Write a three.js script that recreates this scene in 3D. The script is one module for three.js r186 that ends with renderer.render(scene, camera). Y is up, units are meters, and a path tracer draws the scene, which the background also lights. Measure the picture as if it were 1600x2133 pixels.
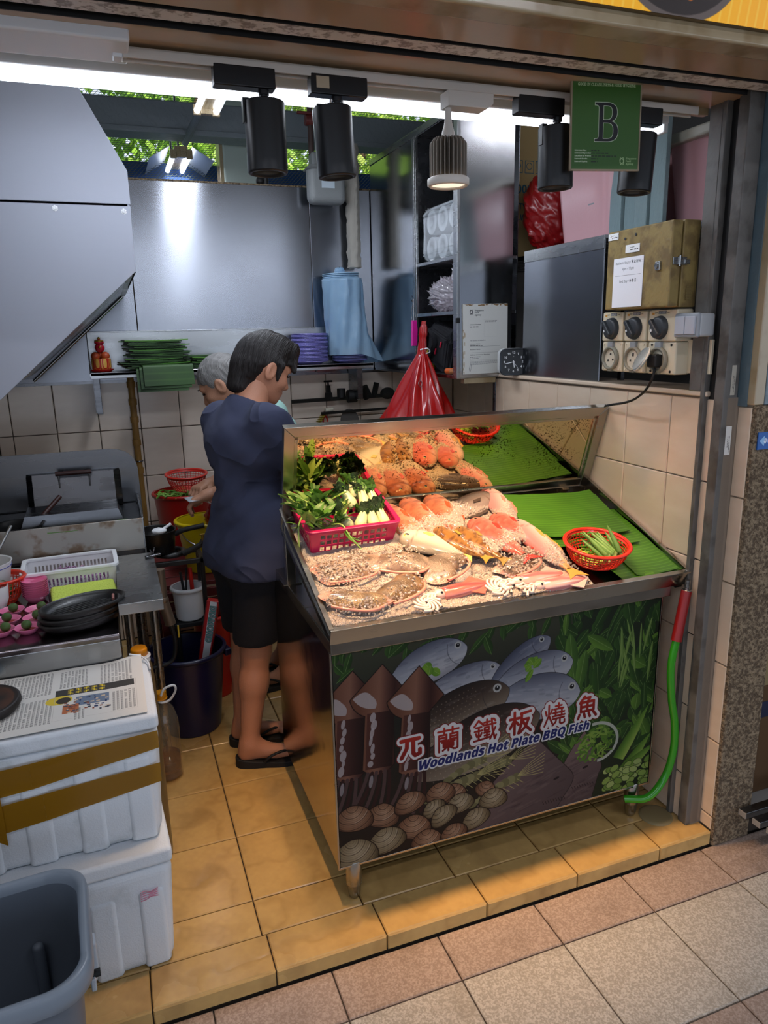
import * as THREE from 'three';
import { RoundedBoxGeometry } from 'three/addons/geometries/RoundedBoxGeometry.js';
import { mergeGeometries, mergeVertices, toCreasedNormals } from 'three/addons/utils/BufferGeometryUtils.js';
import { RectAreaLightUniformsLib } from 'three/addons/lights/RectAreaLightUniformsLib.js';

// World: x along the stall front, y up from the stall floor, z towards the viewer; z = 0 is the edge of the step.
RectAreaLightUniformsLib.init();
const scene = new THREE.Scene();
const renderer = new THREE.WebGLRenderer();
renderer.toneMapping = THREE.LinearToneMapping;
renderer.toneMappingExposure = 1.12;
renderer.shadowMap.enabled = true;
const DEG = Math.PI / 180;
const camera = new THREE.PerspectiveCamera(70.49, 1600 / 2133, 0.05, 120);
camera.position.set(0, 1.63, 1.584);
camera.rotation.set(-13.884 * DEG, -20.218 * DEG, -1.295 * DEG, 'YXZ');
scene.add(camera);
// daylight: an even bright sky seen through the gap above the back wall, and a sun that lights the trees
scene.background = new THREE.Color(0.72, 0.82, 1.0);
scene.backgroundIntensity = 1.3;
const sun = new THREE.DirectionalLight(0xfff1d8, 9.0);
sun.position.set(5, 12, 7); sun.target.position.set(0.5, 0, -9);
sun.castShadow = true;
Object.assign(sun.shadow.camera, { left: -9, right: 9, top: 9, bottom: -9, near: 1, far: 40 });
sun.shadow.mapSize.set(2048, 2048);
scene.add(sun, sun.target);
function areaLight(name, w, h, color, intensity, pos, look) {
  const l = new THREE.RectAreaLight(color, intensity, w, h);
  l.name = name; l.position.set(...pos); l.lookAt(...look); l.castShadow = true; scene.add(l);
  return l;
}
const COOL = 0xe9f1ff, WARM = 0xffcc96;
const LV = { batten: 12, twin: 30, far: 8, corridor: 22, spot: 3.0 };
areaLight('batten_light', 1.66, 0.05, COOL, LV.batten, [0.62, 2.185, -0.33], [0.62, 1.0, -0.75]);
areaLight('batten_back_light', 1.66, 0.05, COOL, LV.batten * 1.1, [0.62, 2.215, -0.402], [0.62, 2.0, -2.0]);
areaLight('ceiling_twin_tube_light', 0.12, 1.2, COOL, LV.twin, [0.53, 2.583, -1.45], [0.53, 0, -1.45]);
areaLight('far_reflector_light', 0.14, 0.8, COOL, LV.far, [0.5, 2.555, -3.1], [0.5, 0, -3.1]);
for (const [x, z] of [[-0.9, 2.3], [1.5, 2.3], [3.4, 1.2]]) areaLight('corridor_tube_light', 1.2, 0.14, 0xf4f3ff, LV.corridor, [x, 3.16, z], [x, 0, z]);

// ---------- helpers
let seed = 7;
const rnd = () => { seed = (seed * 1664525 + 1013904223) >>> 0; return seed / 4294967296; };
const rr = (a, b) => a + (b - a) * rnd();
const V = (x, y, z) => new THREE.Vector3(x, y, z);
const lerp = (a, b, t) => a + (b - a) * t, clamp = (x, a = 0, b = 1) => Math.min(b, Math.max(a, x));
const sstep = (a, b, x) => { const t = clamp((x - a) / (b - a)); return t * t * (3 - 2 * t); };
const hash = (x, y) => { let h = (x * 374761393 + y * 668265263) | 0; h = Math.imul(h ^ (h >>> 13), 1274126177); return ((h ^ (h >>> 16)) >>> 0) / 4294967296; };
function vnoise(x, y, per) {
  const ix = Math.floor(x), iy = Math.floor(y), fx = x - ix, fy = y - iy, m = (a) => ((a % per) + per) % per;
  const sx = fx * fx * (3 - 2 * fx), sy = fy * fy * (3 - 2 * fy), h = (a, b) => hash(m(a), m(b) + per * 31);
  return lerp(lerp(h(ix, iy), h(ix + 1, iy), sx), lerp(h(ix, iy + 1), h(ix + 1, iy + 1), sx), sy);
}
function fbm(u, v, per, oct = 4, gain = 0.5) { let s = 0, a = 1, n = 0; for (let i = 0; i < oct; i++) { s += a * vnoise(u * per, v * per, per); n += a; a *= gain; per *= 2; } return s / n; }
function dtex(n, fn, srgb = true, rep = [1, 1], h = n) {
  const d = new Uint8Array(n * h * 4);
  for (let y = 0; y < h; y++) for (let x = 0; x < n; x++) { const c = fn((x + 0.5) / n, (y + 0.5) / h), o = (y * n + x) * 4; for (let k = 0; k < 3; k++) d[o + k] = clamp(typeof c === 'number' ? c : c[k], 0, 1) * 255; d[o + 3] = 255; }
  const t = new THREE.DataTexture(d, n, h); t.wrapS = t.wrapT = THREE.RepeatWrapping; t.magFilter = THREE.LinearFilter; t.minFilter = THREE.LinearMipmapLinearFilter; t.repeat.set(...rep);
  if (srgb) t.colorSpace = THREE.SRGBColorSpace;
  t.needsUpdate = true; return t;
}
function ctex(w, h, draw) {
  const c = document.createElement('canvas'); c.width = w; c.height = h; const g = c.getContext('2d'); draw(g, w, h);
  const t = new THREE.CanvasTexture(c); t.colorSpace = THREE.SRGBColorSpace; return t;
}
const mixc = (a, b, t) => a.map((v, i) => lerp(v, b[i], t));
const hex = (h) => [(h >> 16 & 255) / 255, (h >> 8 & 255) / 255, (h & 255) / 255];
const std = (color, roughness = 0.6, o = {}) => new THREE.MeshStandardMaterial({ color, roughness, ...o });
const phy = (color, roughness = 0.6, o = {}) => new THREE.MeshPhysicalMaterial({ color, roughness, ...o });
// geometry
const P = (g, x = 0, y = 0, z = 0, rx = 0, ry = 0, rz = 0) => { if (rx || ry || rz) g.applyMatrix4(new THREE.Matrix4().makeRotationFromEuler(new THREE.Euler(rx, ry, rz, 'YXZ'))); return g.translate(x, y, z); };
const box = (w, h, d, x = 0, y = 0, z = 0, rx, ry, rz) => P(new THREE.BoxGeometry(w, h, d), x, y, z, rx, ry, rz);
const bb = (x0, x1, y0, y1, z0, z1) => box(x1 - x0, y1 - y0, z1 - z0, (x0 + x1) / 2, (y0 + y1) / 2, (z0 + z1) / 2);
const rbox = (w, h, d, r, x = 0, y = 0, z = 0, rx, ry, rz, s = 2) => P(new RoundedBoxGeometry(w, h, d, s, Math.min(r, w / 2.01, h / 2.01, d / 2.01)), x, y, z, rx, ry, rz);
const rbb = (x0, x1, y0, y1, z0, z1, r) => rbox(x1 - x0, y1 - y0, z1 - z0, r, (x0 + x1) / 2, (y0 + y1) / 2, (z0 + z1) / 2);
const cyl = (r1, r2, h, x = 0, y = 0, z = 0, rx, ry, rz, n = 24, open = false) => P(new THREE.CylinderGeometry(r1, r2, h, n, 1, open), x, y, z, rx, ry, rz);
const sph = (r, x = 0, y = 0, z = 0, sx = 1, sy = 1, sz = 1, n = 16) => P(new THREE.SphereGeometry(r, n, Math.round(n * 0.7)).scale(sx, sy, sz), x, y, z);
const tor = (R, r, x = 0, y = 0, z = 0, rx, ry, rz, n = 28, arc = Math.PI * 2, m = 8) => P(new THREE.TorusGeometry(R, r, m, n, arc), x, y, z, rx, ry, rz);
const lathe = (pts, n = 32, x = 0, y = 0, z = 0) => P(new THREE.LatheGeometry(pts.map((p) => new THREE.Vector2(p[0], p[1])), n), x, y, z);
const tube = (pts, r, seg = 0, m = 8, closed = false) => new THREE.TubeGeometry(new THREE.CatmullRomCurve3(pts.map((p) => V(...p)), closed), seg || pts.length * 6, r, m, closed);
function rod(a, b, r, n = 12) { const A = V(...a), B = V(...b), d = B.clone().sub(A), g = new THREE.CylinderGeometry(r, r, d.length(), n); g.applyQuaternion(new THREE.Quaternion().setFromUnitVectors(V(0, 1, 0), d.normalize())); return g.translate((A.x + B.x) / 2, (A.y + B.y) / 2, (A.z + B.z) / 2); }
function poly(pts, depth, bevel = 0) { const s = new THREE.Shape(pts.map((p) => new THREE.Vector2(p[0], p[1]))); return new THREE.ExtrudeGeometry(s, { depth: depth - 2 * bevel, bevelEnabled: bevel > 0, bevelSize: bevel, bevelThickness: bevel, bevelOffset: -bevel, bevelSegments: 2, steps: 1 }).translate(0, 0, bevel); }
function rrect(w, h, r) { const s = new THREE.Shape(), x = -w / 2, y = -h / 2; s.moveTo(x + r, y); s.lineTo(x + w - r, y); s.absarc(x + w - r, y + r, r, -Math.PI / 2, 0); s.lineTo(x + w, y + h - r); s.absarc(x + w - r, y + h - r, r, 0, Math.PI / 2); s.lineTo(x + r, y + h); s.absarc(x + r, y + h - r, r, Math.PI / 2, Math.PI); s.lineTo(x, y + r); s.absarc(x + r, y + r, r, Math.PI, Math.PI * 1.5); return s; }
function merge(gs) {
  if (!Array.isArray(gs)) return gs;
  if (gs.length === 1) return gs[0];
  const col = gs.some((g) => g.attributes.color);
  return mergeGeometries(gs.map((g) => { const q = g.index ? g.toNonIndexed() : g; for (const k of Object.keys(q.attributes)) if (!['position', 'normal', 'uv', 'color'].includes(k)) q.deleteAttribute(k); if (col && !q.attributes.color) q.setAttribute('color', new THREE.BufferAttribute(new Float32Array(q.attributes.position.count * 3).fill(1), 3)); return q; }));
}
// uv in metres from the dominant axis of the normal
function muv(g, ou = 0, ov = 0) {
  const q = g.index ? g.toNonIndexed() : g, p = q.attributes.position, n = q.attributes.normal, uv = new Float32Array(p.count * 2);
  const fa = V(0, 0, 0), fb = V(0, 0, 0), fc = V(0, 0, 0);
  for (let i = 0; i < p.count; i++) {
    const k = i - i % 3; fa.fromBufferAttribute(p, k); fb.fromBufferAttribute(p, k + 1).sub(fa); fc.fromBufferAttribute(p, k + 2).sub(fa); fb.cross(fc);
    const ax = Math.abs(fb.x), ay = Math.abs(fb.y), az = Math.abs(fb.z);
    const [a, b] = ay >= ax && ay >= az ? [p.getX(i), p.getZ(i)] : ax >= az ? [p.getZ(i), p.getY(i)] : [p.getX(i), p.getY(i)];
    uv[2 * i] = a + ou; uv[2 * i + 1] = b + ov;
  }
  q.setAttribute('uv', new THREE.BufferAttribute(uv, 2)); return q;
}
const taken = {};
const numbered = (n) => { const k = taken[n] = (taken[n] ?? -1) + 1; return k ? n + '_' + String(k).padStart(3, '0') : n; };
function obj(name, gs, mat, parent = scene) {
  const g = merge(gs); const m = new THREE.Mesh(g, mat); m.name = parent === scene ? numbered(name) : name; m.castShadow = m.receiveShadow = true; parent.add(m); return m;
}
const each = (name, gs, mat, parent) => gs.map((g) => obj(name, g, mat, parent));
function tag(o, label, category, group, kind) { if (label) o.userData.label = label; if (category) o.userData.category = category; if (group) o.userData.group = group; if (kind) o.userData.kind = kind; return o; }
function thing(name, label, category, pos = [0, 0, 0], turn = 0, group) { const o = new THREE.Group(); o.name = numbered(name); o.position.set(...pos); o.rotation.y = turn; scene.add(o); return tag(o, label, category, group); }
const struct = (name, gs, mat, label, category) => tag(obj(name, gs, mat), label, category, null, 'structure');
function dup(o, pos, turn, label) { const c = o.clone(); c.name = numbered(o.name.replace(/_\d{3}$/, '')); c.userData = { ...o.userData }; if (label) c.userData.label = label; scene.add(c); if (pos) c.position.set(...pos); if (turn !== undefined) c.rotation.y = turn; return c; }
// smooth surface of a signed distance field (surface nets)
function surf(f, lo, hi, cell) {
  const n = [0, 1, 2].map((k) => Math.ceil((hi[k] - lo[k]) / cell) + 1), [nx, ny, nz] = n, val = new Float32Array(nx * ny * nz), at = (i, j, k) => i + nx * (j + ny * k);
  for (let k = 0; k < nz; k++) for (let j = 0; j < ny; j++) for (let i = 0; i < nx; i++) val[at(i, j, k)] = f(lo[0] + i * cell, lo[1] + j * cell, lo[2] + k * cell);
  const vid = new Int32Array(nx * ny * nz).fill(-1), pos = [], idx = [];
  for (let k = 0; k < nz - 1; k++) for (let j = 0; j < ny - 1; j++) for (let i = 0; i < nx - 1; i++) {
    let cx = 0, cy = 0, cz = 0, c = 0;
    const edge = (a, b) => { const va = val[at(i + a[0], j + a[1], k + a[2])], vb = val[at(i + b[0], j + b[1], k + b[2])]; if ((va < 0) !== (vb < 0)) { const t = va / (va - vb); cx += a[0] + t * (b[0] - a[0]); cy += a[1] + t * (b[1] - a[1]); cz += a[2] + t * (b[2] - a[2]); c++; } };
    for (let a = 0; a < 2; a++) for (let b = 0; b < 2; b++) { edge([0, a, b], [1, a, b]); edge([a, 0, b], [a, 1, b]); edge([a, b, 0], [a, b, 1]); }
    if (c) { vid[at(i, j, k)] = pos.length / 3; pos.push(lo[0] + (i + cx / c) * cell, lo[1] + (j + cy / c) * cell, lo[2] + (k + cz / c) * cell); }
  }
  const quad = (a, b, c, d, flip) => { if (a < 0 || b < 0 || c < 0 || d < 0) return; if (flip) idx.push(a, c, b, a, d, c); else idx.push(a, b, c, a, c, d); };
  for (let k = 1; k < nz - 1; k++) for (let j = 1; j < ny - 1; j++) for (let i = 1; i < nx - 1; i++) {
    const s = val[at(i, j, k)] < 0;
    if (s !== (val[at(i + 1, j, k)] < 0)) quad(vid[at(i, j - 1, k - 1)], vid[at(i, j, k - 1)], vid[at(i, j, k)], vid[at(i, j - 1, k)], !s);
    if (s !== (val[at(i, j + 1, k)] < 0)) quad(vid[at(i - 1, j, k - 1)], vid[at(i - 1, j, k)], vid[at(i, j, k)], vid[at(i, j, k - 1)], !s);
    if (s !== (val[at(i, j, k + 1)] < 0)) quad(vid[at(i - 1, j - 1, k)], vid[at(i, j - 1, k)], vid[at(i, j, k)], vid[at(i - 1, j, k)], !s);
  }
  const g = new THREE.BufferGeometry(); g.setAttribute('position', new THREE.Float32BufferAttribute(pos, 3)); g.setIndex(idx); g.computeVertexNormals();
  const uv = new Float32Array(pos.length / 3 * 2); for (let i = 0; i < pos.length / 3; i++) { uv[2 * i] = pos[3 * i] + pos[3 * i + 2]; uv[2 * i + 1] = pos[3 * i + 1]; }
  g.setAttribute('uv', new THREE.BufferAttribute(uv, 2)); return g;
}
const smin = (a, b, k) => { const h = clamp(0.5 + 0.5 * (b - a) / k); return lerp(b, a, h) - k * h * (1 - h); };
const smax = (a, b, k) => -smin(-a, -b, k);
function cap(x, y, z, a, b, r1, r2) { // tapered capsule
  const dx = b[0] - a[0], dy = b[1] - a[1], dz = b[2] - a[2], px = x - a[0], py = y - a[1], pz = z - a[2], t = clamp((px * dx + py * dy + pz * dz) / (dx * dx + dy * dy + dz * dz || 1e-9));
  return Math.hypot(px - t * dx, py - t * dy, pz - t * dz) - lerp(r1, r2, t);
}
const ell = (x, y, z, c, r) => { const k0 = Math.hypot((x - c[0]) / r[0], (y - c[1]) / r[1], (z - c[2]) / r[2]), k1 = Math.hypot((x - c[0]) / r[0] ** 2, (y - c[1]) / r[1] ** 2, (z - c[2]) / r[2] ** 2); return k1 < 1e-9 ? -Math.min(...r) : k0 * (k0 - 1) / k1; };
// a solid of revolution wall (bucket, bowl): outer profile and thickness
const vessel = (prof, t, n = 36) => lathe([...prof, ...prof.slice().reverse().map(([r, y], i) => [Math.max(r - t, 0), i === prof.length - 1 ? y + t : y])], n);
// ---------- materials of the place
const nFine = dtex(256, (u, v) => fbm(u, v, 32, 3), false);
const nMid = dtex(256, (u, v) => fbm(u, v, 8, 5), false);
const rep = (t, x, y = x) => { const c = t.clone(); c.repeat.set(x, y); c.needsUpdate = true; return c; };
const slate = (u, v) => { const w = fbm(u, v, 4, 4) * 0.09, a = fbm(u + w, v + w, 6, 5), b = Math.abs(fbm(u + 0.37, v + w, 5, 4) - 0.5) * 2; return clamp(0.55 + (a - 0.5) * 0.9 - Math.max(0, 0.14 - b) * 3); };
const M = {};
M.floorTile = phy(0xffffff, 0.3, {
  map: dtex(512, (u, v) => { const s = slate(u, v), d = fbm(u, v, 64, 2), st = sstep(0.62, 0.8, fbm(u + 0.2, v + 0.6, 7, 4)); return mixc(mixc(hex(0xb5935a), hex(0xd0ad6e), clamp(s * 1.1)), hex(0x94764a), st * 0.3 + (d - 0.5) * 0.2); }, true, [1.1, 1.1]),
  bumpMap: dtex(512, (u, v) => slate(u, v), false, [1.1, 1.1]), bumpScale: 0.0016, roughnessMap: dtex(256, (u, v) => 0.75 + 0.5 * (fbm(u, v, 6, 4) - 0.4), false, [1.1, 1.1]), clearcoat: 0.25, clearcoatRoughness: 0.25 });
M.grout = std(0x3a3026, 0.95);
const speck = (u, v) => fbm(u, v, 128, 2, 0.8), dirt = (u, v) => fbm(u, v, 5, 4);
const corr = (a, b, c) => std(0xffffff, 0.62, { map: dtex(512, (u, v) => { const s = sstep(0.3, 0.75, speck(u, v)), d = sstep(0.45, 0.8, dirt(u, v)); return mixc(mixc(b, a, 0.35 + 0.65 * s), c, d * 0.45); }, true, [1.9, 1.9]), bumpMap: dtex(512, (u, v) => speck(u, v), false, [1.9, 1.9]), bumpScale: 0.0008 });
M.corrPink = corr(hex(0xb3a093), hex(0x8a7668), hex(0x6d5c50));
M.corrGrey = corr(hex(0xc9c4ba), hex(0x938b7e), hex(0x8f8678));
M.corrGrout = std(0x4c443d, 0.95);
const wtile = (a, b) => phy(0xffffff, 0.22, { map: dtex(256, (u, v) => mixc(a, b, fbm(u, v * 3, 5, 4)), true, [2, 2]), clearcoat: 0.3, clearcoatRoughness: 0.2 });
M.wallTile = wtile(hex(0xdcc3a8), hex(0xe8d3bb));
M.backTile = wtile(hex(0xdccdbd), hex(0xe9dccd));
M.wallGrout = std(0x8d7f70, 0.95);
M.backGrout = std(0x4b4138, 0.95);
M.plaster = std(0xcfc8bd, 0.9, { bumpMap: rep(nMid, 3), bumpScale: 0.002 });
const brush = dtex(512, (u, v) => 0.55 + 0.3 * (fbm(u, v * 6, 4, 3) - 0.5) + 0.35 * (fbm(u, v, 4, 4) - 0.5), false);
const steel = (c, r, o = {}) => phy(c, r, { metalness: 1, roughnessMap: o.rm ?? rep(brush, 1.5), ...o });
M.steelPanel = phy(0x93969d, 0.3, { metalness: 1, anisotropy: 0.85, anisotropyRotation: Math.PI / 2, roughnessMap: rep(dtex(256, (u, v) => 0.75 + 0.35 * (fbm(u, v, 4, 5) - 0.35), false), 0.8), bumpMap: rep(dtex(256, (u, v) => fbm(u, v, 3, 2), false), 0.5), bumpScale: 0.004 });
M.steel = phy(0xa7a8a8, 0.5, { metalness: 1, roughnessMap: rep(brush, 1.5) });
M.steelDark = phy(0x6f7073, 0.5, { metalness: 1, roughnessMap: rep(brush, 2) });
M.steelMirror = phy(0xb0b2b4, 0.16, { metalness: 1, bumpMap: rep(nMid, 0.4), bumpScale: 0.0008 });
M.hood = phy(0xaeb2bd, 0.62, { metalness: 0.55, bumpMap: rep(dtex(256, (u, v) => fbm(u, v * 6, 6, 4), false), 1.4), bumpScale: 0.0006 });
M.greyPaint = std(0x7d878d, 0.55, { bumpMap: rep(nMid, 5), bumpScale: 0.004 });
M.mintPaint = std(0xb9c6bd, 0.6);
M.bluePaint = std(0x0f3f7d, 0.5);
M.creamPaint = phy(0xc9bda6, 0.22, { clearcoat: 0.3, clearcoatRoughness: 0.15, map: dtex(256, (u, v) => mixc(hex(0xd8cfbd), hex(0xb7a78c), sstep(0.45, 0.8, fbm(u, v, 6, 5))), true, [2, 2]) });
M.brownGloss = phy(0xb49a7c, 0.2, { clearcoat: 0.4, clearcoatRoughness: 0.12, bumpMap: rep(nMid, 1.5), bumpScale: 0.001 });
M.mottled = std(0xffffff, 0.35, { map: dtex(256, (u, v) => mixc(hex(0xd6d2cc), hex(0x8b8177), sstep(0.5, 0.72, fbm(u, v, 24, 4, 0.65))), true, [3, 3]), bumpMap: rep(nFine, 3), bumpScale: 0.001 });
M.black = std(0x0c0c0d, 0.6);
M.darkWall = std(0x8c8a86, 0.9);
M.whitePanel = phy(0xe4e7ea, 0.3, { clearcoat: 0.2 });
M.jamb = std(0x8f9194, 0.5, { bumpMap: rep(nMid, 6), bumpScale: 0.001, map: dtex(256, (u, v) => mixc(hex(0xbdb6ac), hex(0x8a8278), sstep(0.4, 0.8, fbm(u, v, 6, 5))), true, [3, 3]) });
M.grano = std(0xffffff, 0.95, { map: dtex(512, (u, v) => mixc(hex(0x5c4c3a), hex(0x9a876c), sstep(0.3, 0.7, fbm(u, v, 40, 4, 0.7))), true, [3, 3]), bumpMap: dtex(512, (u, v) => fbm(u, v, 40, 4, 0.7), false, [3, 3]), bumpScale: 0.012 });
M.slatePaint = phy(0x5d7079, 0.3, { clearcoat: 0.3, bumpMap: rep(nMid, 4), bumpScale: 0.004 });
const concrete = std(0x8c8a86, 0.9, { bumpMap: rep(nMid, 2), bumpScale: 0.002 });
M.concrete = concrete;

// chamfered tile, face towards +z, uv in metres
function tileGeo(w, h, t, c, ou = 0, ov = 0) {
  const a = w / 2, b = h / 2, p = [], nrm = [], uv = [];
  const q = (v) => { const A = V(...v[0]), n = V(...v[1]).sub(A).cross(V(...v[2]).sub(A)).normalize(); for (const k of [0, 1, 2, 0, 2, 3]) { p.push(...v[k]); nrm.push(n.x, n.y, n.z); uv.push(v[k][0] + ou, v[k][1] + ov); } };
  const O = [[-a, -b, t - c], [a, -b, t - c], [a, b, t - c], [-a, b, t - c]], I = [[-a + c, -b + c, t], [a - c, -b + c, t], [a - c, b - c, t], [-a + c, b - c, t]], B = [[-a, -b, 0], [a, -b, 0], [a, b, 0], [-a, b, 0]];
  q(I); for (let k = 0; k < 4; k++) { const l = (k + 1) % 4; q([O[k], O[l], I[l], I[k]]); q([B[k], B[l], O[l], O[k]]); }
  const g = new THREE.BufferGeometry(); g.setAttribute('position', new THREE.Float32BufferAttribute(p, 3)); g.setAttribute('normal', new THREE.Float32BufferAttribute(nrm, 3)); g.setAttribute('uv', new THREE.Float32BufferAttribute(uv, 2)); return g;
}
const tileCache = {};
function tile(parent, w, h, t, mat, pos, rot, name = 'tile') {
  const k = [w.toFixed(3), h.toFixed(3), t, Math.floor(rnd() * 4)].join(); tileCache[k] ??= tileGeo(w, h, t, Math.min(0.003, t * 0.4), rnd() * 3, rnd() * 3);
  const m = new THREE.Mesh(tileCache[k], mat); m.name = name; m.castShadow = m.receiveShadow = true; m.position.set(...pos); m.rotation.set(...rot); parent.add(m); return m;
}
function spans(lo, hi, at, pitch) { const o = []; let a = at - Math.ceil((at - lo) / pitch) * pitch; for (; a < hi - 1e-6; a += pitch) { const s = Math.max(a, lo), e = Math.min(a + pitch, hi); if (e - s > 0.012) o.push([s, e]); } return o; }
const XL = -0.55, XR = 1.665, ZB = -2.45, CF = -0.055;

// stall floor: ochre slate-look tiles with a row of nosing tiles along the step
{
  const f = struct('floor', bb(XL - 0.1, 2.1, -0.2, -0.009, ZB - 0.15, -0.004), M.grout, 'ochre stone-look tiled floor of the food stall', 'floor');
  const j = 0.0018;
  for (const [x0, x1] of spans(XL, 1.95, 0.238, 0.3)) for (const [z0, z1] of spans(ZB, -0.128, -0.266, 0.3)) if (x0 < XR - 0.02 || z1 < -1.3) tile(f, x1 - x0 - 2 * j, z1 - z0 - 2 * j, 0.009, M.floorTile, [(x0 + x1) / 2, -0.009, (z0 + z1) / 2], [-Math.PI / 2, 0, 0], 'floor_tile');
  for (const [x0, x1] of spans(XL, 1.715, 0.25, 0.314)) {
    tile(f, x1 - x0 - 2 * j, 0.128 - j, 0.009, M.floorTile, [(x0 + x1) / 2, -0.009, -0.064], [-Math.PI / 2, 0, 0], 'nosing_tile');
    tile(f, x1 - x0 - 2 * j, 0.047, 0.008, M.floorTile, [(x0 + x1) / 2, -0.0265, -0.008 + 0.004], [0, 0, 0], 'riser_tile');
  }
}
// corridor floor
{
  const f = struct('corridor_floor', bb(-8, 10, -0.3, CF - 0.008, 0.0, 9), M.corrGrout, 'pink and grey speckled tiles of the walkway outside the stall', 'floor');
  const rows = [[0.004, 0.163, 1], [0.163, 0.481, 0], [0.481, 0.8, 1], [0.8, 1.118, 0], [1.118, 1.436, 1]];
  for (const [x0, x1] of spans(-1.9, 3.3, 1.035, 0.318)) for (const [z0, z1, pk] of rows) tile(f, x1 - x0 - 0.004, z1 - z0 - 0.004, 0.008, pk ? M.corrPink : M.corrGrey, [(x0 + x1) / 2, CF - 0.008, (z0 + z1) / 2], [-Math.PI / 2, 0, 0], 'paving_tile');
}
// back wall: cream tiles below, steel sheet above
{
  const w = struct('wall_back', bb(XL - 0.15, 2.1, -0.1, 2.37, ZB - 0.12, ZB - 0.008), M.backGrout, 'back wall with cream tiles below a steel sheet', 'wall');
  for (const [x0, x1] of spans(XL, 1.95, -0.278, 0.204)) for (const [y0, y1] of spans(0, 1.42, 1.166, 0.254)) tile(w, x1 - x0 - 0.004, y1 - y0 - 0.004, 0.008, M.backTile, [(x0 + x1) / 2, (y0 + y1) / 2, ZB - 0.008], [0, 0, 0], 'wall_tile');
  const sheet = (x0, x1) => obj('steel_sheet', muv(rbb(x0, x1, 1.422, 2.39, ZB - 0.008, ZB - 0.002, 0.002)), M.steelPanel, w);
  sheet(XL, 0.16); sheet(0.163, 1.095); sheet(1.098, 1.95);
  obj('coping', muv(bb(XL, 2.0, 2.372, 2.4, ZB - 0.13, ZB - 0.012)), M.grano, w);
  obj('sheet_trim', muv(bb(XL, 1.95, 1.41, 1.424, ZB - 0.006, ZB + 0.004)), M.steelDark, w);
}
// left wall
{
  const w = struct('wall_left', bb(XL - 0.13, XL - 0.008, -0.1, 2.95, ZB - 0.12, 0.1), M.backGrout, 'left partition wall with cream tiles', 'wall');
  for (const [z0, z1] of spans(ZB, -0.1, -0.4, 0.204)) for (const [y0, y1] of spans(0, 1.42, 1.166, 0.254)) tile(w, z1 - z0 - 0.004, y1 - y0 - 0.004, 0.008, M.backTile, [XL - 0.008, (y0 + y1) / 2, (z0 + z1) / 2], [0, Math.PI / 2, 0], 'wall_tile');
}
// right wall: low tiled wall with a ledge, and the recess behind it
{
  const w = struct('wall_right', bb(XR + 0.008, 1.8, -0.1, 1.425, -1.41, -0.05), M.wallGrout, 'right partition wall with peach tiles and a ledge on top', 'wall');
  for (const [z0, z1] of spans(-1.41, -0.05, -0.272, 0.212)) for (const [y0, y1] of spans(0, 1.422, 1.168, 0.25)) tile(w, z1 - z0 - 0.003, y1 - y0 - 0.003, 0.008, M.wallTile, [XR + 0.008, (y0 + y1) / 2, (z0 + z1) / 2], [0, -Math.PI / 2, 0], 'wall_tile');
  const r = struct('wall_recess', [bb(1.96, 2.06, -0.1, 1.42, ZB, -1.41), bb(1.8, 2.06, -0.1, 1.42, -1.41, -1.395)], M.wallGrout, 'dim tiled side wall of the recess behind the counter', 'wall');
  for (const [z0, z1] of spans(ZB, -1.41, -1.41, 0.212)) for (const [y0, y1] of spans(0, 1.422, 1.168, 0.25)) tile(r, z1 - z0 - 0.003, y1 - y0 - 0.003, 0.008, M.backTile, [1.96, (y0 + y1) / 2, (z0 + z1) / 2], [0, -Math.PI / 2, 0], 'wall_tile');
  obj('ledge', muv(rbb(XR - 0.012, 1.84, 1.424, 1.44, -1.41, -0.115, 0.005)), M.wallTile, w);
  obj('corner_trim', muv(rbb(XR - 0.004, XR + 0.02, 0, 1.424, -1.43, -1.408, 0.004)), M.steelDark, w);
}
// end of the partition beside the shutter: tiled reveal, rough granolithic face, slate blue paint above
{
  const w = struct('wall_front', bb(1.722, 1.87, -0.1, 2.95, -0.052, -0.004), M.wallGrout, 'partition end with tiled reveal and rough granolithic face', 'wall');
  for (const [y0, y1] of spans(0.0, 1.40, 1.13, 0.27)) tile(w, 0.05, y1 - y0 - 0.004, 0.008, M.wallTile, [1.722, (y0 + y1) / 2, -0.026], [0, -Math.PI / 2, 0], 'reveal_tile');
  obj('rough_render', muv(rbb(1.716, 1.872, CF, 1.405, -0.006, 0.012, 0.006)), M.grano, w);
  obj('painted_face', muv(rbb(1.75, 1.872, 1.405, 2.95, -0.006, 0.008, 0.003)), M.slatePaint, w);
  obj('painted_edge', muv(rbb(1.714, 1.751, 1.405, 2.4, -0.05, 0.006, 0.004)), M.creamPaint, w);
  obj('painted_return', muv(bb(1.71, 1.716, 1.40, 2.3, -0.056, -0.02)), M.slatePaint, w);
}
// shutter guide at the right
{
  const t = struct('trim_1', muv(rbb(1.655, 1.708, 0.0, 2.26, -0.088, -0.05, 0.004)), M.jamb, 'grey painted steel guide post of the roller shutter', 'door frame');
  obj('guide_slot_shade', bb(1.668, 1.7, 0.0, 2.25, -0.122, -0.09), M.black, t);  // solid black bar stands in for the shade inside the guide groove
  obj('guide_flange', muv(rbb(1.648, 1.67, 0.0, 2.25, -0.135, -0.12, 0.002)), M.jamb, t);
  obj('upper_stud', muv(rbb(1.65, 1.7, 1.44, 2.25, -0.185, -0.137, 0.003)), M.jamb, t);
}
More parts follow.
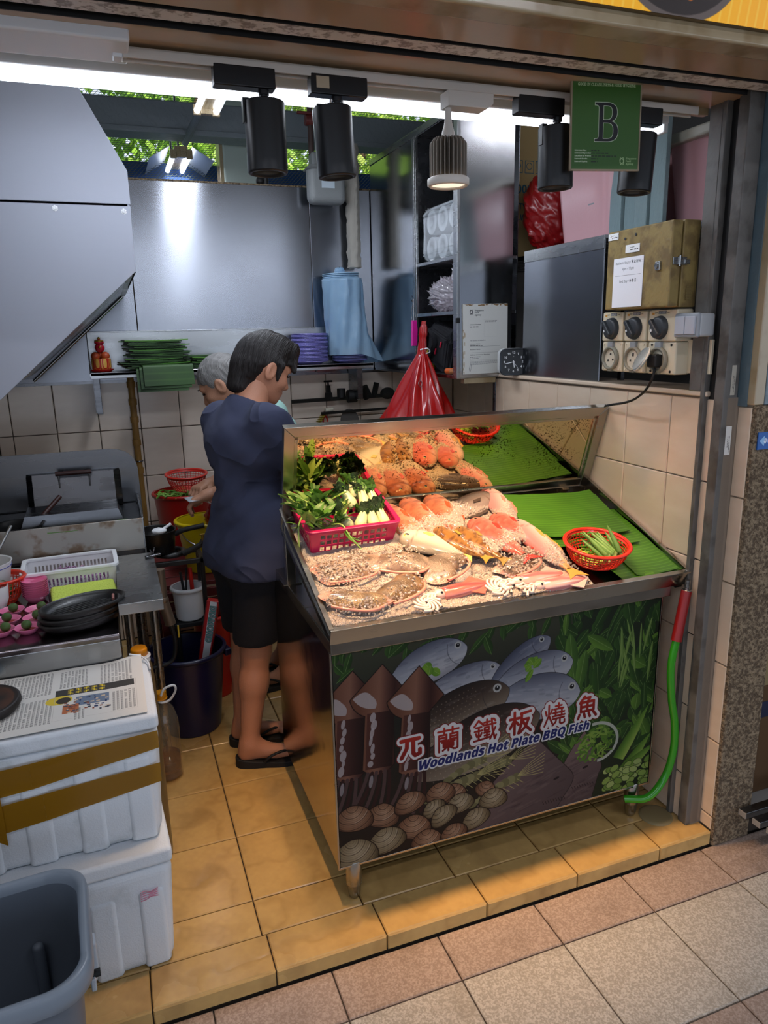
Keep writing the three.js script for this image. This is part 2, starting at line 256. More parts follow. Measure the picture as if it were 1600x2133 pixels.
// soffit above the opening: a run of strips with shutter slots between them
{
  const s = struct('ceiling', [bb(XL - 0.15, 2.1, 2.95, 3.03, ZB - 0.2, 0.3), bb(-8, 10, 3.2, 3.3, 0.2, 9)], concrete, 'concrete ceiling slabs above the stall and walkway', 'ceiling');
  const b = struct('trim_2', bb(-1.6, 1.9, 2.3, 3.2, -0.2, 0.22), M.darkWall, 'boxed beam with glossy soffit strips above the stall opening', 'beam');
  obj('outer_lip', muv(rbb(-1.6, 1.95, 2.196, 2.228, 0.198, 0.262, 0.006)), M.creamPaint, b);
  obj('brown_strip', muv(bb(-1.6, 1.9, 2.218, 2.3, 0.043, 0.2)), M.brownGloss, b);
  obj('mottled_strip', muv(rbb(-1.6, 1.72, 2.22, 2.3, -0.033, 0.021, 0.003)), M.mottled, b);
  obj('inner_strip', muv(rbb(-1.6, 1.7, 2.222, 2.3, -0.2, -0.066, 0.003)), M.brownGloss, b);
  obj('inner_lip', muv(rbb(-1.6, 1.66, 2.205, 2.28, -0.222, -0.2, 0.003)), M.creamPaint, b);
  obj('end_cover', muv(rbb(-1.6, 0.107, 2.2, 2.26, -0.235, -0.1, 0.006)), M.whitePanel, b);
  for (const [a, c] of [[0.021, 0.044], [-0.066, -0.032]]) { obj('slot_lining', bb(-1.6, 1.9, 2.26, 2.3, a, c), M.black, b); obj('slot_shade', bb(-1.6, 1.7, 2.219, 2.262, a, a + 0.004), M.black, b); }  // thin black strips low in the slots put their shade into colour
}
// gap above the back wall: painted beams, column, blue parapet
{
  const b = struct('trim_3', muv(rbb(-1.2, 3.2, 2.665, 2.8, -2.72, -2.6, 0.01)), M.greyPaint, 'dark grey painted beam across the gap above the back wall', 'beam');
  obj('bottom_flange', muv(rbb(-1.2, 3.2, 2.64, 2.668, -2.74, -2.585, 0.005)), M.greyPaint, b);
  const c = struct('trim_4', muv(rbb(0.725, 0.925, 0, 3.02, -3.0, -2.86, 0.01)), M.mintPaint, 'pale mint column behind the back wall', 'column');
  obj('side_band', muv(rbb(0.705, 0.727, 0, 3.02, -2.99, -2.87, 0.004)), M.creamPaint, c);
  struct('trim_5', muv(bb(-2.5, 4, 1.9, 2.63, -3.35, -3.2)), M.bluePaint, 'blue painted parapet behind the back wall', 'parapet');
  struct('ground_outside', bb(-20, 22, -0.6, -0.4, -30, ZB - 0.2), std(0x5a6b3a, 0.95), 'grass outside behind the stall', 'ground');
  struct('roof_edge', muv(bb(-3, 4.5, 3.03, 3.2, -2.9, 0.3)), concrete, 'roof slab above the stall', 'roof');
}
// neighbouring stall, dark
{
  const w = struct('wall_neighbour', [bb(3.0, 3.1, -0.1, 3, ZB, 0), bb(2.08, 3.0, -0.1, 3, ZB - 0.1, ZB), bb(2.1, 3.1, 2.9, 3.0, ZB, 0)], M.darkWall, 'grey walls of the unlit neighbouring stall', 'wall');
}
struct('floor_neighbour', bb(1.87, 3.0, -0.1, 0, -2.45, -0.02), M.darkWall, 'bare floor of the unlit neighbouring stall', 'floor');
{
  const d = struct('door_1', muv(bb(2.12, 3.0, CF, 2.3, -0.07, -0.05)), M.steel, 'added roller shutter, out of view, keeping the neighbouring stall dark', 'shutter');  // added unseen shutter, blocks light so the next stall stays dark
  for (let i = 0; i < 26; i++) obj('added_slat', muv(rbb(2.12, 3.0, CF + i * 0.09, CF + 0.084 + i * 0.09, -0.052, -0.04, 0.005)), M.steel, d);
}
// ---------- lights and fittings
const glow = (c, i) => new THREE.MeshStandardMaterial({ color: 0xffffff, roughness: 0.5, emissive: c, emissiveIntensity: i });
M.tubeGlow = glow(COOL, 3.2);
M.lampBlack = std(0x0b0b0e, 0.36);
M.lampWhite = std(0xcfc9c0, 0.5);
M.ledWarm = glow(0xffd9a0, 2.6);
M.ledDim = glow(0xffe9cf, 0.9);
for (const [x0, x1, lab] of [[-0.55, 0.6, 'long white batten lamp above the hood end of the opening'], [0.605, 1.63, 'long white batten lamp behind the black spotlights']]) {
  const t = thing('batten_lamp', lab, 'lamp', [(x0 + x1) / 2, 2.2, -0.36], 0, 'battens along the opening'), w = x1 - x0;
  obj('housing', rbox(w, 0.05, 0.075, 0.006, 0, 0.035, 0.0), M.whitePanel, t);
  obj('diffuser', rbox(w - 0.03, 0.034, 0.068, 0.014, 0, 0.008, -0.002, 0, 0, 0, 3), M.tubeGlow, t);
  each('end_cap', [rbox(0.016, 0.04, 0.072, 0.004, -w / 2 + 0.008, 0.008, -0.002), rbox(0.016, 0.04, 0.072, 0.004, w / 2 - 0.008, 0.008, -0.002)], M.whitePanel, t);
  obj('mounting_rail', [rbox(w, 0.02, 0.03, 0.003, 0, 0.065, 0.06), box(w, 0.015, 0.012, 0, 0.05, 0.045)], M.creamPaint, t);
}
{
  const t = thing('lighting_track', 'white lighting track rail carrying the spotlights', 'track', [0.845, 2.2, -0.185]);
  obj('rail', [rbox(1.5, 0.006, 0.034, 0.002, 0, 0.012, 0), rbox(1.5, 0.02, 0.005, 0.001, 0, 0.004, 0.0145), rbox(1.5, 0.02, 0.005, 0.001, 0, 0.004, -0.0145)], M.lampWhite, t);
  obj('end_piece', rbox(0.02, 0.022, 0.034, 0.003, -0.76, 0.004, 0), M.whitePanel, t);
}
function spotLight(t, x, power, aim) {
  const s = new THREE.SpotLight(WARM, power, 0, 32 * DEG, 0.6, 2); s.name = 'spot_beam'; s.position.set(x, 1.986, -0.185); s.target.position.set(...aim); s.castShadow = true; s.shadow.radius = 1.6; scene.add(s, s.target);
}
const spotSpecs = [[0.388, 0.345, 0.0, [0.55, 0.9, -0.27], 'black track spotlight nearest the hood', 1.35], [0.558, 0.561, 0.06, [0.85, 0.92, -0.36], 'black track spotlight with a paper sticker on its box', 1], [1.154, 1.096, 0.02, [1.15, 0.92, -0.38], 'black track spotlight left of the green letter sign', 0.85], [1.402, 1.407, -0.06, [1.3, 0.95, -0.42], 'black track spotlight right of the green letter sign', 0.5]];
for (const [x, ax, tilt, aim, lab, k] of spotSpecs) {
  const t = thing('track_spotlight', lab, 'spotlight', [x, 1.988, -0.185], 0, 'black track spotlights');
  obj('adapter', rbox(0.135, 0.042, 0.036, 0.003, ax - x, 0.192, 0), M.lampBlack, t);
  obj('stem', [cyl(0.0085, 0.0085, 0.06, 0, 0.148, 0), cyl(0.012, 0.012, 0.012, 0, 0.168, 0)], M.lampBlack, t);
  const body = obj('lamp_body', lathe([[0.0, 0.148], [0.0435, 0.148], [0.0455, 0.146], [0.0455, 0.004], [0.0435, 0.0], [0.037, 0.0], [0.036, 0.008], [0.034, 0.03], [0, 0.032]], 40), M.lampBlack, t); body.rotation.z = tilt; body.position.x = tilt * -0.07;
  obj('yoke', [rbox(0.004, 0.05, 0.018, 0.001, -0.048, 0.128, 0), rbox(0.014, 0.004, 0.018, 0.001, -0.042, 0.151, 0)], M.lampBlack, t);
  const fins = []; for (let i = 0; i < 30; i++) { const a = i / 30 * 6.283; fins.push(box(0.0015, 0.007, 0.007, Math.cos(a) * 0.039, 0.004, Math.sin(a) * 0.039, 0, -a, 0)); }
  obj('baffle', fins, M.black, body);
  obj('led', cyl(0.033, 0.033, 0.004, 0, 0.028, 0), M.ledWarm, body);
  if (x > 0.5 && x < 0.6) obj('sticker', box(0.03, 0.024, 0.001, ax - x - 0.04, 0.195, 0.0186), std(0xb9a68b, 0.7), t);
  spotLight(t, x, LV.spot * k, aim);
}
{
  const t = thing('led_bulb_lamp', 'white finned bulb lamp hanging on a white holder', 'lamp', [0.842, 1.978, -0.185]);
  obj('adapter', poly([[-0.06, 0.0], [0.045, 0.0], [0.062, 0.012], [0.062, 0.035], [-0.06, 0.035]], 0.05, 0.002).translate(0.05, 0.18, -0.025), M.lampWhite, t);
  obj('stem', [cyl(0.008, 0.008, 0.05, 0, 0.165, 0), lathe([[0, 0.1], [0.017, 0.1], [0.016, 0.125], [0.011, 0.14], [0.008, 0.16]], 20)], M.lampWhite, t);
  const f = []; for (let i = 0; i < 26; i++) { const a = i / 26 * 6.283; f.push(P(poly([[0.012, 0.02], [0.046, 0.02], [0.046, 0.1], [0.036, 0.113], [0.012, 0.113]], 0.0025, 0.0005), 0, 0, 0, 0, a, 0)); }
  obj('heat_sink', [...f, cyl(0.016, 0.02, 0.1, 0, 0.06, 0)], std(0x8c8378, 0.6), t);
  obj('rim', lathe([[0.045, 0.024], [0.052, 0.02], [0.052, 0.006], [0.046, 0.002], [0.043, 0.006]], 40), M.lampWhite, t);
  obj('led', cyl(0.044, 0.044, 0.004, 0, 0.01, 0), M.ledDim, t);
  spotLight(t, 0.842, LV.spot * 0.9, [1.0, 0.92, -0.35]);
}
function tubeFixture(name, lab, x, y, z0, z1, reflector) {
  const L = z0 - z1, t = thing(name, lab, 'lamp', [x, y, (z0 + z1) / 2]);
  obj('housing', [rbox(0.07, 0.035, L, 0.006, 0, 0.035, 0), rbox(0.05, 0.03, 0.03, 0.004, 0, 0.01, -L / 2 + 0.01), rbox(0.05, 0.03, 0.03, 0.004, 0, 0.01, L / 2 - 0.01)], M.creamPaint, t);
  for (const s of [-1, 1]) { obj('fluorescent_tube', cyl(0.014, 0.014, L - 0.05, s * 0.042, 0.008, 0, Math.PI / 2, 0, 0), M.tubeGlow, t); each('lampholder', [rbox(0.034, 0.045, 0.018, 0.003, s * 0.042, 0.012, L / 2 - 0.012), rbox(0.034, 0.045, 0.018, 0.003, s * 0.042, 0.012, -L / 2 + 0.012)], M.creamPaint, t); }
  if (reflector) for (const s of [-1, 1]) obj('reflector_wing', box(0.13, 0.003, L, s * 0.115, 0.016, 0, 0, 0, s * -0.55), phy(0xd5dadc, 0.35, { metalness: 0.7 }), t);
  each('hanger', [rod([0, 0.05, L * 0.3], [0, 2.95 - y, L * 0.3], 0.006), rod([0, 0.05, -L * 0.3], [0, 2.95 - y, -L * 0.3], 0.006)], M.steelDark, t);
  return t;
}
tubeFixture('twin_tube_lamp', 'twin fluorescent tube lamp hanging inside the stall', 0.53, 2.6, -0.85, -2.05, false);
tubeFixture('reflector_tube_lamp', 'twin tube lamp with silver reflector wings behind the back wall', 0.49, 2.58, -2.78, -3.45, true);
{
  const t = thing('cable_conduit', 'grey painted conduit running back between the two tube lamps', 'conduit', [0.53, 2.66, -2.3]);
  obj('pipe', rod([0, 0, 0.2], [-0.02, -0.02, -0.45], 0.018), M.greyPaint, t);
}
for (const [x, z, lab] of [[-0.9, 2.3, 'walkway tube lamp on the ceiling left of the stall'], [1.5, 2.3, 'walkway tube lamp on the ceiling opposite the stall'], [3.4, 1.2, 'walkway tube lamp on the ceiling right of the stall']]) {
  const t = thing('walkway_lamp', lab, 'lamp', [x, 3.17, z]);
  obj('housing', rbox(1.24, 0.03, 0.16, 0.006, 0, 0.015, 0), M.whitePanel, t); obj('diffuser', rbox(1.2, 0.012, 0.13, 0.004, 0, -0.001, 0), M.tubeGlow, t);
}
// ---------- extractor hood on the left
{
  const z0 = -0.95, z1 = -2.3, t = thing('extractor_hood', 'large grey sheet-metal extractor hood above the stove', 'hood', [0, 0, z1]);
  const L = z0 - z1, lo = [[-0.54, 1.45], [-0.33, 1.452], [-0.318, 1.458], [0.112, 1.835], [0.116, 2.028], [-0.54, 2.028]], up = [[-0.54, 2.034], [0.117, 2.034], [0.117, 2.13], [-0.005, 2.365], [-0.32, 2.95], [-0.54, 2.95]];
  obj('end_plate', [muv(poly(lo, 0.006, 0.001).translate(0, 0, L))], M.hood, t); obj('upper_end_plate', muv(poly(up, 0.005, 0.001).translate(0, 0, L - 0.001)), M.hood, t);
  each('far_plate', [muv(poly(lo, 0.004).translate(0, 0, 0)), muv(poly(up, 0.004))], M.hood, t);
  obj('front_sheet', [muv(bb(0.108, 0.114, 1.835, 2.13, 0, L))], M.hood, t);
  obj('sloped_sheet', muv(box(0.004, 0.27, L, 0.053, 2.247, L / 2, 0, 0, 0.478)), M.hood, t);
  obj('roof_sheet', muv(box(0.004, 0.67, L, -0.163, 2.66, L / 2, 0, 0, 0.494)), M.hood, t);
  obj('drip_gutter', [muv(box(0.02, 0.004, L, 0.1, 1.832, L / 2)), muv(box(0.004, 0.02, L, 0.108, 1.84, L / 2)), muv(box(0.03, 0.03, L, -0.53, 1.46, L / 2)), rod([0.1, 1.828, 0.02], [-0.34, 1.442, 0.02], 0.007)], M.steel, t);
  obj('filter_panel', muv(box(0.55, 0.01, L - 0.06, -0.12, 1.66, L / 2, 0, 0, 0.7)), M.steelDark, t);
  for (const [x, y] of [[-0.1, 2.015], [0.095, 2.012]]) obj('bolt', [cyl(0.009, 0.009, 0.005, x, y, L + 0.006, Math.PI / 2, 0, 0, 6), cyl(0.005, 0.005, 0.01, x, y, L + 0.008, Math.PI / 2, 0, 0, 10)], M.steel, t);
}
// ---------- wall shelf
{
  const t = thing('steel_shelf', 'stainless steel wall shelf with a tall upstand along the back wall', 'shelf', [0, 1.455, -2.44]);
  obj('shelf_board', [muv(rbb(-0.085, 1.372, 0.0, 0.018, 0.0, 0.19, 0.003)), muv(rbb(-0.085, 1.372, -0.012, 0.018, 0.184, 0.19, 0.002))], M.steel, t);
  obj('upstand', [muv(rbb(-0.085, 1.372, 0.01, 0.21, 0, 0.004, 0.001)), muv(rbb(-0.085, 1.372, 0.207, 0.213, 0, 0.012, 0.001))], M.steel, t);
  obj('end_gusset', muv(P(poly([[0, 0], [0.19, 0], [0.19, 0.012], [0.02, 0.21], [0, 0.21]], 0.004), -0.083, 0.0, 0, 0, -Math.PI / 2, 0)), M.steel, t);
  for (const x of [-0.062, 0.66, 1.3]) obj('bracket', [muv(rbb(x - 0.014, x + 0.014, -0.18, 0, 0.156, 0.161, 0.001)), muv(rbb(x - 0.014, x + 0.014, -0.2, 0, 0, 0.005, 0.001)), muv(P(poly([[0, 0], [0.16, 0], [0.16, -0.18], [0, -0.19]], 0.004), x - 0.012, 0, 0, 0, -Math.PI / 2, 0))], M.steelDark, t);
}
// ---------- serving counter with tilted ice tray and mirror
const TH = Math.atan2(0.17, 0.55), TRAY = V(0.475, 0.86, -0.13), qTray = new THREE.Quaternion().setFromAxisAngle(V(1, 0, 0), TH);
const trayAt = (u, v, h = 0) => V(u, h, -v).applyQuaternion(qTray).add(TRAY);
const onTray = (o, u, v, h, turn = 0, tilt = 0, roll = 0) => { o.position.copy(trayAt(u, v, h)); o.quaternion.copy(qTray).multiply(new THREE.Quaternion().setFromEuler(new THREE.Euler(tilt, turn, roll, 'YXZ'))); return o; };
M.counterSteel = phy(0xa9a59c, 0.42, { metalness: 1, roughnessMap: rep(brush, 1.5) });
{
  const t = thing('display_counter', 'stainless display counter with a seafood banner on its front', 'counter', [0.475, 0, -0.15]);
  obj('cabinet_body', [muv(rbb(0.003, 1.1, 0.125, 0.8, -0.71, -0.004, 0.002))], M.steelDark, t);
  each('side_panel', [muv(rbb(0.0, 0.004, 0.125, 0.8, -0.71, -0.002, 0.001)), muv(rbb(1.099, 1.103, 0.125, 0.8, -0.71, -0.002, 0.001))], phy(0xb0a48f, 0.13, { metalness: 1, bumpMap: rep(nMid, 0.5), bumpScale: 0.002 }), t);
  obj('top_flange', [muv(rbb(0.0, 1.125, 0.797, 0.835, -0.74, 0.012, 0.003))], M.counterSteel, t);
  each('edge_trim', [muv(rbb(-0.002, 0.003, 0.12, 0.8, -0.006, 0.003, 0.001)), muv(rbb(1.099, 1.104, 0.12, 0.8, -0.006, 0.003, 0.001)), muv(rbb(0, 1.1, 0.119, 0.126, -0.006, 0.001, 0.001))], M.counterSteel, t);
  for (const [x, z] of [[0.05, -0.02], [1.05, -0.02], [0.05, -0.68], [1.05, -0.68]]) { const l = obj('leg', [lathe([[0, 0.13], [0.024, 0.13], [0.024, 0.05], [0.021, 0.048], [0.019, 0.02], [0.017, 0.006], [0.012, 0], [0, 0]], 24, x, 0, z)], M.counterSteel, t); obj('foot_ring', tor(0.0215, 0.002, x, 0.05, z, Math.PI / 2, 0, 0), M.steelDark, l); }
}
{
  const c = scene.getObjectByName('display_counter'), T0 = TRAY.clone().sub(c.position);
  const W = 1.178, D = 0.585;
  const t = obj('ice_tray', muv(bb(0, W, -0.022, -0.016, -D, 0)), M.counterSteel, c); t.position.copy(T0); t.quaternion.copy(qTray);
  obj('front_rim', [muv(rbb(-0.003, W + 0.003, -0.03, 0.016, -0.004, 0.004, 0.001)), muv(rbb(-0.003, W + 0.003, 0.013, 0.019, -0.012, 0.006, 0.001))], M.counterSteel, t);
  obj('back_rim', [muv(rbb(0, W, -0.022, 0.05, -D - 0.003, -D + 0.003, 0.001)), muv(rbb(0, W, 0.047, 0.052, -D - 0.012, -D + 0.004, 0.001))], M.counterSteel, t);
  for (const s of [0, 1]) obj('side_rim', [muv(P(poly([[0, -0.03], [D, -0.022], [D, 0.05], [0, 0.018]], 0.005), s * (W - 0.002) + 0.004, 0, 0, 0, Math.PI / 2, 0)), muv(box(0.012, 0.004, D, s * W, 0.035, -D / 2, 0.0547, 0, 0))], M.counterSteel, t);
  each('under_frame', [muv(bb(0.004, 0.028, -0.045, -0.022, -D, -0.005)), muv(bb(W - 0.03, W - 0.004, -0.045, -0.022, -D, -0.005))], M.steelDark, t);
  const Hh = 0.335, b = 0.034, Wm = 1.18;
  M.mirror = phy(0xd3c9ac, 0.03, { metalness: 1, map: dtex(512, (u, v) => { const s = sstep(0.64, 0.72, fbm(u, v, 128, 2)) * sstep(0.45, 0.65, fbm(u, v, 4, 4)); return mixc(hex(0xf0eadb), hex(0x4a4338), s * 0.8); }, true, [2, 0.6]) });
  const m = obj('display_mirror', muv(bb(0.004, Wm - 0.004, 0.004, Hh - 0.004, -0.012, 0.001)), M.steelDark, c); m.position.set(0.003, 1.045, -0.543); m.rotation.x = 0.335;
  obj('mirror_sheet', new THREE.PlaneGeometry(Wm - 2 * b, Hh - 1.4 * b).translate(Wm / 2, Hh / 2 - 0.2 * b, 0.0035), M.mirror, m);
  const bar = (pts) => muv(poly(pts, 0.026, 0.002).translate(0, 0, -0.012));
  each('frame_bar', [bar([[0, Hh], [b, Hh - b], [Wm - b, Hh - b], [Wm, Hh]]), bar([[0, 0], [Wm, 0], [Wm - b, b * 0.45], [b, b * 0.45]]), bar([[0, 0], [b, b * 0.45], [b, Hh - b], [0, Hh]]), bar([[Wm, 0], [Wm, Hh], [Wm - b, Hh - b], [Wm - b, b * 0.45]])], M.counterSteel, m);
  const i = 0.012; each('glass_bead', [bb(b, b + i, b * 0.4, Hh - b, 0, 0.007), bb(Wm - b - i, Wm - b, b * 0.4, Hh - b, 0, 0.007), bb(b, Wm - b, Hh - b - i, Hh - b, 0, 0.007)], M.counterSteel, m);
  for (const x of [0.017, 1.1]) { const p = obj('support_post', muv(rbox(0.03, 0.2, 0.03, 0.003, x, 0.935, -0.51)), M.counterSteel, c); obj('base_plate', muv(rbox(0.06, 0.004, 0.06, 0.001, x, 0.837, -0.51)), M.counterSteel, p); }
}
// ---------- steel storage cabinet in the far right corner
{
  const t = thing('storage_cabinet', 'tall stainless storage cabinet with open left side in the corner', 'cabinet', [1.445, 1.43, -1.36]);
  const D = 1.08, Hc = 1.1, W = 0.27;
  obj('front_panel', muv(rbb(0.008, W, 0.0, Hc, -0.012, 0, 0.002)), M.steelMirror, t);
  each('corner_post', [muv(rbb(-0.004, 0.012, -0.005, Hc, -0.035, 0.003, 0.002)), muv(rbb(-0.002, 0.02, -0.005, Hc, -0.49, -0.465, 0.002)), muv(rbb(-0.002, 0.012, 0, Hc, -0.455, -0.447, 0.002))], M.steel, t);
  obj('side_panel', muv(rbb(0.0, 0.005, 0.005, Hc + 0.01, -D, -0.49, 0.001)), M.steelMirror, t);
  for (const y of [0.005, 0.283, 0.515, 1.09]) obj('shelf_board', muv(rbb(0.002, 0.3, y - 0.012, y + 0.004, -D, -0.012, 0.002)), M.steel, t);
  each('back_panel', [bb(0.296, 0.3, 0, Hc, -D, -0.01), bb(0.01, 0.3, 0, Hc, -0.55, -0.54)], M.steelDark, t);
  obj('top_rail', muv(rbb(-0.005, 0.01, 1.08, 1.11, -D, 0, 0.002)), M.steel, t);
  obj('latch', rbox(0.016, 0.022, 0.014, 0.002, 0.0, 0.245, 0.004), M.black, t);
  obj('support_bracket', muv(rbb(0.04, 0.2, -0.03, -0.004, -0.05, -0.01, 0.004)), M.creamPaint, t);
}
// ---------- lettering and printed sheets
const GL = {
  wu: '15,18 85,18|38,18 36,50 15,86|62,18 62,75 70,85 88,80 88,64',
  lan: '8,14 92,14|33,3 33,25|67,3 67,25|12,30 12,97|12,30 42,30 42,52 12,52|12,41 42,41|58,52 58,30 88,30 88,92 80,95|58,41 88,41|58,52 88,52|24,60 76,60|30,68 70,68 70,80 30,80 30,68|30,74 70,74|50,55 50,97|47,81 27,94|53,81 73,94',
  tie: '22,4 4,26|22,4 42,24|12,32 34,32|6,47 38,47|23,32 23,84|11,57 16,70|35,57 30,70|3,87 41,84|46,16 70,16|58,5 58,28|44,28 95,28|48,38 66,38 66,50 48,50 48,38|46,59 70,59|48,71 68,71|44,84 72,81|58,59 58,82|78,5 82,50 92,93 98,78|94,45 72,90|86,7 94,17',
  ban: '4,30 45,30|24,4 24,96|24,34 5,68|26,40 42,58|52,14 95,10|56,14 54,60 42,95|58,40 86,40 74,72 48,95|62,50 78,74 97,93',
  shao: '9,30 14,48|39,26 32,44|24,6 24,50 5,93|26,54 41,88|54,15 82,15|68,4 68,28|48,28 90,28|44,44 66,44|55,34 55,58|42,58 69,58|72,44 95,44|83,34 83,58|73,58 97,58|44,69 95,69|60,69 56,85 42,97|76,69 76,90 84,96 97,92 97,81',
  yu: '36,2 15,27|34,10 62,10 52,24|20,27 80,27 80,67 20,67 20,27|50,27 50,67|20,47 80,47|14,78 8,95|36,78 40,93|58,78 64,93|80,76 93,93',
  ying: '8,14 92,14|33,4 33,24|67,4 67,24|10,44 12,33 90,33 86,44|32,44 68,44 68,58 32,58 32,44|22,68 78,68 78,93 22,93 22,68', ye: '38,10 38,86|62,10 62,86|12,36 24,66|88,34 76,64|6,89 94,89', shi: '8,18 36,18 36,82 8,82 8,18|8,50 36,50|44,34 96,34|76,8 76,92 64,86|52,50 62,66', jian: '14,8 22,18|10,26 10,94|32,14 90,14 90,92 80,90|34,36 66,36 66,76 34,76 34,36|34,56 66,56',
  xiu: '28,6 6,48|20,34 20,94|34,34 96,34|64,8 64,94|62,36 36,76|66,36 94,76', xi: '50,2 42,14|26,14 74,14 74,54 26,54 26,14|26,28 74,28|26,41 74,41|10,68 6,88|28,64 30,88 40,93 68,93 74,78|46,62 54,74|80,62 92,80', ri: '22,8 78,8 78,94 22,94 22,8|22,50 78,50',
};
function glyph(g, name, x, y, s, w, style) {
  g.strokeStyle = style; g.lineWidth = w; g.lineCap = 'round'; g.lineJoin = 'round';
  for (const st of GL[name].split('|')) { g.beginPath(); st.split(' ').forEach((p, i) => { const [a, b] = p.split(',').map((v) => v / 100 * s); i ? g.lineTo(x + a, y + b) : g.moveTo(x + a, y + b); }); g.stroke(); }
}
function lines(g, x, y, w, n, dy, lw, style, ragged = 0.3) { g.fillStyle = style; for (let i = 0; i < n; i++) { let a = x; const e = x + w * (1 - (i === n - 1 ? ragged : ragged * 0.2 * rnd())); while (a < e) { const q = lw * rr(1.5, 5); g.fillRect(a, y + i * dy, Math.min(q, e - a), lw); a += q + lw * 0.9; } } }
// an abstract agency leaf mark
function leafMark(g, x, y, s, col) { g.strokeStyle = col; g.lineWidth = s * 0.09; g.lineCap = 'round'; for (const [a, f] of [[-0.5, 1], [0.35, -1]]) { g.save(); g.translate(x, y); g.rotate(a); g.beginPath(); g.moveTo(0, s * 0.5); g.quadraticCurveTo(-s * 0.55, 0, 0, -s * 0.5); g.quadraticCurveTo(s * 0.5, 0, 0, s * 0.5); g.stroke(); g.restore(); } }
const clothPrint = (w, h, draw, r = 0.5, o = {}) => std(0xffffff, r, { map: ctex(w, h, draw), ...o });
const plate = (w, h, t = 0.001) => { const g = new THREE.BoxGeometry(w, h, t); return g; };
// sheet whose front face carries the print: front plane plus thin backing
function sheet(name, w, h, print, parent, back = 0xeeeeee, t = 0.0012) { const m = obj(name, new THREE.BoxGeometry(w, h, t), std(back, 0.7), parent); const f = obj('print', new THREE.PlaneGeometry(w * 0.999, h * 0.999).translate(0, 0, t / 2 + 0.0004), print, m); return m; }

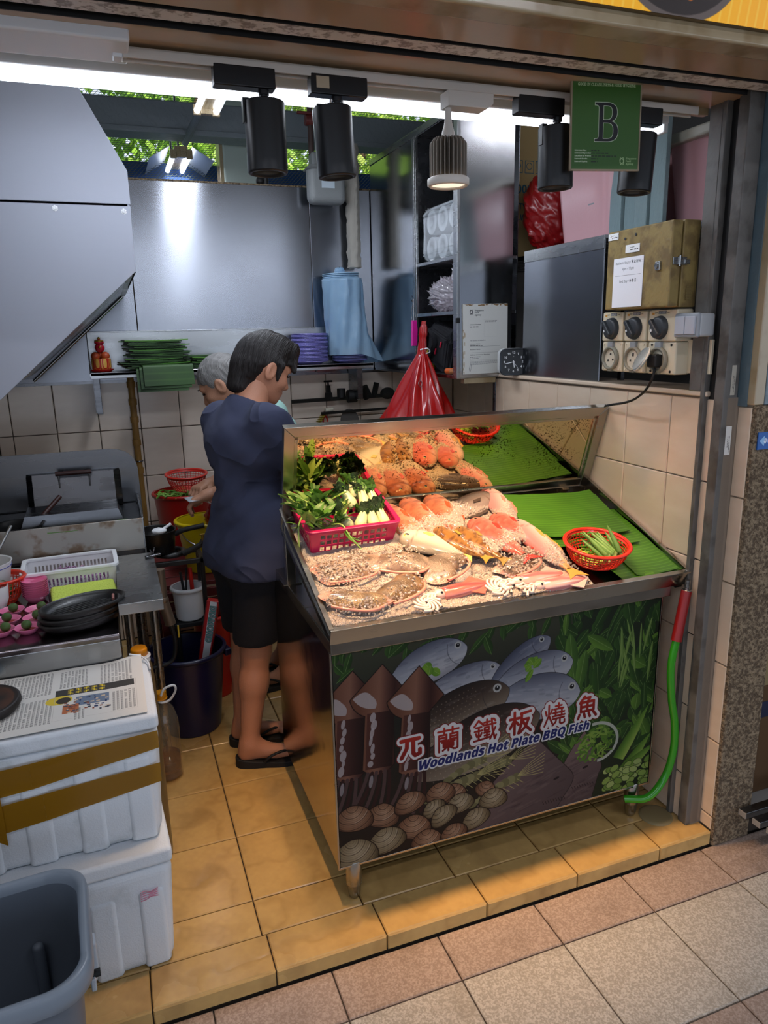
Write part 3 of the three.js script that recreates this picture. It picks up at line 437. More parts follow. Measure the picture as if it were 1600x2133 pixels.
// seafood banner on the counter
function bannerArt(g, W, Hh) {
  const X = (u) => u * W, Y = (v) => v * Hh;
  g.fillStyle = '#23301c'; g.fillRect(0, 0, W, Hh);
  const bg = g.createLinearGradient(0, 0, 0, Hh); bg.addColorStop(0, '#4a4d3a'); bg.addColorStop(0.3, '#23261f'); bg.addColorStop(1, '#2c1f18'); g.fillStyle = bg; g.fillRect(0, 0, X(0.7), Hh);
  const leaf = (x, y, l, w, a, c1, c2) => { g.save(); g.translate(x, y); g.rotate(a); const q = g.createLinearGradient(0, -w, 0, w); q.addColorStop(0, c1); q.addColorStop(1, c2); g.fillStyle = q; g.beginPath(); g.moveTo(0, 0); g.bezierCurveTo(l * 0.3, -w, l * 0.8, -w * 0.9, l, 0); g.bezierCurveTo(l * 0.8, w * 0.9, l * 0.3, w, 0, 0); g.fill(); g.strokeStyle = 'rgba(190,215,140,0.55)'; g.lineWidth = 2; g.beginPath(); g.moveTo(0, 0); g.lineTo(l * 0.95, 0); g.stroke(); g.restore(); };
  // greens
  for (let i = 0; i < 230; i++) { const x = rr(0.66, 1.02), y = Math.pow(rnd(), 0.8) * 0.85 - 0.05, k = rnd(); leaf(X(x), Y(y), rr(60, 190), rr(18, 52), rr(-2.6, -0.4), k < 0.5 ? '#3f6a25' : k < 0.8 ? '#274a1d' : '#7ba83c', k < 0.6 ? '#1b3315' : '#35591f'); }
  for (let i = 0; i < 46; i++) leaf(X(rr(0.0, 0.6)), Y(rr(-0.02, 0.14)), rr(50, 130), rr(15, 35), rr(-2.4, -0.6), '#48702c', '#1f3816');
  for (let i = 0; i < 14; i++) leaf(X(rr(0.86, 0.99)), Y(rr(0.25, 0.45)), rr(120, 210), rr(8, 14), rr(-1.9, -1.2), '#9cba62', '#54792d');
  for (let i = 0; i < 10; i++) leaf(X(rr(0.66, 0.75)), Y(rr(0.3, 0.62)), rr(140, 210), rr(30, 48), rr(-1.9, -1.3), '#6f9c3c', '#31551f');
  // silver pomfrets
  const fish = (x, y, l, h, a, cols, eye = true) => {
    g.save(); g.translate(x, y); g.rotate(a); const q = g.createLinearGradient(0, -h, 0, h); cols.forEach((c, i) => q.addColorStop(i / (cols.length - 1), c)); g.fillStyle = q;
    g.beginPath(); g.moveTo(0, h * 0.05); g.bezierCurveTo(-l * 0.06, -h * 0.7, -l * 0.35, -h, -l * 0.62, -h * 0.8); g.bezierCurveTo(-l * 0.85, -h * 0.6, -l * 0.92, -h * 0.2, -l, -h * 0.05); g.lineTo(-l, h * 0.25); g.bezierCurveTo(-l * 0.8, h * 0.75, -l * 0.4, h * 1.0, -l * 0.14, h * 0.6); g.quadraticCurveTo(-l * 0.02, h * 0.4, 0, h * 0.05); g.fill(); g.strokeStyle = 'rgba(20,20,28,0.6)'; g.lineWidth = 3; g.stroke();
    g.strokeStyle = 'rgba(30,30,40,0.35)'; g.lineWidth = 4; g.beginPath(); g.arc(-l * 0.02, 0, l * 0.22, 2.2, 3.7); g.stroke();
    for (let i = 0; i < 40; i++) { g.fillStyle = i % 2 ? 'rgba(255,255,255,0.10)' : 'rgba(20,20,40,0.10)'; g.beginPath(); g.ellipse(-l * rr(0.1, 0.9), h * rr(-0.55, 0.6), rr(10, 40), rr(3, 8), 0.1, 0, 7); g.fill(); }
    if (eye) { g.fillStyle = '#cfd0cc'; g.beginPath(); g.arc(-l * 0.1, -h * 0.18, h * 0.15, 0, 7); g.fill(); g.fillStyle = '#17171a'; g.beginPath(); g.arc(-l * 0.1, -h * 0.18, h * 0.085, 0, 7); g.fill(); g.fillStyle = '#fff'; g.beginPath(); g.arc(-l * 0.095, -h * 0.21, h * 0.025, 0, 7); g.fill(); }
    g.restore();
  };
  const silver = ['#4a4e62', '#9ea3b2', '#ced0d6', '#8f8c96'];
  fish(X(0.37), Y(0.07), X(0.24), Y(0.11), -0.3, silver); fish(X(0.475), Y(0.2), X(0.25), Y(0.09), -0.22, silver);
  fish(X(0.625), Y(0.1), X(0.24), Y(0.09), -0.62, ['#3d4359', '#767c90', '#9a9daa', '#7d7d88']); fish(X(0.705), Y(0.235), X(0.27), Y(0.12), -0.2, silver); fish(X(0.735), Y(0.4), X(0.3), Y(0.14), 0.02, silver);
  for (const [x, y] of [[0.255, 0.17], [0.57, 0.22]]) for (let i = 0; i < 7; i++) leaf(X(x) + rr(-20, 20), Y(y) + rr(-25, 25), rr(35, 70), rr(18, 28), rr(0, 6.2), '#93c03c', '#5c8f27');
  // groupers
  const scaly = (x, y, l, h, a) => { fish(x, y, l, h, a, ['#1d1512', '#4a3b32', '#8a7a68', '#b3a28c']); g.save(); g.translate(x, y); g.rotate(a); for (let i = 0; i < 16; i++) for (let j = 0; j < 8; j++) { g.fillStyle = 'rgba(225,210,180,0.35)'; g.beginPath(); g.arc(-l * (0.3 + i * 0.04) + (j % 2) * 10, h * (-0.6 + j * 0.16), 3, 0, 7); g.fill(); } g.restore(); };
  scaly(X(0.5), Y(0.31), X(0.34), Y(0.14), -0.3); scaly(X(0.6), Y(0.47), X(0.4), Y(0.17), -0.25);
  // squids
  for (const [x, y, s] of [[-0.005, 0.13, 1.0], [0.075, 0.125, 1.0], [0.175, 0.165, 1.02]]) {
    g.save(); g.translate(X(x), Y(y)); g.scale(s, s); g.rotate(0.06);
    const q = g.createLinearGradient(0, 0, X(0.14), 0); q.addColorStop(0, '#7a4c38'); q.addColorStop(0.35, '#9a6a55'); q.addColorStop(0.65, '#3f201c'); q.addColorStop(1, '#8b5842'); g.fillStyle = q;
    g.beginPath(); g.moveTo(X(0.055), -Y(0.045)); g.lineTo(X(0.13), Y(0.1)); g.quadraticCurveTo(X(0.1), Y(0.15), X(0.09), Y(0.17)); g.lineTo(X(0.1), Y(0.42)); g.quadraticCurveTo(X(0.06), Y(0.5), X(0.01), Y(0.43)); g.lineTo(X(0.012), Y(0.18)); g.quadraticCurveTo(-X(0.02), Y(0.16), -X(0.03), Y(0.1)); g.closePath(); g.fill(); g.strokeStyle = 'rgba(20,8,6,0.8)'; g.lineWidth = 4; g.stroke();
    const m = g.createLinearGradient(0, 0, X(0.09), 0); m.addColorStop(0, '#6d3d31'); m.addColorStop(0.5, '#54302a'); m.addColorStop(1, '#27110f'); g.fillStyle = m; g.fillRect(X(0.018), Y(0.17), X(0.075), Y(0.26));
    g.fillStyle = 'rgba(210,200,200,0.85)'; g.beginPath(); g.moveTo(-X(0.022), Y(0.095)); g.quadraticCurveTo(X(0.01), Y(0.05), X(0.028), Y(0.09)); g.quadraticCurveTo(X(0.05), Y(0.12), X(0.04), Y(0.15)); g.quadraticCurveTo(X(0.0), Y(0.15), -X(0.022), Y(0.095)); g.fill();
    for (let i = 0; i < 7; i++) { g.beginPath(); g.ellipse(X(0.034) + Math.sin(i * 1.7) * 6, Y(0.19 + i * 0.036), rr(7, 14), rr(14, 26), 0.15, 0, 7); g.fill(); }
    for (let i = 0; i < 6; i++) { g.strokeStyle = i % 2 ? '#3c1f1d' : '#5e4644'; g.lineWidth = 16; g.lineCap = 'round'; g.beginPath(); g.moveTo(X(0.025 + i * 0.012), Y(0.45)); g.quadraticCurveTo(X(0.01 + i * 0.016), Y(0.56), X(-0.03 + i * 0.022), Y(0.64)); g.stroke(); }
    g.fillStyle = 'rgba(205,200,205,0.7)'; g.beginPath(); g.ellipse(X(0.035), Y(0.49), 9, 30, 0.1, 0, 7); g.fill(); g.restore();
  }
  // stingrays
  for (const [x, y, w, h] of [[0.82, 0.62, 0.18, 0.5], [0.72, 0.6, 0.36, 0.6]]) {
    const q = g.createLinearGradient(X(x - w), Y(y), X(x), Y(y + h)); q.addColorStop(0, '#9c7f78'); q.addColorStop(0.4, '#74605f'); q.addColorStop(1, '#4e4143'); g.fillStyle = q;
    g.beginPath(); g.moveTo(X(x - w * 0.35), Y(y)); g.lineTo(X(x - 0.01), Y(y + h * 0.35)); g.quadraticCurveTo(X(x + 0.015), Y(y + h * 0.42), X(x - 0.005), Y(y + h * 0.5)); g.lineTo(X(x - w * 0.2), Y(1.05)); g.lineTo(X(x - w * 0.95), Y(1.05)); g.quadraticCurveTo(X(x - w), Y(y + h * 0.4), X(x - w * 0.35), Y(y)); g.fill(); g.strokeStyle = 'rgba(30,20,20,0.7)'; g.lineWidth = 4; g.stroke();
    for (let i = 0; i < 60; i++) { g.fillStyle = i % 2 ? 'rgba(170,150,145,0.12)' : 'rgba(30,20,25,0.12)'; g.beginPath(); g.ellipse(X(x - w * rr(0.1, 0.7)), Y(y + h * rr(0.2, 0.75)), rr(15, 60), rr(3, 9), -0.25, 0, 7); g.fill(); }
    for (let i = 0; i < 9; i++) { g.strokeStyle = 'rgba(35,22,22,0.8)'; g.lineWidth = 3; g.beginPath(); g.moveTo(X(x - 0.1 + i * 0.009), Y(y + h * 0.58)); g.lineTo(X(x - 0.095 + i * 0.009), Y(y + h * 0.61)); g.stroke(); }
    g.fillStyle = '#241a1c'; g.beginPath(); g.ellipse(X(x - 0.055), Y(y + h * 0.4), 16, 6, -0.2, 0, 7); g.fill();
  }
  // prawns
  for (const [x, y, a] of [[0.42, 0.64, 2.7], [0.5, 0.68, 2.8], [0.53, 0.78, 2.75], [0.4, 0.72, 2.85]]) {
    g.save(); g.translate(X(x), Y(y)); g.rotate(a);
    for (let i = 0; i < 9; i++) { const q = 46 - i * 3; g.fillStyle = i % 2 ? '#9c9568' : '#7f7a52'; g.beginPath(); g.ellipse(i * 30, Math.sin(i * 0.35) * 18, 24, q * 0.55, 0.2, 0, 7); g.fill(); }
    g.strokeStyle = '#c5ba7a'; g.lineWidth = 3; for (let i = 0; i < 7; i++) { g.beginPath(); g.moveTo(i * 26, -8); g.lineTo(i * 26 - 22, -46); g.stroke(); g.beginPath(); g.moveTo(-10, 6); g.quadraticCurveTo(-70, i * 12 - 40, -130 - i * 8, i * 16 - 60); g.stroke(); }
    g.restore();
  }
  // clams
  const clam = (x, y, r, a, c) => { g.save(); g.translate(X(x), Y(y)); g.rotate(a); const shell = () => { g.beginPath(); g.moveTo(-r * 0.25, -r * 0.82); g.bezierCurveTo(r * 0.5, -r * 0.95, r * 1.2, -r * 0.35, r * 1.15, r * 0.2); g.bezierCurveTo(r * 1.0, r * 0.75, -r * 0.6, r * 0.95, -r * 1.05, r * 0.35); g.bezierCurveTo(-r * 1.2, -r * 0.1, -r * 0.8, -r * 0.6, -r * 0.25, -r * 0.82); }; const q = g.createRadialGradient(r * 0.1, -r * 0.2, r * 0.1, 0, 0, r * 1.25); q.addColorStop(0, c[0]); q.addColorStop(0.65, c[1]); q.addColorStop(1, c[2]); g.fillStyle = q; shell(); g.fill(); g.save(); shell(); g.clip(); for (let i = 1; i < 15; i++) { g.strokeStyle = i % 3 ? 'rgba(60,38,24,0.28)' : 'rgba(40,24,14,0.5)'; g.lineWidth = i % 3 ? 2 : 4; g.beginPath(); g.ellipse(-r * 0.2, -r * 0.75, r * 1.5 * i / 14, r * 1.62 * i / 14, -0.15, 0, 7); g.stroke(); } g.strokeStyle = 'rgba(245,230,205,0.35)'; g.lineWidth = 5; g.beginPath(); g.ellipse(-r * 0.2, -r * 0.75, r * 0.9, r, -0.15, 0.4, 1.4); g.stroke(); g.restore(); g.strokeStyle = 'rgba(25,12,6,0.8)'; g.lineWidth = 4; shell(); g.stroke(); g.restore(); };
  const c1 = ['#c9a283', '#8f654a', '#3f261a'], c2 = ['#cdbd9c', '#92805f', '#41331f'];
  for (const [x, y, r, a, c] of [[0.12, 0.8, 74, 0.4, c1], [0.33, 0.78, 62, 0.3, c1], [0.29, 0.76, 66, 0.1, c1], [0.43, 0.8, 52, 0.6, c1], [0.04, 0.78, 80, 0.2, c1], [0.2, 0.77, 68, -0.2, c1], [0.35, 0.84, 64, -0.1, c2], [0.455, 0.86, 66, 0.1, c2], [0.27, 0.83, 52, -0.5, c2], [0.3, 0.88, 62, -0.5, c2], [0.21, 0.9, 78, 0.3, c1], [0.13, 0.93, 82, -0.1, c2], [0.04, 0.96, 96, 0.1, c2], [0.25, 0.985, 70, 0.2, c1], [0.4, 0.94, 66, -0.3, c2], [0.33, 0.985, 62, -0.2, c1]]) clam(x, y, r, a, c);
  // basket of cut beans, okra, broad beans
  g.strokeStyle = '#c9cfc0'; g.lineWidth = 16; g.beginPath(); g.ellipse(X(0.8), Y(0.7), 120, 100, 0.1, -1.9, 1.4); g.stroke();
  for (let i = 0; i < 110; i++) { g.strokeStyle = rnd() < 0.5 ? '#8fb24a' : '#5e8a2c'; g.lineWidth = rr(7, 13); const a = rr(0, 6.3), q = Math.sqrt(rnd()), x = X(0.795) + Math.cos(a) * q * 95, y = Y(0.7) + Math.sin(a) * q * 80, b = rr(0, 3.1); g.beginPath(); g.moveTo(x, y); g.lineTo(x + Math.cos(b) * 40, y + Math.sin(b) * 26); g.stroke(); }
  for (const [x, y, a, l] of [[0.985, 0.56, 2.15, 300], [1.0, 0.72, 2.3, 240], [1.02, 0.78, 2.6, 240]]) { g.save(); g.translate(X(x), Y(y)); g.rotate(a); const q = g.createLinearGradient(0, -30, 0, 30); q.addColorStop(0, '#a6c65c'); q.addColorStop(0.5, '#6f9c39'); q.addColorStop(1, '#486f22'); g.fillStyle = q; g.beginPath(); g.moveTo(0, 0); g.quadraticCurveTo(l * 0.6, -44, l, -36); g.lineTo(l * 1.03, 30); g.quadraticCurveTo(l * 0.6, 34, 0, 0); g.fill(); g.restore(); }
  for (let i = 0; i < 60; i++) { const x = rr(0.84, 1.0), y = rr(0.86, 1.0); g.fillStyle = ['#9dbb5a', '#7c9f43', '#b6cc78'][i % 3]; g.strokeStyle = 'rgba(30,45,15,0.7)'; g.lineWidth = 3; g.beginPath(); g.ellipse(X(x), Y(y), 26, 17, rr(-0.6, 0.6), 0, 7); g.fill(); g.stroke(); }
  // lettering
  ['wu', 'lan', 'tie', 'ban', 'shao', 'yu'].forEach((n, i) => { const x = X(0.168 + i * 0.1115), y = Y(0.44), s = 116; glyph(g, n, x, y, s, 50, '#8f1c1a'); glyph(g, n, x, y, s, 42, '#ffffff'); });
  ['wu', 'lan', 'tie', 'ban', 'shao', 'yu'].forEach((n, i) => { const x = X(0.168 + i * 0.1115), y = Y(0.44), q = g.createLinearGradient(0, y, 0, y + 116); q.addColorStop(0, '#d23a2c'); q.addColorStop(1, '#8c1512'); glyph(g, n, x, y, 116, n === 'wu' ? 19 : n === 'yu' || n === 'ban' ? 14 : 10, q); });
  g.font = 'italic 700 60px sans-serif'; g.textAlign = 'center'; g.lineJoin = 'round'; g.strokeStyle = '#ffffff'; g.lineWidth = 16; g.strokeText('Woodlands Hot Plate BBQ Fish', X(0.497), Y(0.617), X(0.625)); g.fillStyle = '#232c74'; g.fillText('Woodlands Hot Plate BBQ Fish', X(0.497), Y(0.617), X(0.625));
  g.lineWidth = 3; g.strokeStyle = '#232c74'; g.strokeText('Woodlands Hot Plate BBQ Fish', X(0.497), Y(0.617), X(0.625));
}
{
  const c = scene.getObjectByName('display_counter');
  obj('banner', new THREE.PlaneGeometry(1.09, 0.672).translate(0.55, 0.464, 0.0015), phy(0xb4b4b4, 0.6, { specularIntensity: 0.4, map: ctex(1600, 986, bannerArt) }), c).userData.label = 'printed seafood banner with red and blue shop lettering';
}
// green grading sign
{
  const t = thing('grading_sign', 'green hanging sign with a large black letter B', 'sign', [1.24, 2.128, -0.1], -0.12);
  t.rotation.z = 0.02;
  const m = sheet('sign_board', 0.19, 0.21, clothPrint(512, 640, (g, W, H) => {
    g.fillStyle = '#37631f'; g.fillRect(0, 0, W, H); g.fillStyle = '#cfe0b6'; g.textAlign = 'center'; g.font = '700 27px serif'; g.fillText('GOOD IN CLEANLINESS & FOOD HYGIENE', W / 2, 56, 430);
    g.font = '330px serif'; g.lineWidth = 8; g.strokeStyle = '#c9d6bd'; g.save(); g.translate(W / 2 + 8, 440); g.scale(0.95, 1.15); g.strokeText('B', 0, 0); g.fillStyle = '#15171b'; g.fillText('B', 0, 0); g.restore();
    g.textAlign = 'left'; g.font = '700 14px sans-serif'; ['Licensee No.:', 'Licensed Operator:', 'Location of Premises:', 'Date of Grade:', 'Date of Expiry:'].forEach((s, i) => { g.fillStyle = '#dfe8d2'; g.fillText(s, 26, 508 + i * 20); lines(g, 150, 500 + i * 20, [60, 130, 190, 50, 50][i], 1, 1, 8, '#1d2f15', 0); });
    leafMark(g, 386, 578, 52, '#a9c58c'); g.fillStyle = '#a9c58c'; g.font = '700 17px sans-serif'; ['Singapore', 'Food', 'Agency'].forEach((s, i) => g.fillText(s, 416, 566 + i * 19));
  }, 0.35), t, 0x8b7a5c, 0.004);
  obj('sign_frame', [box(0.196, 0.004, 0.006, 0, 0.106, 0), box(0.196, 0.004, 0.006, 0, -0.106, 0), box(0.004, 0.214, 0.006, -0.096, 0, 0), box(0.004, 0.214, 0.006, 0.096, 0, 0)], std(0x93836a, 0.5), t);
}
// orange menu signboard above the opening
{
  const t = thing('menu_signboard', 'orange lit signboard with a food picture above the opening', 'sign', [0.35, 2.512, 0.275]);
  obj('box', bb(-1.9, 1.55, -0.29, 0.35, -0.012, 0.0), std(0x6a5a3a, 0.6), t);
  const p = obj('sign_face', new THREE.PlaneGeometry(3.44, 0.62).translate(-0.175, 0.02, 0.002), std(0xffffff, 0.4, { map: ctex(2048, 370, (g, W, H) => {
    const q = g.createLinearGradient(0, 0, W, H); q.addColorStop(0, '#f2a51c'); q.addColorStop(0.8, '#f7b21a'); q.addColorStop(1, '#ee8a12'); g.fillStyle = q; g.fillRect(0, 0, W, H);
    g.strokeStyle = 'rgba(255,220,120,0.35)'; g.lineWidth = 3; for (let i = -20; i < 160; i++) { g.beginPath(); g.moveTo(i * 14, 0); g.lineTo(i * 14 - 60, H); g.stroke(); }
    const x = W * 0.775, y = H * 0.78; g.fillStyle = '#241c1a'; g.beginPath(); g.ellipse(x, y, 96, 84, 0, 0, 7); g.fill(); g.strokeStyle = '#5a504c'; g.lineWidth = 8; g.stroke();
    for (let i = 0; i < 40; i++) { g.fillStyle = ['#d88a2a', '#c4641c', '#f0c060', '#7a2d14'][i % 4]; const a = rr(0, 6.3), s = Math.sqrt(rnd()) * 62; g.beginPath(); g.ellipse(x + Math.cos(a) * s, y + Math.sin(a) * s * 0.8, rr(8, 24), rr(6, 12), rr(0, 3), 0, 7); g.fill(); }
  }), emissive: 0xffffff, emissiveIntensity: 0.3, emissiveMap: null }), t);
  p.material.emissiveMap = p.material.map;
}
// direction plate on the rough wall end
{
  const t = thing('direction_plate', 'small blue unit number plate on the rough wall end', 'sign', [1.79, 1.303, 0.0145]);
  sheet('plate', 0.12, 0.05, clothPrint(256, 106, (g, W, H) => { g.fillStyle = '#1b5fae'; g.fillRect(0, 0, W, H); g.fillStyle = '#8fc0ea'; g.beginPath(); g.moveTo(12, 53); g.lineTo(52, 20); g.lineTo(52, 86); g.fill(); g.fillStyle = '#e8f1fb'; g.font = '700 48px sans-serif'; g.fillText('#01-', 46, 70, 200); }, 0.35), t, 0x1b5fae, 0.003);
}
// ---------- things along the right wall
M.boxOlive = std(0xe8e0d0, 0.55, { map: dtex(256, (u, v) => mixc(hex(0xa3925f), hex(0x82704a), sstep(0.4, 0.75, fbm(u, v, 8, 5))), true, [4, 4]), bumpMap: rep(nFine, 4), bumpScale: 0.0008 });
M.ivory = std(0xd5c9ae, 0.45); M.knobGrey = std(0x34373b, 0.45); M.paper = std(0xeceef0, 0.8);
M.clearPlastic = phy(0xdfe6ea, 0.12, { transmission: 0.75, thickness: 0, ior: 1.45 });
const onRight = (t) => { t.rotation.y = -Math.PI / 2; return t; }; // local +z looks at the stall (-x), local +x runs towards the viewer
// steel sheet standing on the ledge, with a shelf on top
{
  const t = onRight(thing('steel_splash_board', 'brushed steel board standing on the ledge beside the meter box', 'board', [1.672, 1.44, -0.92]));
  obj('sheet', muv(rbox(0.53, 0.495, 0.006, 0.002, 0, 0.2475, 0)), M.steelPanel, t);
  obj('folded_top', [muv(rbox(0.53, 0.012, 0.12, 0.002, 0, 0.5, -0.058)), muv(rbox(0.53, 0.045, 0.004, 0.001, 0, 0.482, 0.004))], M.steel, t);
  each('rear_leg', [muv(bb(-0.26, -0.24, 0, 0.494, -0.115, -0.1)), muv(bb(0.24, 0.26, 0, 0.494, -0.115, -0.1))], M.steelDark, t);
}
{
  const t = thing('high_shelf', 'dark shelf on the neighbour side that carries the pink boxes', 'shelf', [2.0, 1.955, -0.75]);
  obj('shelf_board', muv(rbb(-0.185, 0.5, -0.02, 0, -1.32, 0.62, 0.003)), M.steelDark, t);
  obj('bracket', muv(bb(0.72 - 0.3, 0.5, -0.5, -0.02, -0.6, -0.57)), M.darkWall, t);
}
// meter box
{
  const t = onRight(thing('meter_box', 'olive metal meter box with business hours paper on its door', 'box', [1.665, 1.685, -0.35]));
  obj('box_body', muv(rbox(0.3, 0.245, 0.06, 0.004, 0, 0.1225, 0.03)), M.boxOlive, t);
  const d = obj('door', muv(rbox(0.296, 0.242, 0.038, 0.005, 0, 0.1225, 0.082)), M.boxOlive, t);
  obj('lock', [rbox(0.02, 0.026, 0.01, 0.002, 0.1, 0.12, 0.104), cyl(0.007, 0.007, 0.006, 0.1, 0.12, 0.11, Math.PI / 2, 0, 0)], M.steel, d);
  each('screw', [[-0.06, 0.215], [-0.01, 0.222]].map(([x, y]) => cyl(0.004, 0.004, 0.004, x, y, 0.102, Math.PI / 2, 0, 0, 12)), M.steelDark, d);
  obj('hasp', [rbox(0.004, 0.022, 0.05, 0.001, 0.15, 0.13, 0.07), rbox(0.006, 0.012, 0.02, 0.001, 0.152, 0.128, 0.045), cyl(0.004, 0.004, 0.03, 0.153, 0.13, 0.072, 0, 0, 0, 10)], M.steel, t);
  obj('hinge_plate', [rbox(0.003, 0.04, 0.022, 0.001, 0.151, 0.04, 0.03)], M.boxOlive, t);
}
const tiny = (g, W, H) => { g.fillStyle = '#eef0f0'; g.fillRect(0, 0, W, H); lines(g, W * 0.35, H * 0.3, W * 0.3, 1, 1, H * 0.08, '#333', 0); lines(g, W * 0.35, H * 0.6, W * 0.55, 1, 1, H * 0.1, '#222', 0); };
{
  const t = onRight(thing('hours_notice', 'white business hours paper taped to the meter box door', 'notice', [1.5625, 1.768, -0.388]));
  t.rotation.z = 0.0; sheet('paper', 0.142, 0.15, clothPrint(560, 592, (g, W, H) => {
    g.fillStyle = '#f1f2f7'; g.fillRect(0, 0, W, H); g.fillStyle = '#26282c'; g.font = '44px sans-serif'; g.fillText('Business Hours /', 36, 74, 290); ['ying', 'ye', 'shi', 'jian'].forEach((n, i) => glyph(g, n, 336 + i * 46, 36, 40, 4, '#26282c')); g.fillText(':', 524, 72);
    g.fillText('4pm – 11pm', 172, 148, 220); g.fillRect(40, 208, 480, 3); g.fillText('Rest Day /', 126, 296, 180); ['xiu', 'xi', 'ri'].forEach((n, i) => glyph(g, n, 316 + i * 46, 258, 40, 4, '#26282c')); g.fillText(':', 458, 294);
  }, 0.7), t, 0xf1f2f7, 0.0008);
}
{ const t = onRight(thing('contact_label', 'tiny printed label above the business hours paper', 'label', [1.5625, 1.868, -0.372])); sheet('paper', 0.066, 0.024, clothPrint(256, 96, tiny, 0.6), t, 0xeeeeee, 0.0006); }
{ const t = onRight(thing('torn_label', 'torn white label in the top corner of the meter box', 'label', [1.5625, 1.912, -0.468])); sheet('paper', 0.05, 0.02, clothPrint(200, 80, (g, W, H) => { tiny(g, W, H); g.fillStyle = '#8a7a5a'; for (let i = 0; i < 14; i++) g.fillRect(rr(0, W), rr(0, H), rr(4, 20), rr(3, 9)); }, 0.7), t, 0xdddddd, 0.0006); }
// three isolator sockets
for (let i = 0; i < 3; i++) {
  const z = [-0.505, -0.39, -0.273][i], t = onRight(thing('isolator_socket', ['ivory switched socket farthest from the opening, its flap closed', 'middle ivory switched socket with a square-pin outlet', 'ivory switched socket with its clear flap propped open by a plug'][i], 'socket', [1.665, 1.485, z], 0, 'ivory switched sockets'));
  const w = i === 2 ? 0.125 : 0.105, ox = i === 2 ? 0.008 : 0;
  obj('switch_housing', rbox(w, 0.095, 0.062, 0.006, ox, 0.148, 0.031), M.ivory, t); obj('socket_housing', rbox(w, 0.098, 0.058, 0.006, ox, 0.05, 0.029), M.ivory, t);
  const k = obj('rotary_knob', lathe([[0, 0.018], [0.026, 0.018], [0.033, 0.012], [0.036, 0.0]], 32), M.knobGrey, t); k.rotation.x = Math.PI / 2; k.position.set(0, 0.142, 0.062);
  obj('knob_grip', rbox(0.014, 0.016, 0.06, 0.004, 0, 0.022, 0, 0, 0.7, 0), M.knobGrey, k); obj('knob_dot', cyl(0.004, 0.004, 0.002, -0.018, 0.0185, 0.008), M.paper, k);
  const lab = obj('rating_label', new THREE.PlaneGeometry(0.08, 0.014).translate(0, 0.187, 0.0625), clothPrint(256, 48, (g, W, H) => { g.fillStyle = '#d8cba8'; g.fillRect(0, 0, W, H); g.fillStyle = '#c78b33'; g.fillRect(6, 24, 34, 22); g.fillStyle = '#222'; g.font = '700 22px sans-serif'; g.fillText('OFF', 42, 34); g.fillText('ON', 214, 34); g.fillStyle = '#555'; g.fillRect(96, 8, 110, 32); lines(g, 102, 14, 96, 3, 9, 4, '#ccc', 0.1); }, 0.6), t);
  const ring = obj('socket_ring', lathe([[0.03, 0.0], [0.039, 0.0], [0.041, 0.004], [0.038, 0.012], [0.031, 0.012], [0.03, 0.0]], 32), std(0x8b8574, 0.5), t); ring.rotation.x = Math.PI / 2; ring.position.set(0, 0.045, 0.058);
  obj('outlet_face', cyl(0.03, 0.03, 0.004, 0, 0.045, 0.06, Math.PI / 2, 0, 0), std(0xcfc5ae, 0.5), t);
  const pins = i === 0 ? [[0, 0.058, 1], [-0.012, 0.037, 1], [0.013, 0.04, 1]] : [[0, 0.058, 0], [-0.012, 0.04, 0], [0.012, 0.04, 0]];
  each('pin_hole', pins.map(([x, y, r]) => r ? cyl(0.0035, 0.0035, 0.002, x, y, 0.0625, Math.PI / 2, 0, 0, 12) : box(0.006, y > 0.05 ? 0.01 : 0.006, 0.002, x, y, 0.0625)), M.black, t);
  obj('latch', rbox(0.026, 0.018, 0.012, 0.002, 0, 0.09, 0.062), std(0x9a9c9e, 0.4), t); obj('lower_catch', rbox(0.02, 0.008, 0.012, 0.002, 0, 0.005, 0.062), std(0x8b8574, 0.4), t);
  if (i === 2) { const f = obj('flap', [lathe([[0.03, 0.0], [0.04, 0], [0.041, 0.006], [0.036, 0.012], [0.0, 0.013]], 32)], phy(0x9fb0bb, 0.15, { transmission: 0.5, thickness: 0 }), t); f.rotation.set(Math.PI / 2 - 0.55, 0, 0.35); f.position.set(-0.03, 0.045, 0.095); obj('flap_rim', tor(0.038, 0.004, 0, 0.004, 0, Math.PI / 2, 0, 0), std(0xb8b8b0, 0.4), f); obj('plug', rbox(0.04, 0.04, 0.03, 0.006, 0, 0.042, 0.075), M.black, t); }
  each('screw', [[-0.043, 0.09], [0.043, 0.09], [-0.043, 0.01], [0.043, 0.01]].map(([x, y]) => cyl(0.004, 0.004, 0.002, x + ox, y, 0.0585, Math.PI / 2, 0, 0, 10)), i === 2 ? M.black : M.ivory, t);
}
{
  const t = onRight(thing('light_switch', 'grey double rocker switch right of the ivory sockets', 'switch', [1.665, 1.632, -0.163]));
  obj('switch_box', rbox(0.098, 0.066, 0.058, 0.008, 0, 0, 0.029), std(0xb9bcbf, 0.4), t); obj('switch_frame', rbox(0.096, 0.07, 0.014, 0.006, 0, 0, 0.058), std(0x9da2a8, 0.4), t);
  each('rocker', [-0.0205, 0.0205].map((x) => rbox(0.039, 0.052, 0.008, 0.002, x, 0, 0.066)), std(0xb7bbc4, 0.35), t);
}
{
  const t = thing('wiring_backplate', 'beige wooden backplate behind the sockets and switch', 'board', [1.658, 1.49, -0.14]);
  obj('board', rbb(-0.004, 0.006, 0, 0.1, -0.1, 0.03, 0.002), M.ivory, t);
  tag(obj('mirror_lamp_cable', tube([[1.6, 1.525, -0.275], [1.585, 1.48, -0.27], [1.59, 1.44, -0.3], [1.6, 1.405, -0.36], [1.615, 1.385, -0.43], [1.635, 1.37, -0.52], [1.645, 1.36, -0.575]], 0.004, 50), M.black), 'thin black cable drooping from the open socket to the mirror', 'cable');
}
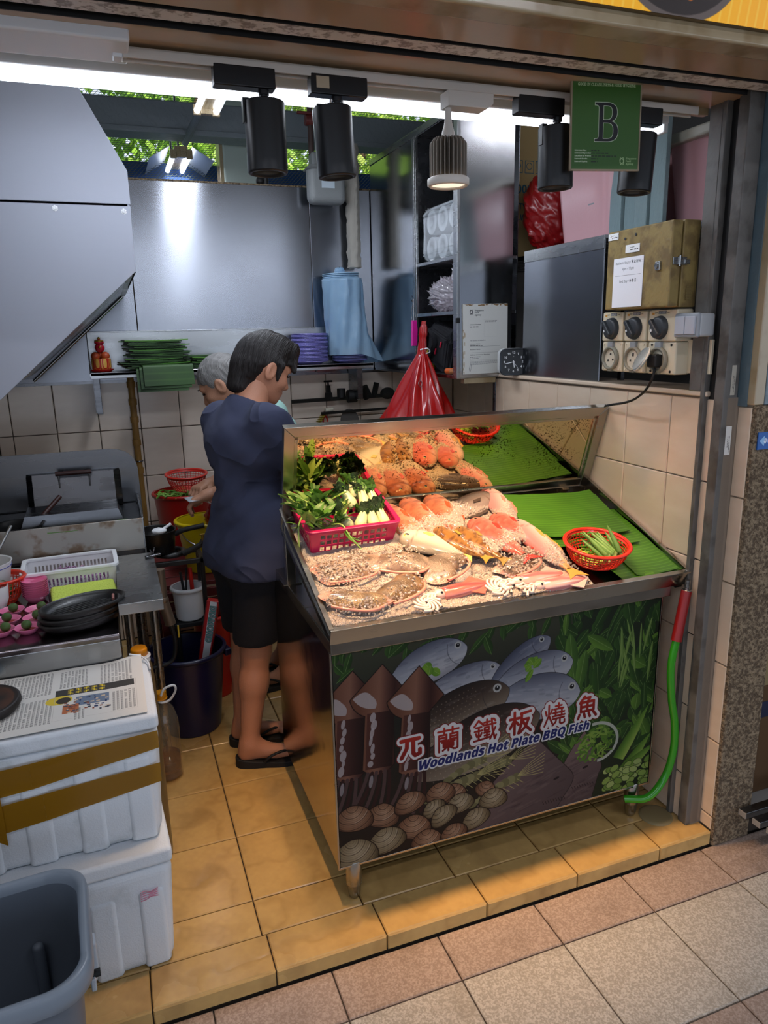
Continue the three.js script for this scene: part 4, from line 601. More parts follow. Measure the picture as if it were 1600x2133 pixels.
// clock, licence
{
  const t = thing('alarm_clock', 'small square black desk clock standing on the ledge', 'clock', [1.632, 1.44, -1.2], -0.28);
  obj('clock_case', P(new THREE.ExtrudeGeometry(rrect(0.112, 0.108, 0.024), { depth: 0.035, bevelEnabled: true, bevelSize: 0.003, bevelThickness: 0.003, bevelSegments: 2, curveSegments: 8 }), 0, 0.057, -0.038), std(0xc3c5c4, 0.4), t);
  obj('bezel', P(new THREE.ExtrudeGeometry(rrect(0.114, 0.11, 0.025), { depth: 0.004, bevelEnabled: true, bevelSize: 0.002, bevelThickness: 0.002, bevelSegments: 2, curveSegments: 8 }), 0, 0.057, 0.001), phy(0x24272b, 0.15, { metalness: 0.5 }), t);
  const f = obj('dial', new THREE.PlaneGeometry(0.104, 0.1).translate(0, 0.057, 0.0078), clothPrint(320, 308, (g, W, H) => { g.fillStyle = '#16181b'; g.fillRect(0, 0, W, H); g.fillStyle = '#f1f1ef'; g.font = '700 40px sans-serif'; g.textAlign = 'center'; for (let i = 1; i <= 12; i++) { const a = i / 12 * 6.283; g.fillText(String(i), W / 2 + Math.sin(a) * 122, H / 2 - Math.cos(a) * 120 + 14); } g.beginPath(); g.moveTo(W / 2 - 12, 92); g.lineTo(W / 2, 74); g.lineTo(W / 2 + 12, 92); g.fillStyle = '#888'; g.fill(); }, 0.3), t);
  const hand = (l, w, a) => P(box(w, l, 0.0012, 0, l / 2 - 0.006, 0), 0, 0.057, 0.0095, 0, 0, -a);
  obj('hour_hand', hand(0.03, 0.0035, 5.72 / 12 * 6.283), M.paper, t); obj('minute_hand', hand(0.044, 0.0028, 43 / 60 * 6.283), M.paper, t); obj('second_hand', hand(0.04, 0.001, 24 / 60 * 6.283), M.paper, t);
}
{
  const t = thing('licence_certificate', 'worn laminated food licence on the steel cabinet front', 'certificate', [1.58, 1.594, -1.3555]); t.rotation.z = 0.01;
  const s = sheet('certificate', 0.222, 0.3, clothPrint(640, 860, (g, W, H) => {
    g.fillStyle = '#dcdcd6'; g.fillRect(0, 0, W, H); g.fillStyle = '#8a6a44'; for (let i = 0; i < 40; i++) g.fillRect(rr(0, W), rr(0, 14), rr(10, 50), rr(3, 18));
    g.fillStyle = 'rgba(150,120,80,0.35)'; for (let i = 0; i < 30; i++) g.fillRect(rr(-6, 14), rr(300, H), rr(6, 26), rr(10, 50));
    leafMark(g, 120, 96, 62, '#23282b'); g.fillStyle = '#23282b'; g.font = '700 27px sans-serif'; ['Singapore', 'Food', 'Agency'].forEach((s, i) => g.fillText(s, 166, 86 + i * 28)); g.font = '700 20px sans-serif'; g.fillText('Licence Number', 100, 256); lines(g, 100, 272, 120, 1, 1, 9, '#444', 0);
    g.strokeStyle = '#c4c4be'; g.lineWidth = 2; g.strokeRect(300, 190, 200, 210); lines(g, 316, 204, 170, 2, 13, 6, '#777', 0.1);
    g.fillText('The licence is issued to', 100, 452); g.fillText('Licensee Name', 100, 494); lines(g, 100, 506, 180, 1, 1, 8, '#555', 0); g.fillRect(100, 520, 430, 2); g.fillText('Business Name', 100, 562); g.fillRect(100, 596, 430, 2); g.fillText('Address of Licensed Premises', 100, 630); lines(g, 100, 646, 150, 2, 20, 8, '#666', 0.2); g.fillRect(100, 690, 430, 2); lines(g, 100, 706, 430, 4, 12, 5, '#888', 0.4);
  }, 0.35), t, 0xcfcac0, 0.002);
  obj('safety_pin', tube([[-0.075, -0.105, 0.004], [-0.082, -0.13, 0.004], [-0.078, -0.138, 0.004], [-0.074, -0.13, 0.004], [-0.072, -0.108, 0.004]], 0.0008, 30, 5), M.steel, t);
}
// neighbour's boxes on the high shelf
M.pinkPlastic = phy(0xd9a6ab, 0.35, { clearcoat: 0.2, bumpMap: rep(nFine, 4), bumpScale: 0.0004 });
M.lidPlastic = std(0xc9c4b4, 0.4);
function pinkBox(pos, turn, lab, w, h, d) {
  const t = thing('storage_box', lab, 'storage box', pos, turn, 'pink storage boxes'), s0 = rrect(w * 0.86, d * 0.86, 0.05);
  const g = new THREE.ExtrudeGeometry(rrect(w, d, 0.055), { depth: h, bevelEnabled: false, curveSegments: 10 }).rotateX(-Math.PI / 2); const p = g.attributes.position; for (let i = 0; i < p.count; i++) { const k = lerp(0.86, 1, p.getY(i) / h); p.setX(i, p.getX(i) * k); p.setZ(i, p.getZ(i) * k); } g.computeVertexNormals();
  obj('box_body', g, M.pinkPlastic, t);
  const l = obj('lid', P(new THREE.ExtrudeGeometry(rrect(w + 0.04, d + 0.04, 0.06), { depth: 0.02, bevelEnabled: true, bevelSize: 0.008, bevelThickness: 0.008, bevelSegments: 3, curveSegments: 10 }).rotateX(-Math.PI / 2), 0, h, 0), M.lidPlastic, t);
  each('caster', [[-1, -1], [1, -1], [-1, 1], [1, 1]].map(([a, b]) => cyl(0.012, 0.012, 0.02, a * w * 0.33, -0.004, b * d * 0.33, 0, 0, Math.PI / 2, 12)), M.black, t); return t;
}
const pb = pinkBox([1.995, 1.972, -0.99], 0, 'pink storage box with a printed size sticker, left of the teal panel', 0.42, 0.3, 0.38);
{ const s = obj('size_sticker', new THREE.PlaneGeometry(0.035, 0.13).rotateY(-Math.PI / 2).translate(-0.203, 0.165, 0.06), clothPrint(128, 476, (g, W, H) => { g.fillStyle = '#8f9296'; g.fillRect(0, 0, W, H); g.fillStyle = '#1d2b66'; g.fillRect(0, 0, W, 120); g.fillStyle = '#f2e23a'; g.font = '700 64px sans-serif'; g.fillText('BOX', 4, 90, 120); g.fillStyle = '#20242c'; g.font = '700 44px sans-serif'; g.fillText('68', 8, 250); g.fillText('FC', 8, 310); g.strokeStyle = '#eee'; g.lineWidth = 6; g.beginPath(); g.arc(64, 400, 40, 0, 7); g.stroke(); g.fillStyle = '#eee'; g.fillRect(34, 390, 60, 18); }, 0.4), pb); s.rotation.z = -0.09; }
pinkBox([2.12, 1.972, -0.5], 0, 'pink storage box with a cream lid, right of the teal panel', 0.4, 0.27, 0.36);
{
  const t = thing('teal_wall_panel', 'teal grey ribbed panel strip between the pink boxes', 'panel', [1.825, 1.956, -0.65]);
  each('panel_strip', [[-0.2, 0x6d888d, 0.0], [-0.13, 0x8fa9ab, 0.012], [-0.06, 0x5c6a6f, 0.0], [0.01, 0x7f938e, 0.01]].map(([z, c, o]) => { const g = rbox(0.02, 0.42, 0.066, 0.004, o, 0.21, z + 0.05); return g; }), phy(0x81979a, 0.45, { bumpMap: rep(nMid, 4), bumpScale: 0.002 }), t);
}
function crumple(g, amp, f, s = 0) { const p = g.attributes.position, n = g.attributes.normal; for (let i = 0; i < p.count; i++) { const x = p.getX(i), y = p.getY(i), z = p.getZ(i); const a = Math.abs(fbm(x * f * 0.1 + s + 7 + z * f * 0.037, y * f * 0.1 + z * f * 0.081 + 5, 16, 3) - 0.5) * 2 - 0.25; p.setXYZ(i, x + n.getX(i) * a * amp, y + n.getY(i) * a * amp, z + n.getZ(i) * a * amp); } g.computeVertexNormals(); return g; }
{
  const t = tag(obj('red_rubbish_bag', P(crumple(new THREE.SphereGeometry(1, 72, 52).scale(0.14, 0.195, 0.125), 0.03, 26), 1.915, 2.135, -1.345), phy(0x9a1417, 0.32, { transmission: 0.12, thickness: 0, clearcoat: 0.3 })), 'full red plastic bag beside the pink box', 'bag');
}
{
  const t = thing('carton', 'brown cardboard carton with blue print behind the red bag', 'carton', [2.0, 1.956, -1.8], 0);
  obj('carton_body', rbb(-0.22, 0.22, 0.0, 0.72, -0.25, 0.25, 0.004), std(0xa98f5f, 0.85), t);
  obj('carton_print', new THREE.PlaneGeometry(0.44, 0.7).translate(0, 0.36, 0.2515), clothPrint(640, 1018, (g, W, H) => { g.fillStyle = '#b89c68'; g.fillRect(0, 0, W, H); g.fillStyle = '#8f7240'; g.fillRect(250, 0, 110, 420); g.strokeStyle = g.fillStyle = '#2d5f78'; g.lineWidth = 4; for (let i = 0; i < 5; i++) { g.strokeRect(60 + i * 84, 420, 64, 74); g.beginPath(); g.arc(92 + i * 84, 452, 20, 0, 7); i % 2 ? g.stroke() : g.fill(); } g.font = '700 74px sans-serif'; g.fillText('2000 PP Ripple', 40, 620, 520); g.font = '700 52px sans-serif'; g.fillText('QTY:  2000', 60, 720); g.fillText('G.W.', 60, 790); }, 0.8), t);
}
// stickers on the shutter guide
for (const [y, w, h, lab] of [[1.475, 0.016, 0.085, 'faded strip label high on the shutter guide'], [1.3, 0.021, 0.085, 'white printed strip label low on the shutter guide']]) { const t = thing('guide_label', lab, 'label', [1.684, y, -0.0488]); sheet('paper', w, h, clothPrint(64, 256, (g, W, H) => { g.fillStyle = y > 1.4 ? '#b8b2a4' : '#e2e2de'; g.fillRect(0, 0, W, H); g.save(); g.translate(W, 0); g.rotate(Math.PI / 2); lines(g, 90, 16, 150, 2, 18, 6, '#444', 0.3); g.restore(); }, 0.6), t, 0xe2e2de, 0.0006); }
// hose by the counter
{
  const t = thing('drain_hose', 'green hose with a red sleeve hanging at the right end of the counter', 'hose', [1.6, 0, -0.13]);
  obj('red_sleeve', rod([0.035, 0.82, 0.02], [0.0, 0.66, 0.03], 0.0165, 20), std(0x8e1616, 0.35), t);
  obj('green_hose', tube([[0.002, 0.67, 0.03], [-0.012, 0.58, 0.03], [0.0, 0.46, 0.03], [0.022, 0.36, 0.03], [0.025, 0.26, 0.03], [0.0, 0.16, 0.025], [-0.06, 0.1, 0.02], [-0.12, 0.085, -0.02]], 0.0125, 80, 12), phy(0x2f9418, 0.25, { clearcoat: 0.4 }), t);
  obj('spigot', [cyl(0.008, 0.008, 0.04, 0.037, 0.835, 0.02), tor(0.012, 0.004, 0.037, 0.82, 0.02, Math.PI / 2, 0, 0)], M.steel, t);
}
{ const t = thing('floor_drain_cover', 'small round drain cover on the floor by the counter leg', 'drain', [1.6, 0.0, -0.13]); obj('cover', lathe([[0, 0.008], [0.045, 0.008], [0.055, 0.004], [0.056, 0]], 24), std(0x8a7a55, 0.6), t); }
// neighbour's rack and cartons
{
  const t = thing('metal_rack', 'low rack of dark bars with bright cut ends outside the next stall', 'rack', [2.15, CF, 0.08]);
  for (let i = 0; i < 3; i++) { const x = -0.345 + i * 0.004, z = -0.042 + i * 0.052, b = obj('bar', muv(rbox(0.7, 0.022, 0.032, 0.002, x + 0.35, 0.12 - 0.0 * i, z)), M.steelDark, t); obj('end_cap', rbox(0.003, 0.02, 0.03, 0.001, x - 0.001, 0.12, z), std(0xa09a92, 0.5), b); }
  each('rack_leg', [[0.1, -0.04], [0.1, 0.06], [0.3, -0.04], [0.3, 0.06]].map(([x, z]) => muv(bb(x - 0.012, x + 0.012, 0, 0.109, z - 0.012, z + 0.012))), M.steelDark, t);
}
for (const [y, c, lab] of [[0, 0x5a4024, 'lower brown carton in the dark next stall'], [0.42, 0x8c7a56, 'upper tan carton in the dark next stall']]) { const t = thing('neighbour_carton', lab, 'carton', [2.3, y, -0.35]); obj('carton_body', rbb(-0.3, 0.3, 0, 0.42, -0.25, 0.25, 0.004), std(c, 0.85), t); obj('tape_strip', bb(-0.301, 0.301, 0.3, 0.36, -0.2505, 0.2515), std(y ? 0x9a8a60 : 0x1b2140, 0.4), t); }
tag(obj('ledge_lime', sph(0.016, 1.7, 1.456, -0.125 - 0.075, 1.15, 1, 1, 18), M_lime()), 'green lime lying on the ledge beside the guide post', 'lime');
function M_lime() { return phy(0x93b02c, 0.4, { clearcoat: 0.15 }); }
// ---------- cooking line and boxes on the left
const plas = (c, r = 0.35, o = {}) => phy(c, r, { clearcoat: 0.15, ...o });
M.whitePlastic = plas(0xe6e8ea, 0.35); M.pink = plas(0xe87aa5, 0.3); M.redPlastic = plas(0xc01c12, 0.32); M.orangeRed = plas(0xd93417, 0.32);
M.castIron = phy(0x0d0d0e, 0.32, { clearcoat: 0.35, clearcoatRoughness: 0.25, bumpMap: rep(nFine, 6), bumpScale: 0.0006 });
M.wood = std(0x6d3c1c, 0.5, { map: dtex(128, (u, v) => mixc(hex(0x8a4f26), hex(0x54290f), fbm(u, v * 6, 4, 4)), true, [6, 6]) });
M.banana = phy(0xffffff, 0.38, { map: dtex(512, (u, v) => { const s = 0.5 + 0.5 * Math.sin(u * 6.283 * 56), a = fbm(u, v, 6, 4); return mixc(mixc(hex(0x2a5a12), hex(0x4f8a20), a), hex(0x8cb84c), Math.pow(s, 9) * 0.4); }, true), bumpMap: dtex(512, (u) => 0.5 + 0.5 * Math.sin(u * 6.283 * 56), false), bumpScale: 0.00025 });
M.bananaDark = phy(0xffffff, 0.55, { map: dtex(256, (u, v) => mixc(mixc(hex(0x16330d), hex(0x335c1c), fbm(u, v, 6, 4)), hex(0x62823a), Math.pow(0.5 + 0.5 * Math.sin(u * 6.283 * 30), 9) * 0.3), true) });
// prep table
{
  const t = thing('prep_table', 'stainless prep table crowded with sauces and hot plates', 'table', [-0.297, 0, -0.82]);
  obj('table_top', muv(rbox(0.497, 0.03, 0.595, 0.006, 0, 0.785, 0, 0, 0, 0, 3)), phy(0x9a9294, 0.3, { metalness: 1, roughnessMap: rep(brush, 1.5) }), t);
  obj('front_apron', muv(rbox(0.497, 0.075, 0.012, 0.005, 0, 0.748, 0.292)), M.steel, t);
  each('table_leg', [[-1, 1], [1, 1], [-1, -1], [1, -1]].map(([a, b]) => cyl(0.018, 0.018, 0.77, a * 0.22, 0.385, b * 0.255)), M.steel, t);
  obj('under_shelf', muv(rbox(0.46, 0.012, 0.52, 0.003, 0, 0.2, 0)), M.steelDark, t);
}
{
  const t = thing('side_stand', 'narrow stainless side shelf next to the griddle front', 'stand', [0.018, 0, -0.86]);
  obj('shelf_plate', [muv(rbox(0.13, 0.004, 0.53, 0.001, 0, 0.86, 0)), muv(rbox(0.13, 0.035, 0.006, 0.002, 0, 0.845, 0.263))], M.steel, t);
  obj('shelf_rail', muv(rbox(0.02, 0.03, 0.5, 0.002, 0.04, 0.842, 0)), M.steelDark, t);
  each('stand_leg', [[0.045, -0.24], [-0.045, -0.24]].map(([x, z]) => cyl(0.016, 0.016, 0.83, x, 0.415, z)), M.steel, t);
}
{
  const t = thing('griddle', 'stainless griddle with a rounded splash guard at its far end', 'griddle', [-0.2425, 0, -1.4]), W = 0.605;
  obj('griddle_body', muv(rbb(-W / 2, W / 2, 0.62, 0.945, -0.22, 0.22, 0.004)), M.steelDark, t);
  obj('front_panel', muv(rbb(-W / 2, W / 2, 0.865, 0.985, 0.222, 0.23, 0.003)), phy(0xa8a49c, 0.45, { metalness: 1, map: dtex(256, (u, v) => mixc(hex(0xffffff), hex(0x8a5a36), sstep(0.55, 0.75, fbm(u, v, 8, 5)) * 0.55), true, [2, 2]) }), t);
  obj('side_panel', muv(rbb(W / 2 - 0.004, W / 2 + 0.004, 0.7, 0.985, -0.22, 0.23, 0.002)), M.steel, t);
  obj('hot_surface', muv(bb(-W / 2 + 0.01, W / 2 - 0.01, 0.945, 0.952, -0.21, 0.2)), M.castIron, t);
  const s = new THREE.Shape(); s.moveTo(-W / 2, 0.94); s.lineTo(W / 2 + 0.015, 0.87); s.lineTo(W / 2 + 0.012, 1.1); s.quadraticCurveTo(W / 2, 1.18, W / 2 - 0.09, 1.185); s.lineTo(-W / 2, 1.185); s.closePath();
  obj('splash_guard', muv(new THREE.ExtrudeGeometry(s, { depth: 0.006, bevelEnabled: false, curveSegments: 8 }).translate(0, 0, -0.235)), M.steelDark, t);
  obj('side_guard', muv(bb(-W / 2 - 0.002, -W / 2 + 0.004, 0.94, 1.185, -0.23, 0.1)), M.steelDark, t);
  each('griddle_leg', [[-1, 1], [1, 1], [-1, -1], [1, -1]].map(([a, b]) => cyl(0.02, 0.02, 0.62, a * 0.26, 0.31, b * 0.18)), M.steelDark, t);
}
function lidGeo(w, d, h, k) { const g = new THREE.BoxGeometry(w, h, d), p = g.attributes.position; for (let i = 0; i < p.count; i++) if (p.getY(i) > 0) { p.setX(i, p.getX(i) * k); p.setZ(i, p.getZ(i) * k); } g.computeVertexNormals(); return g; }
{
  const t = thing('griddle_cover', 'dark flat-topped metal cover lying on the griddle', 'cover', [-0.185, 0.953, -1.38], 0.02);
  obj('cover', muv(P(lidGeo(0.36, 0.19, 0.05, 0.9), 0, 0.025, 0)), M.steelDark, t); obj('cover_rim', [muv(rbox(0.37, 0.006, 0.2, 0.002, 0, 0.004, 0))], M.castIron, t);
}
{
  const t = thing('handled_cover', 'steel cover with a wooden handle leaning on the splash guard', 'cover', [-0.18, 0.965, -1.575]); t.rotation.x = -0.28;
  obj('cover', muv(P(lidGeo(0.36, 0.16, 0.035, 0.86), 0, 0.07, 0, Math.PI / 2, 0, 0)), M.steelDark, t);
  each('handle_post', [-0.055, 0.06].map((x) => rod([x, 0.08, 0.02], [x, 0.135, 0.045], 0.003)), M.steel, t); obj('wooden_grip', rod([-0.065, 0.135, 0.045], [0.07, 0.135, 0.045], 0.009, 14), M.wood, t);
}
{
  const t = thing('frying_pan', 'black frying pan with a brown handle on the griddle', 'pan', [-0.37, 0.954, -1.26]);
  obj('pan_body', vessel([[0, 0], [0.07, 0.0], [0.09, 0.03], [0.094, 0.032]], 0.004), phy(0x2b2a29, 0.35, { metalness: 0.6 }), t); obj('handle', rod([0.075, 0.035, -0.05], [0.145, 0.095, -0.13], 0.009), M.wood, t);
}
function leafSheet(w, l, curl, seed2 = 0, seg = 14, th = 0.0016) { const g = new THREE.BoxGeometry(w, th, l, seg, 1, seg), p = g.attributes.position, uv = g.attributes.uv; for (let i = 0; i < p.count; i++) { const x = p.getX(i), z = p.getZ(i); p.setY(i, p.getY(i) + curl * (Math.pow(Math.abs(x / w * 2), 3) * 0.5 + 0.5 * (fbm(x * 0.9 + seed2 + 3, z * 0.9 + 5, 8, 3) - 0.5))); uv.setXY(i, z * 1.2 + seed2, x * 1.2); if (Math.abs(z) > l * 0.499) p.setZ(i, z + (fbm(x * 2 + seed2, 1.7, 8, 2) - 0.5) * 0.02); } g.computeVertexNormals(); return g; }
tag(obj('griddle_leaf', P(leafSheet(0.28, 0.07, 0.006, 1), -0.13, 0.962, -1.215, 0, 0.14, 0.0), M.banana), 'strip of banana leaf laid along the griddle front', 'leaf');
// burner stand behind
{
  const t = thing('burner_stand', 'black gas burner stand between the griddle and the buckets', 'burner', [0.165, 0, -1.5]);
  each('stand_leg', [[-0.08, 0.08], [0.12, 0.08], [-0.08, -0.08], [0.12, -0.08]].map(([x, z]) => cyl(0.01, 0.01, 0.3, x, 0.57, z)), M.castIron, t);
  obj('top_frame', [rbox(0.22, 0.02, 0.02, 0.003, 0.02, 0.72, 0.08), rbox(0.22, 0.02, 0.02, 0.003, 0.02, 0.72, -0.08), rbox(0.02, 0.02, 0.18, 0.003, -0.08, 0.72, 0), rbox(0.02, 0.02, 0.18, 0.003, 0.12, 0.72, 0)], M.castIron, t);
  obj('burner_ring', [tor(0.055, 0.012, 0, 0.745, 0, Math.PI / 2, 0, 0), cyl(0.022, 0.03, 0.04, 0, 0.745, 0)], M.castIron, t);
  const v = obj('gas_valve', [rod([0.05, 0.75, 0.06], [0.13, 0.79, 0.08], 0.012), cyl(0.014, 0.014, 0.03, 0.135, 0.795, 0.085, 0.4, 0, 0.9)], M.castIron, t); obj('valve_tap', [cyl(0.006, 0.006, 0.03, 0.13, 0.815, 0.09), rbox(0.024, 0.006, 0.008, 0.002, 0.13, 0.832, 0.09)], std(0x9a7a34, 0.4, { metalness: 0.8 }), v);
}
{
  const t = thing('saucepan', 'black saucepan with its handle pointing at the red bin', 'pan', [0.11, 0.758, -1.5]);
  obj('pan_body', vessel([[0, 0], [0.075, 0.0], [0.085, 0.09], [0.089, 0.093]], 0.004), M.castIron, t); obj('handle', tube([[0.08, 0.07, 0.02], [0.11, 0.085, 0.03], [0.2, 0.1, 0.04]], 0.011), M.black, t);
}
{
  const t = thing('spring_clip', 'dark metal spring clip on the edge of the side shelf', 'clip', [0.08, 0.863, -1.06], 0.3);
  obj('jaw', rbox(0.055, 0.008, 0.018, 0.002, 0, 0.004, 0), M.steelDark, t); obj('handle', [rod([0, 0.008, 0], [0.012, 0.03, -0.01], 0.003), rod([0, 0.008, 0], [-0.01, 0.03, 0.006], 0.003)], M.steelDark, t);
}
tag(obj('plastic_scoop', [P(crumple(new THREE.SphereGeometry(1, 24, 16).scale(0.03, 0.013, 0.022), 0.004, 200), 0.125, 0.862, -1.43), rod([0.13, 0.86, -1.43], [0.175, 0.885, -1.44], 0.006)], M.whitePlastic), 'small white plastic scoop resting on the saucepan rim', 'scoop');
// hot plates
{
  const ring = (s, y0) => { const pr = [[0, 0], [0.8, 0], [0.93, 0.09], [1, 0.2], [1, 0.24], [0.95, 0.25], [0.9, 0.2], [0.8, 0.07], [0, 0.06]]; return lathe(pr.map(([r, y]) => [r * 0.13, y * 0.13]), 48).scale(1, 1, 0.66); };
  const labs = ['lowest black oval hot plate in the stack on the prep table', 'middle black oval hot plate in the stack on the prep table', 'ridged top hot plate of the black oval stack'];
  for (let i = 0; i < 3; i++) {
    const t = thing('hot_plate', labs[i], 'hot plate', [-0.15 + i * 0.003, 0.801 + i * 0.019, -0.655 + i * 0.004], 0.46 + i * 0.03, 'black oval hot plates'); if (i === 2) t.rotation.x = -0.03;
    obj('plate_body', ring(), M.castIron, t);
    if (i === 2) each('ridge', Array.from({ length: 9 }, (_, k) => { const z = -0.055 + k * 0.0138, l = 0.2 * Math.sqrt(Math.max(0.05, 1 - (z / 0.068) ** 2)); return rbox(l, 0.003, 0.004, 0.001, 0, 0.0095, z); }), M.castIron, t);
    if (i === 2) obj('food_scrap', rod([0.085, 0.018, 0.02], [0.1, 0.024, -0.005], 0.004), std(0xa06a62, 0.5), t);
  }
}
{
  const t = thing('folded_towel', 'folded lime green towel with black edging', 'towel', [-0.15, 0.801, -0.865], 0.1);
  M.towel = std(0xc4d65a, 0.95, { bumpMap: rep(nFine, 8), bumpScale: 0.003 });
  const g = rbox(0.2, 0.034, 0.17, 0.012, 0, 0.019, 0, 0, 0, 0, 5), p = g.attributes.position; for (let i = 0; i < p.count; i++) p.setY(i, p.getY(i) * (1 + 0.25 * Math.sin(p.getX(i) * 18) * Math.sin(p.getZ(i) * 14 + 1))); g.computeVertexNormals();
  obj('cloth', muv(g), M.towel, t); obj('edging', [tube([[-0.1, 0.016, 0.075], [-0.1, 0.018, -0.06], [-0.09, 0.022, -0.08], [0.0, 0.028, -0.082], [0.09, 0.025, -0.08]], 0.005, 40)], M.black, t);
}
// slotted white basket with sliced shallots
function slottedBasket(t, w, d, h, mat, flare, n, hole) {
  const wall = (len, name) => { const s = new THREE.Shape([[-len / 2, 0], [len / 2, 0], [len / 2 * flare, h], [-len / 2 * flare, h]].map((q) => new THREE.Vector2(...q))); const k = Math.max(3, Math.round(len / n)); for (let i = 0; i < k; i++) { const x = -len / 2 + (i + 0.5) * len / k; if (i < 1 || i > k - 2) continue; const hs = hole(x, len / k, h); for (const pts of hs) s.holes.push(new THREE.Path(pts.map((q) => new THREE.Vector2(...q)))); } return new THREE.ExtrudeGeometry(s, { depth: 0.003, bevelEnabled: false }); };
  const lean = (o) => Math.atan2((o * (flare - 1)) / 2, h);
  obj('basket_wall', P(wall(w), 0, 0, d / 2, lean(d), 0, 0), mat, t); obj('basket_wall', P(wall(w), 0, 0, -d / 2 - 0.003, -lean(d), 0, 0), mat, t);
  const a = wall(d); obj('basket_wall', P(P(wall(d), 0, 0, 0, lean(w), 0, 0), 0, 0, 0, 0, Math.PI / 2, 0).translate(w / 2, 0, 0), mat, t); obj('basket_wall', P(P(wall(d), 0, 0, 0, lean(w), 0, 0), 0, 0, 0, 0, -Math.PI / 2, 0).translate(-w / 2, 0, 0), mat, t);
  obj('basket_floor', box(w, 0.003, d, 0, 0.0015, 0), mat, t);
  const R = rrect(w * flare + 0.018, d * flare + 0.018, 0.022), H2 = rrect(w * flare - 0.004, d * flare - 0.004, 0.014); R.holes.push(new THREE.Path(H2.getPoints(6))); obj('basket_rim', P(new THREE.ExtrudeGeometry(R, { depth: 0.006, bevelEnabled: true, bevelSize: 0.002, bevelThickness: 0.002, bevelSegments: 2, curveSegments: 6 }).rotateX(-Math.PI / 2), 0, h - 0.004, 0), mat, t);
}
const slot = (x, p, h) => [[[x - p * 0.26, h * 0.18], [x + p * 0.26, h * 0.18], [x + p * 0.26, h * 0.68], [x - p * 0.26, h * 0.68]]];
{
  const t = thing('white_basket', 'white slotted plastic basket of sliced shallots', 'basket', [-0.195, 0.802, -1.06 + 0.005], 0.04);
  slottedBasket(t, 0.27, 0.165, 0.078, M.whitePlastic, 1.07, 0.0125, slot);
}
{
  const one = new THREE.TorusGeometry(0.009, 0.0022, 5, 12, 4.6), n = 260, m = new THREE.InstancedMesh(one, plas(0xc9a9c2, 0.4), n); m.name = 'sliced_shallots'; tag(m, 'loose heap of pale purple shallot slices in the white basket', 'shallots', null, 'stuff'); const q = new THREE.Object3D();
  for (let i = 0; i < n; i++) { const x = rr(-0.11, 0.11), z = rr(-0.06, 0.06), hh = 0.034 * Math.exp(-((x + 0.02) ** 2) / 0.004) + 0.012; q.position.set(-0.195 + x, 0.808 + rnd() * hh, -1.055 + z); q.rotation.set(rr(0, 6), rr(0, 6), rr(0, 6)); q.scale.setScalar(rr(0.7, 1.3)); q.updateMatrix(); m.setMatrixAt(i, q.matrix); m.setColorAt(i, new THREE.Color().setHSL(rr(0.78, 0.86), rr(0.15, 0.4), rr(0.55, 0.82))); }
  m.castShadow = m.receiveShadow = true; scene.add(m);
}
// newspaper under the basket
{
  const g = new THREE.BoxGeometry(0.4, 0.0015, 0.1, 20, 1, 6), p = g.attributes.position; for (let i = 0; i < p.count; i++) p.setY(i, p.getY(i) + 0.004 * fbm(p.getX(i) + 3, p.getZ(i) + 3, 16, 2) + Math.max(0, -p.getZ(i)) * 0.9); g.computeVertexNormals();
  tag(obj('table_newspaper', P(g, -0.27, 0.803, -1.115), std(0xcfc8c4, 0.9)), 'old newspaper sheet propped behind the white basket', 'newspaper');
}
// bowls and colander at the left edge
{
  const t = thing('enamel_bowl', 'large white bowl with a blue line under its rim', 'bowl', [-0.455, 0.801, -1.0]); obj('bowl_body', vessel([[0, 0], [0.045, 0], [0.075, 0.05], [0.088, 0.125], [0.091, 0.128]], 0.004), M.whitePlastic, t); obj('blue_line', tor(0.0866, 0.0012, 0, 0.113, 0, Math.PI / 2, 0, 0, 40), std(0x2a3f9a, 0.5), t); obj('minced_garlic', lathe([[0, 0.1], [0.04, 0.097], [0.075, 0.088]], 24), std(0xcbb98c, 0.8, { bumpMap: rep(nFine, 10), bumpScale: 0.006 }), t);
  tag(obj('ladle', rod([-0.44, 0.9, -1.0], [-0.36, 1.03, -1.06], 0.005), M.steel), 'steel ladle handle sticking out of the white bowl', 'ladle');
  const c = thing('white_cup', 'white bowl cut off by the left edge in front of the colander', 'bowl', [-0.415, 0.801, -0.865]); obj('bowl_body', vessel([[0, 0], [0.03, 0], [0.044, 0.04], [0.048, 0.085]], 0.003), M.whitePlastic, c);
}
// round mesh colander: real bars
function roundBasket(t, r, h, mat, rb, n = 34, rows = 5) {
  const bars = []; for (let i = 0; i < n; i++) { const a = i / n * 6.283; bars.push(tube([[Math.cos(a) * rb, 0.003, Math.sin(a) * rb], [Math.cos(a) * lerp(rb, r, 0.62), h * 0.4, Math.sin(a) * lerp(rb, r, 0.62)], [Math.cos(a) * r, h, Math.sin(a) * r]], 0.0016, 4, 5)); }
  for (let k = 1; k < rows; k++) { const f = k / rows; bars.push(tor(lerp(rb, r, Math.pow(f, 0.7)), 0.0016, 0, h * f, 0, Math.PI / 2, 0, 0, 36, 6.2832, 5)); }
  obj('mesh_wall', bars, mat, t); obj('rim', lathe([[r - 0.004, h - 0.003], [r + 0.006, h - 0.004], [r + 0.008, h], [r + 0.004, h + 0.004], [r - 0.004, h + 0.003], [r - 0.004, h - 0.003]], 44), mat, t); obj('base', [cyl(rb, rb, 0.003, 0, 0.002, 0, 0, 0, 0, 28), lathe([[r * 0.93, h * 0.86], [r, h]], 44)], mat, t);
}
M.lime = plas(0x3f5f22, 0.4, { bumpMap: rep(nFine, 5), bumpScale: 0.0006 });
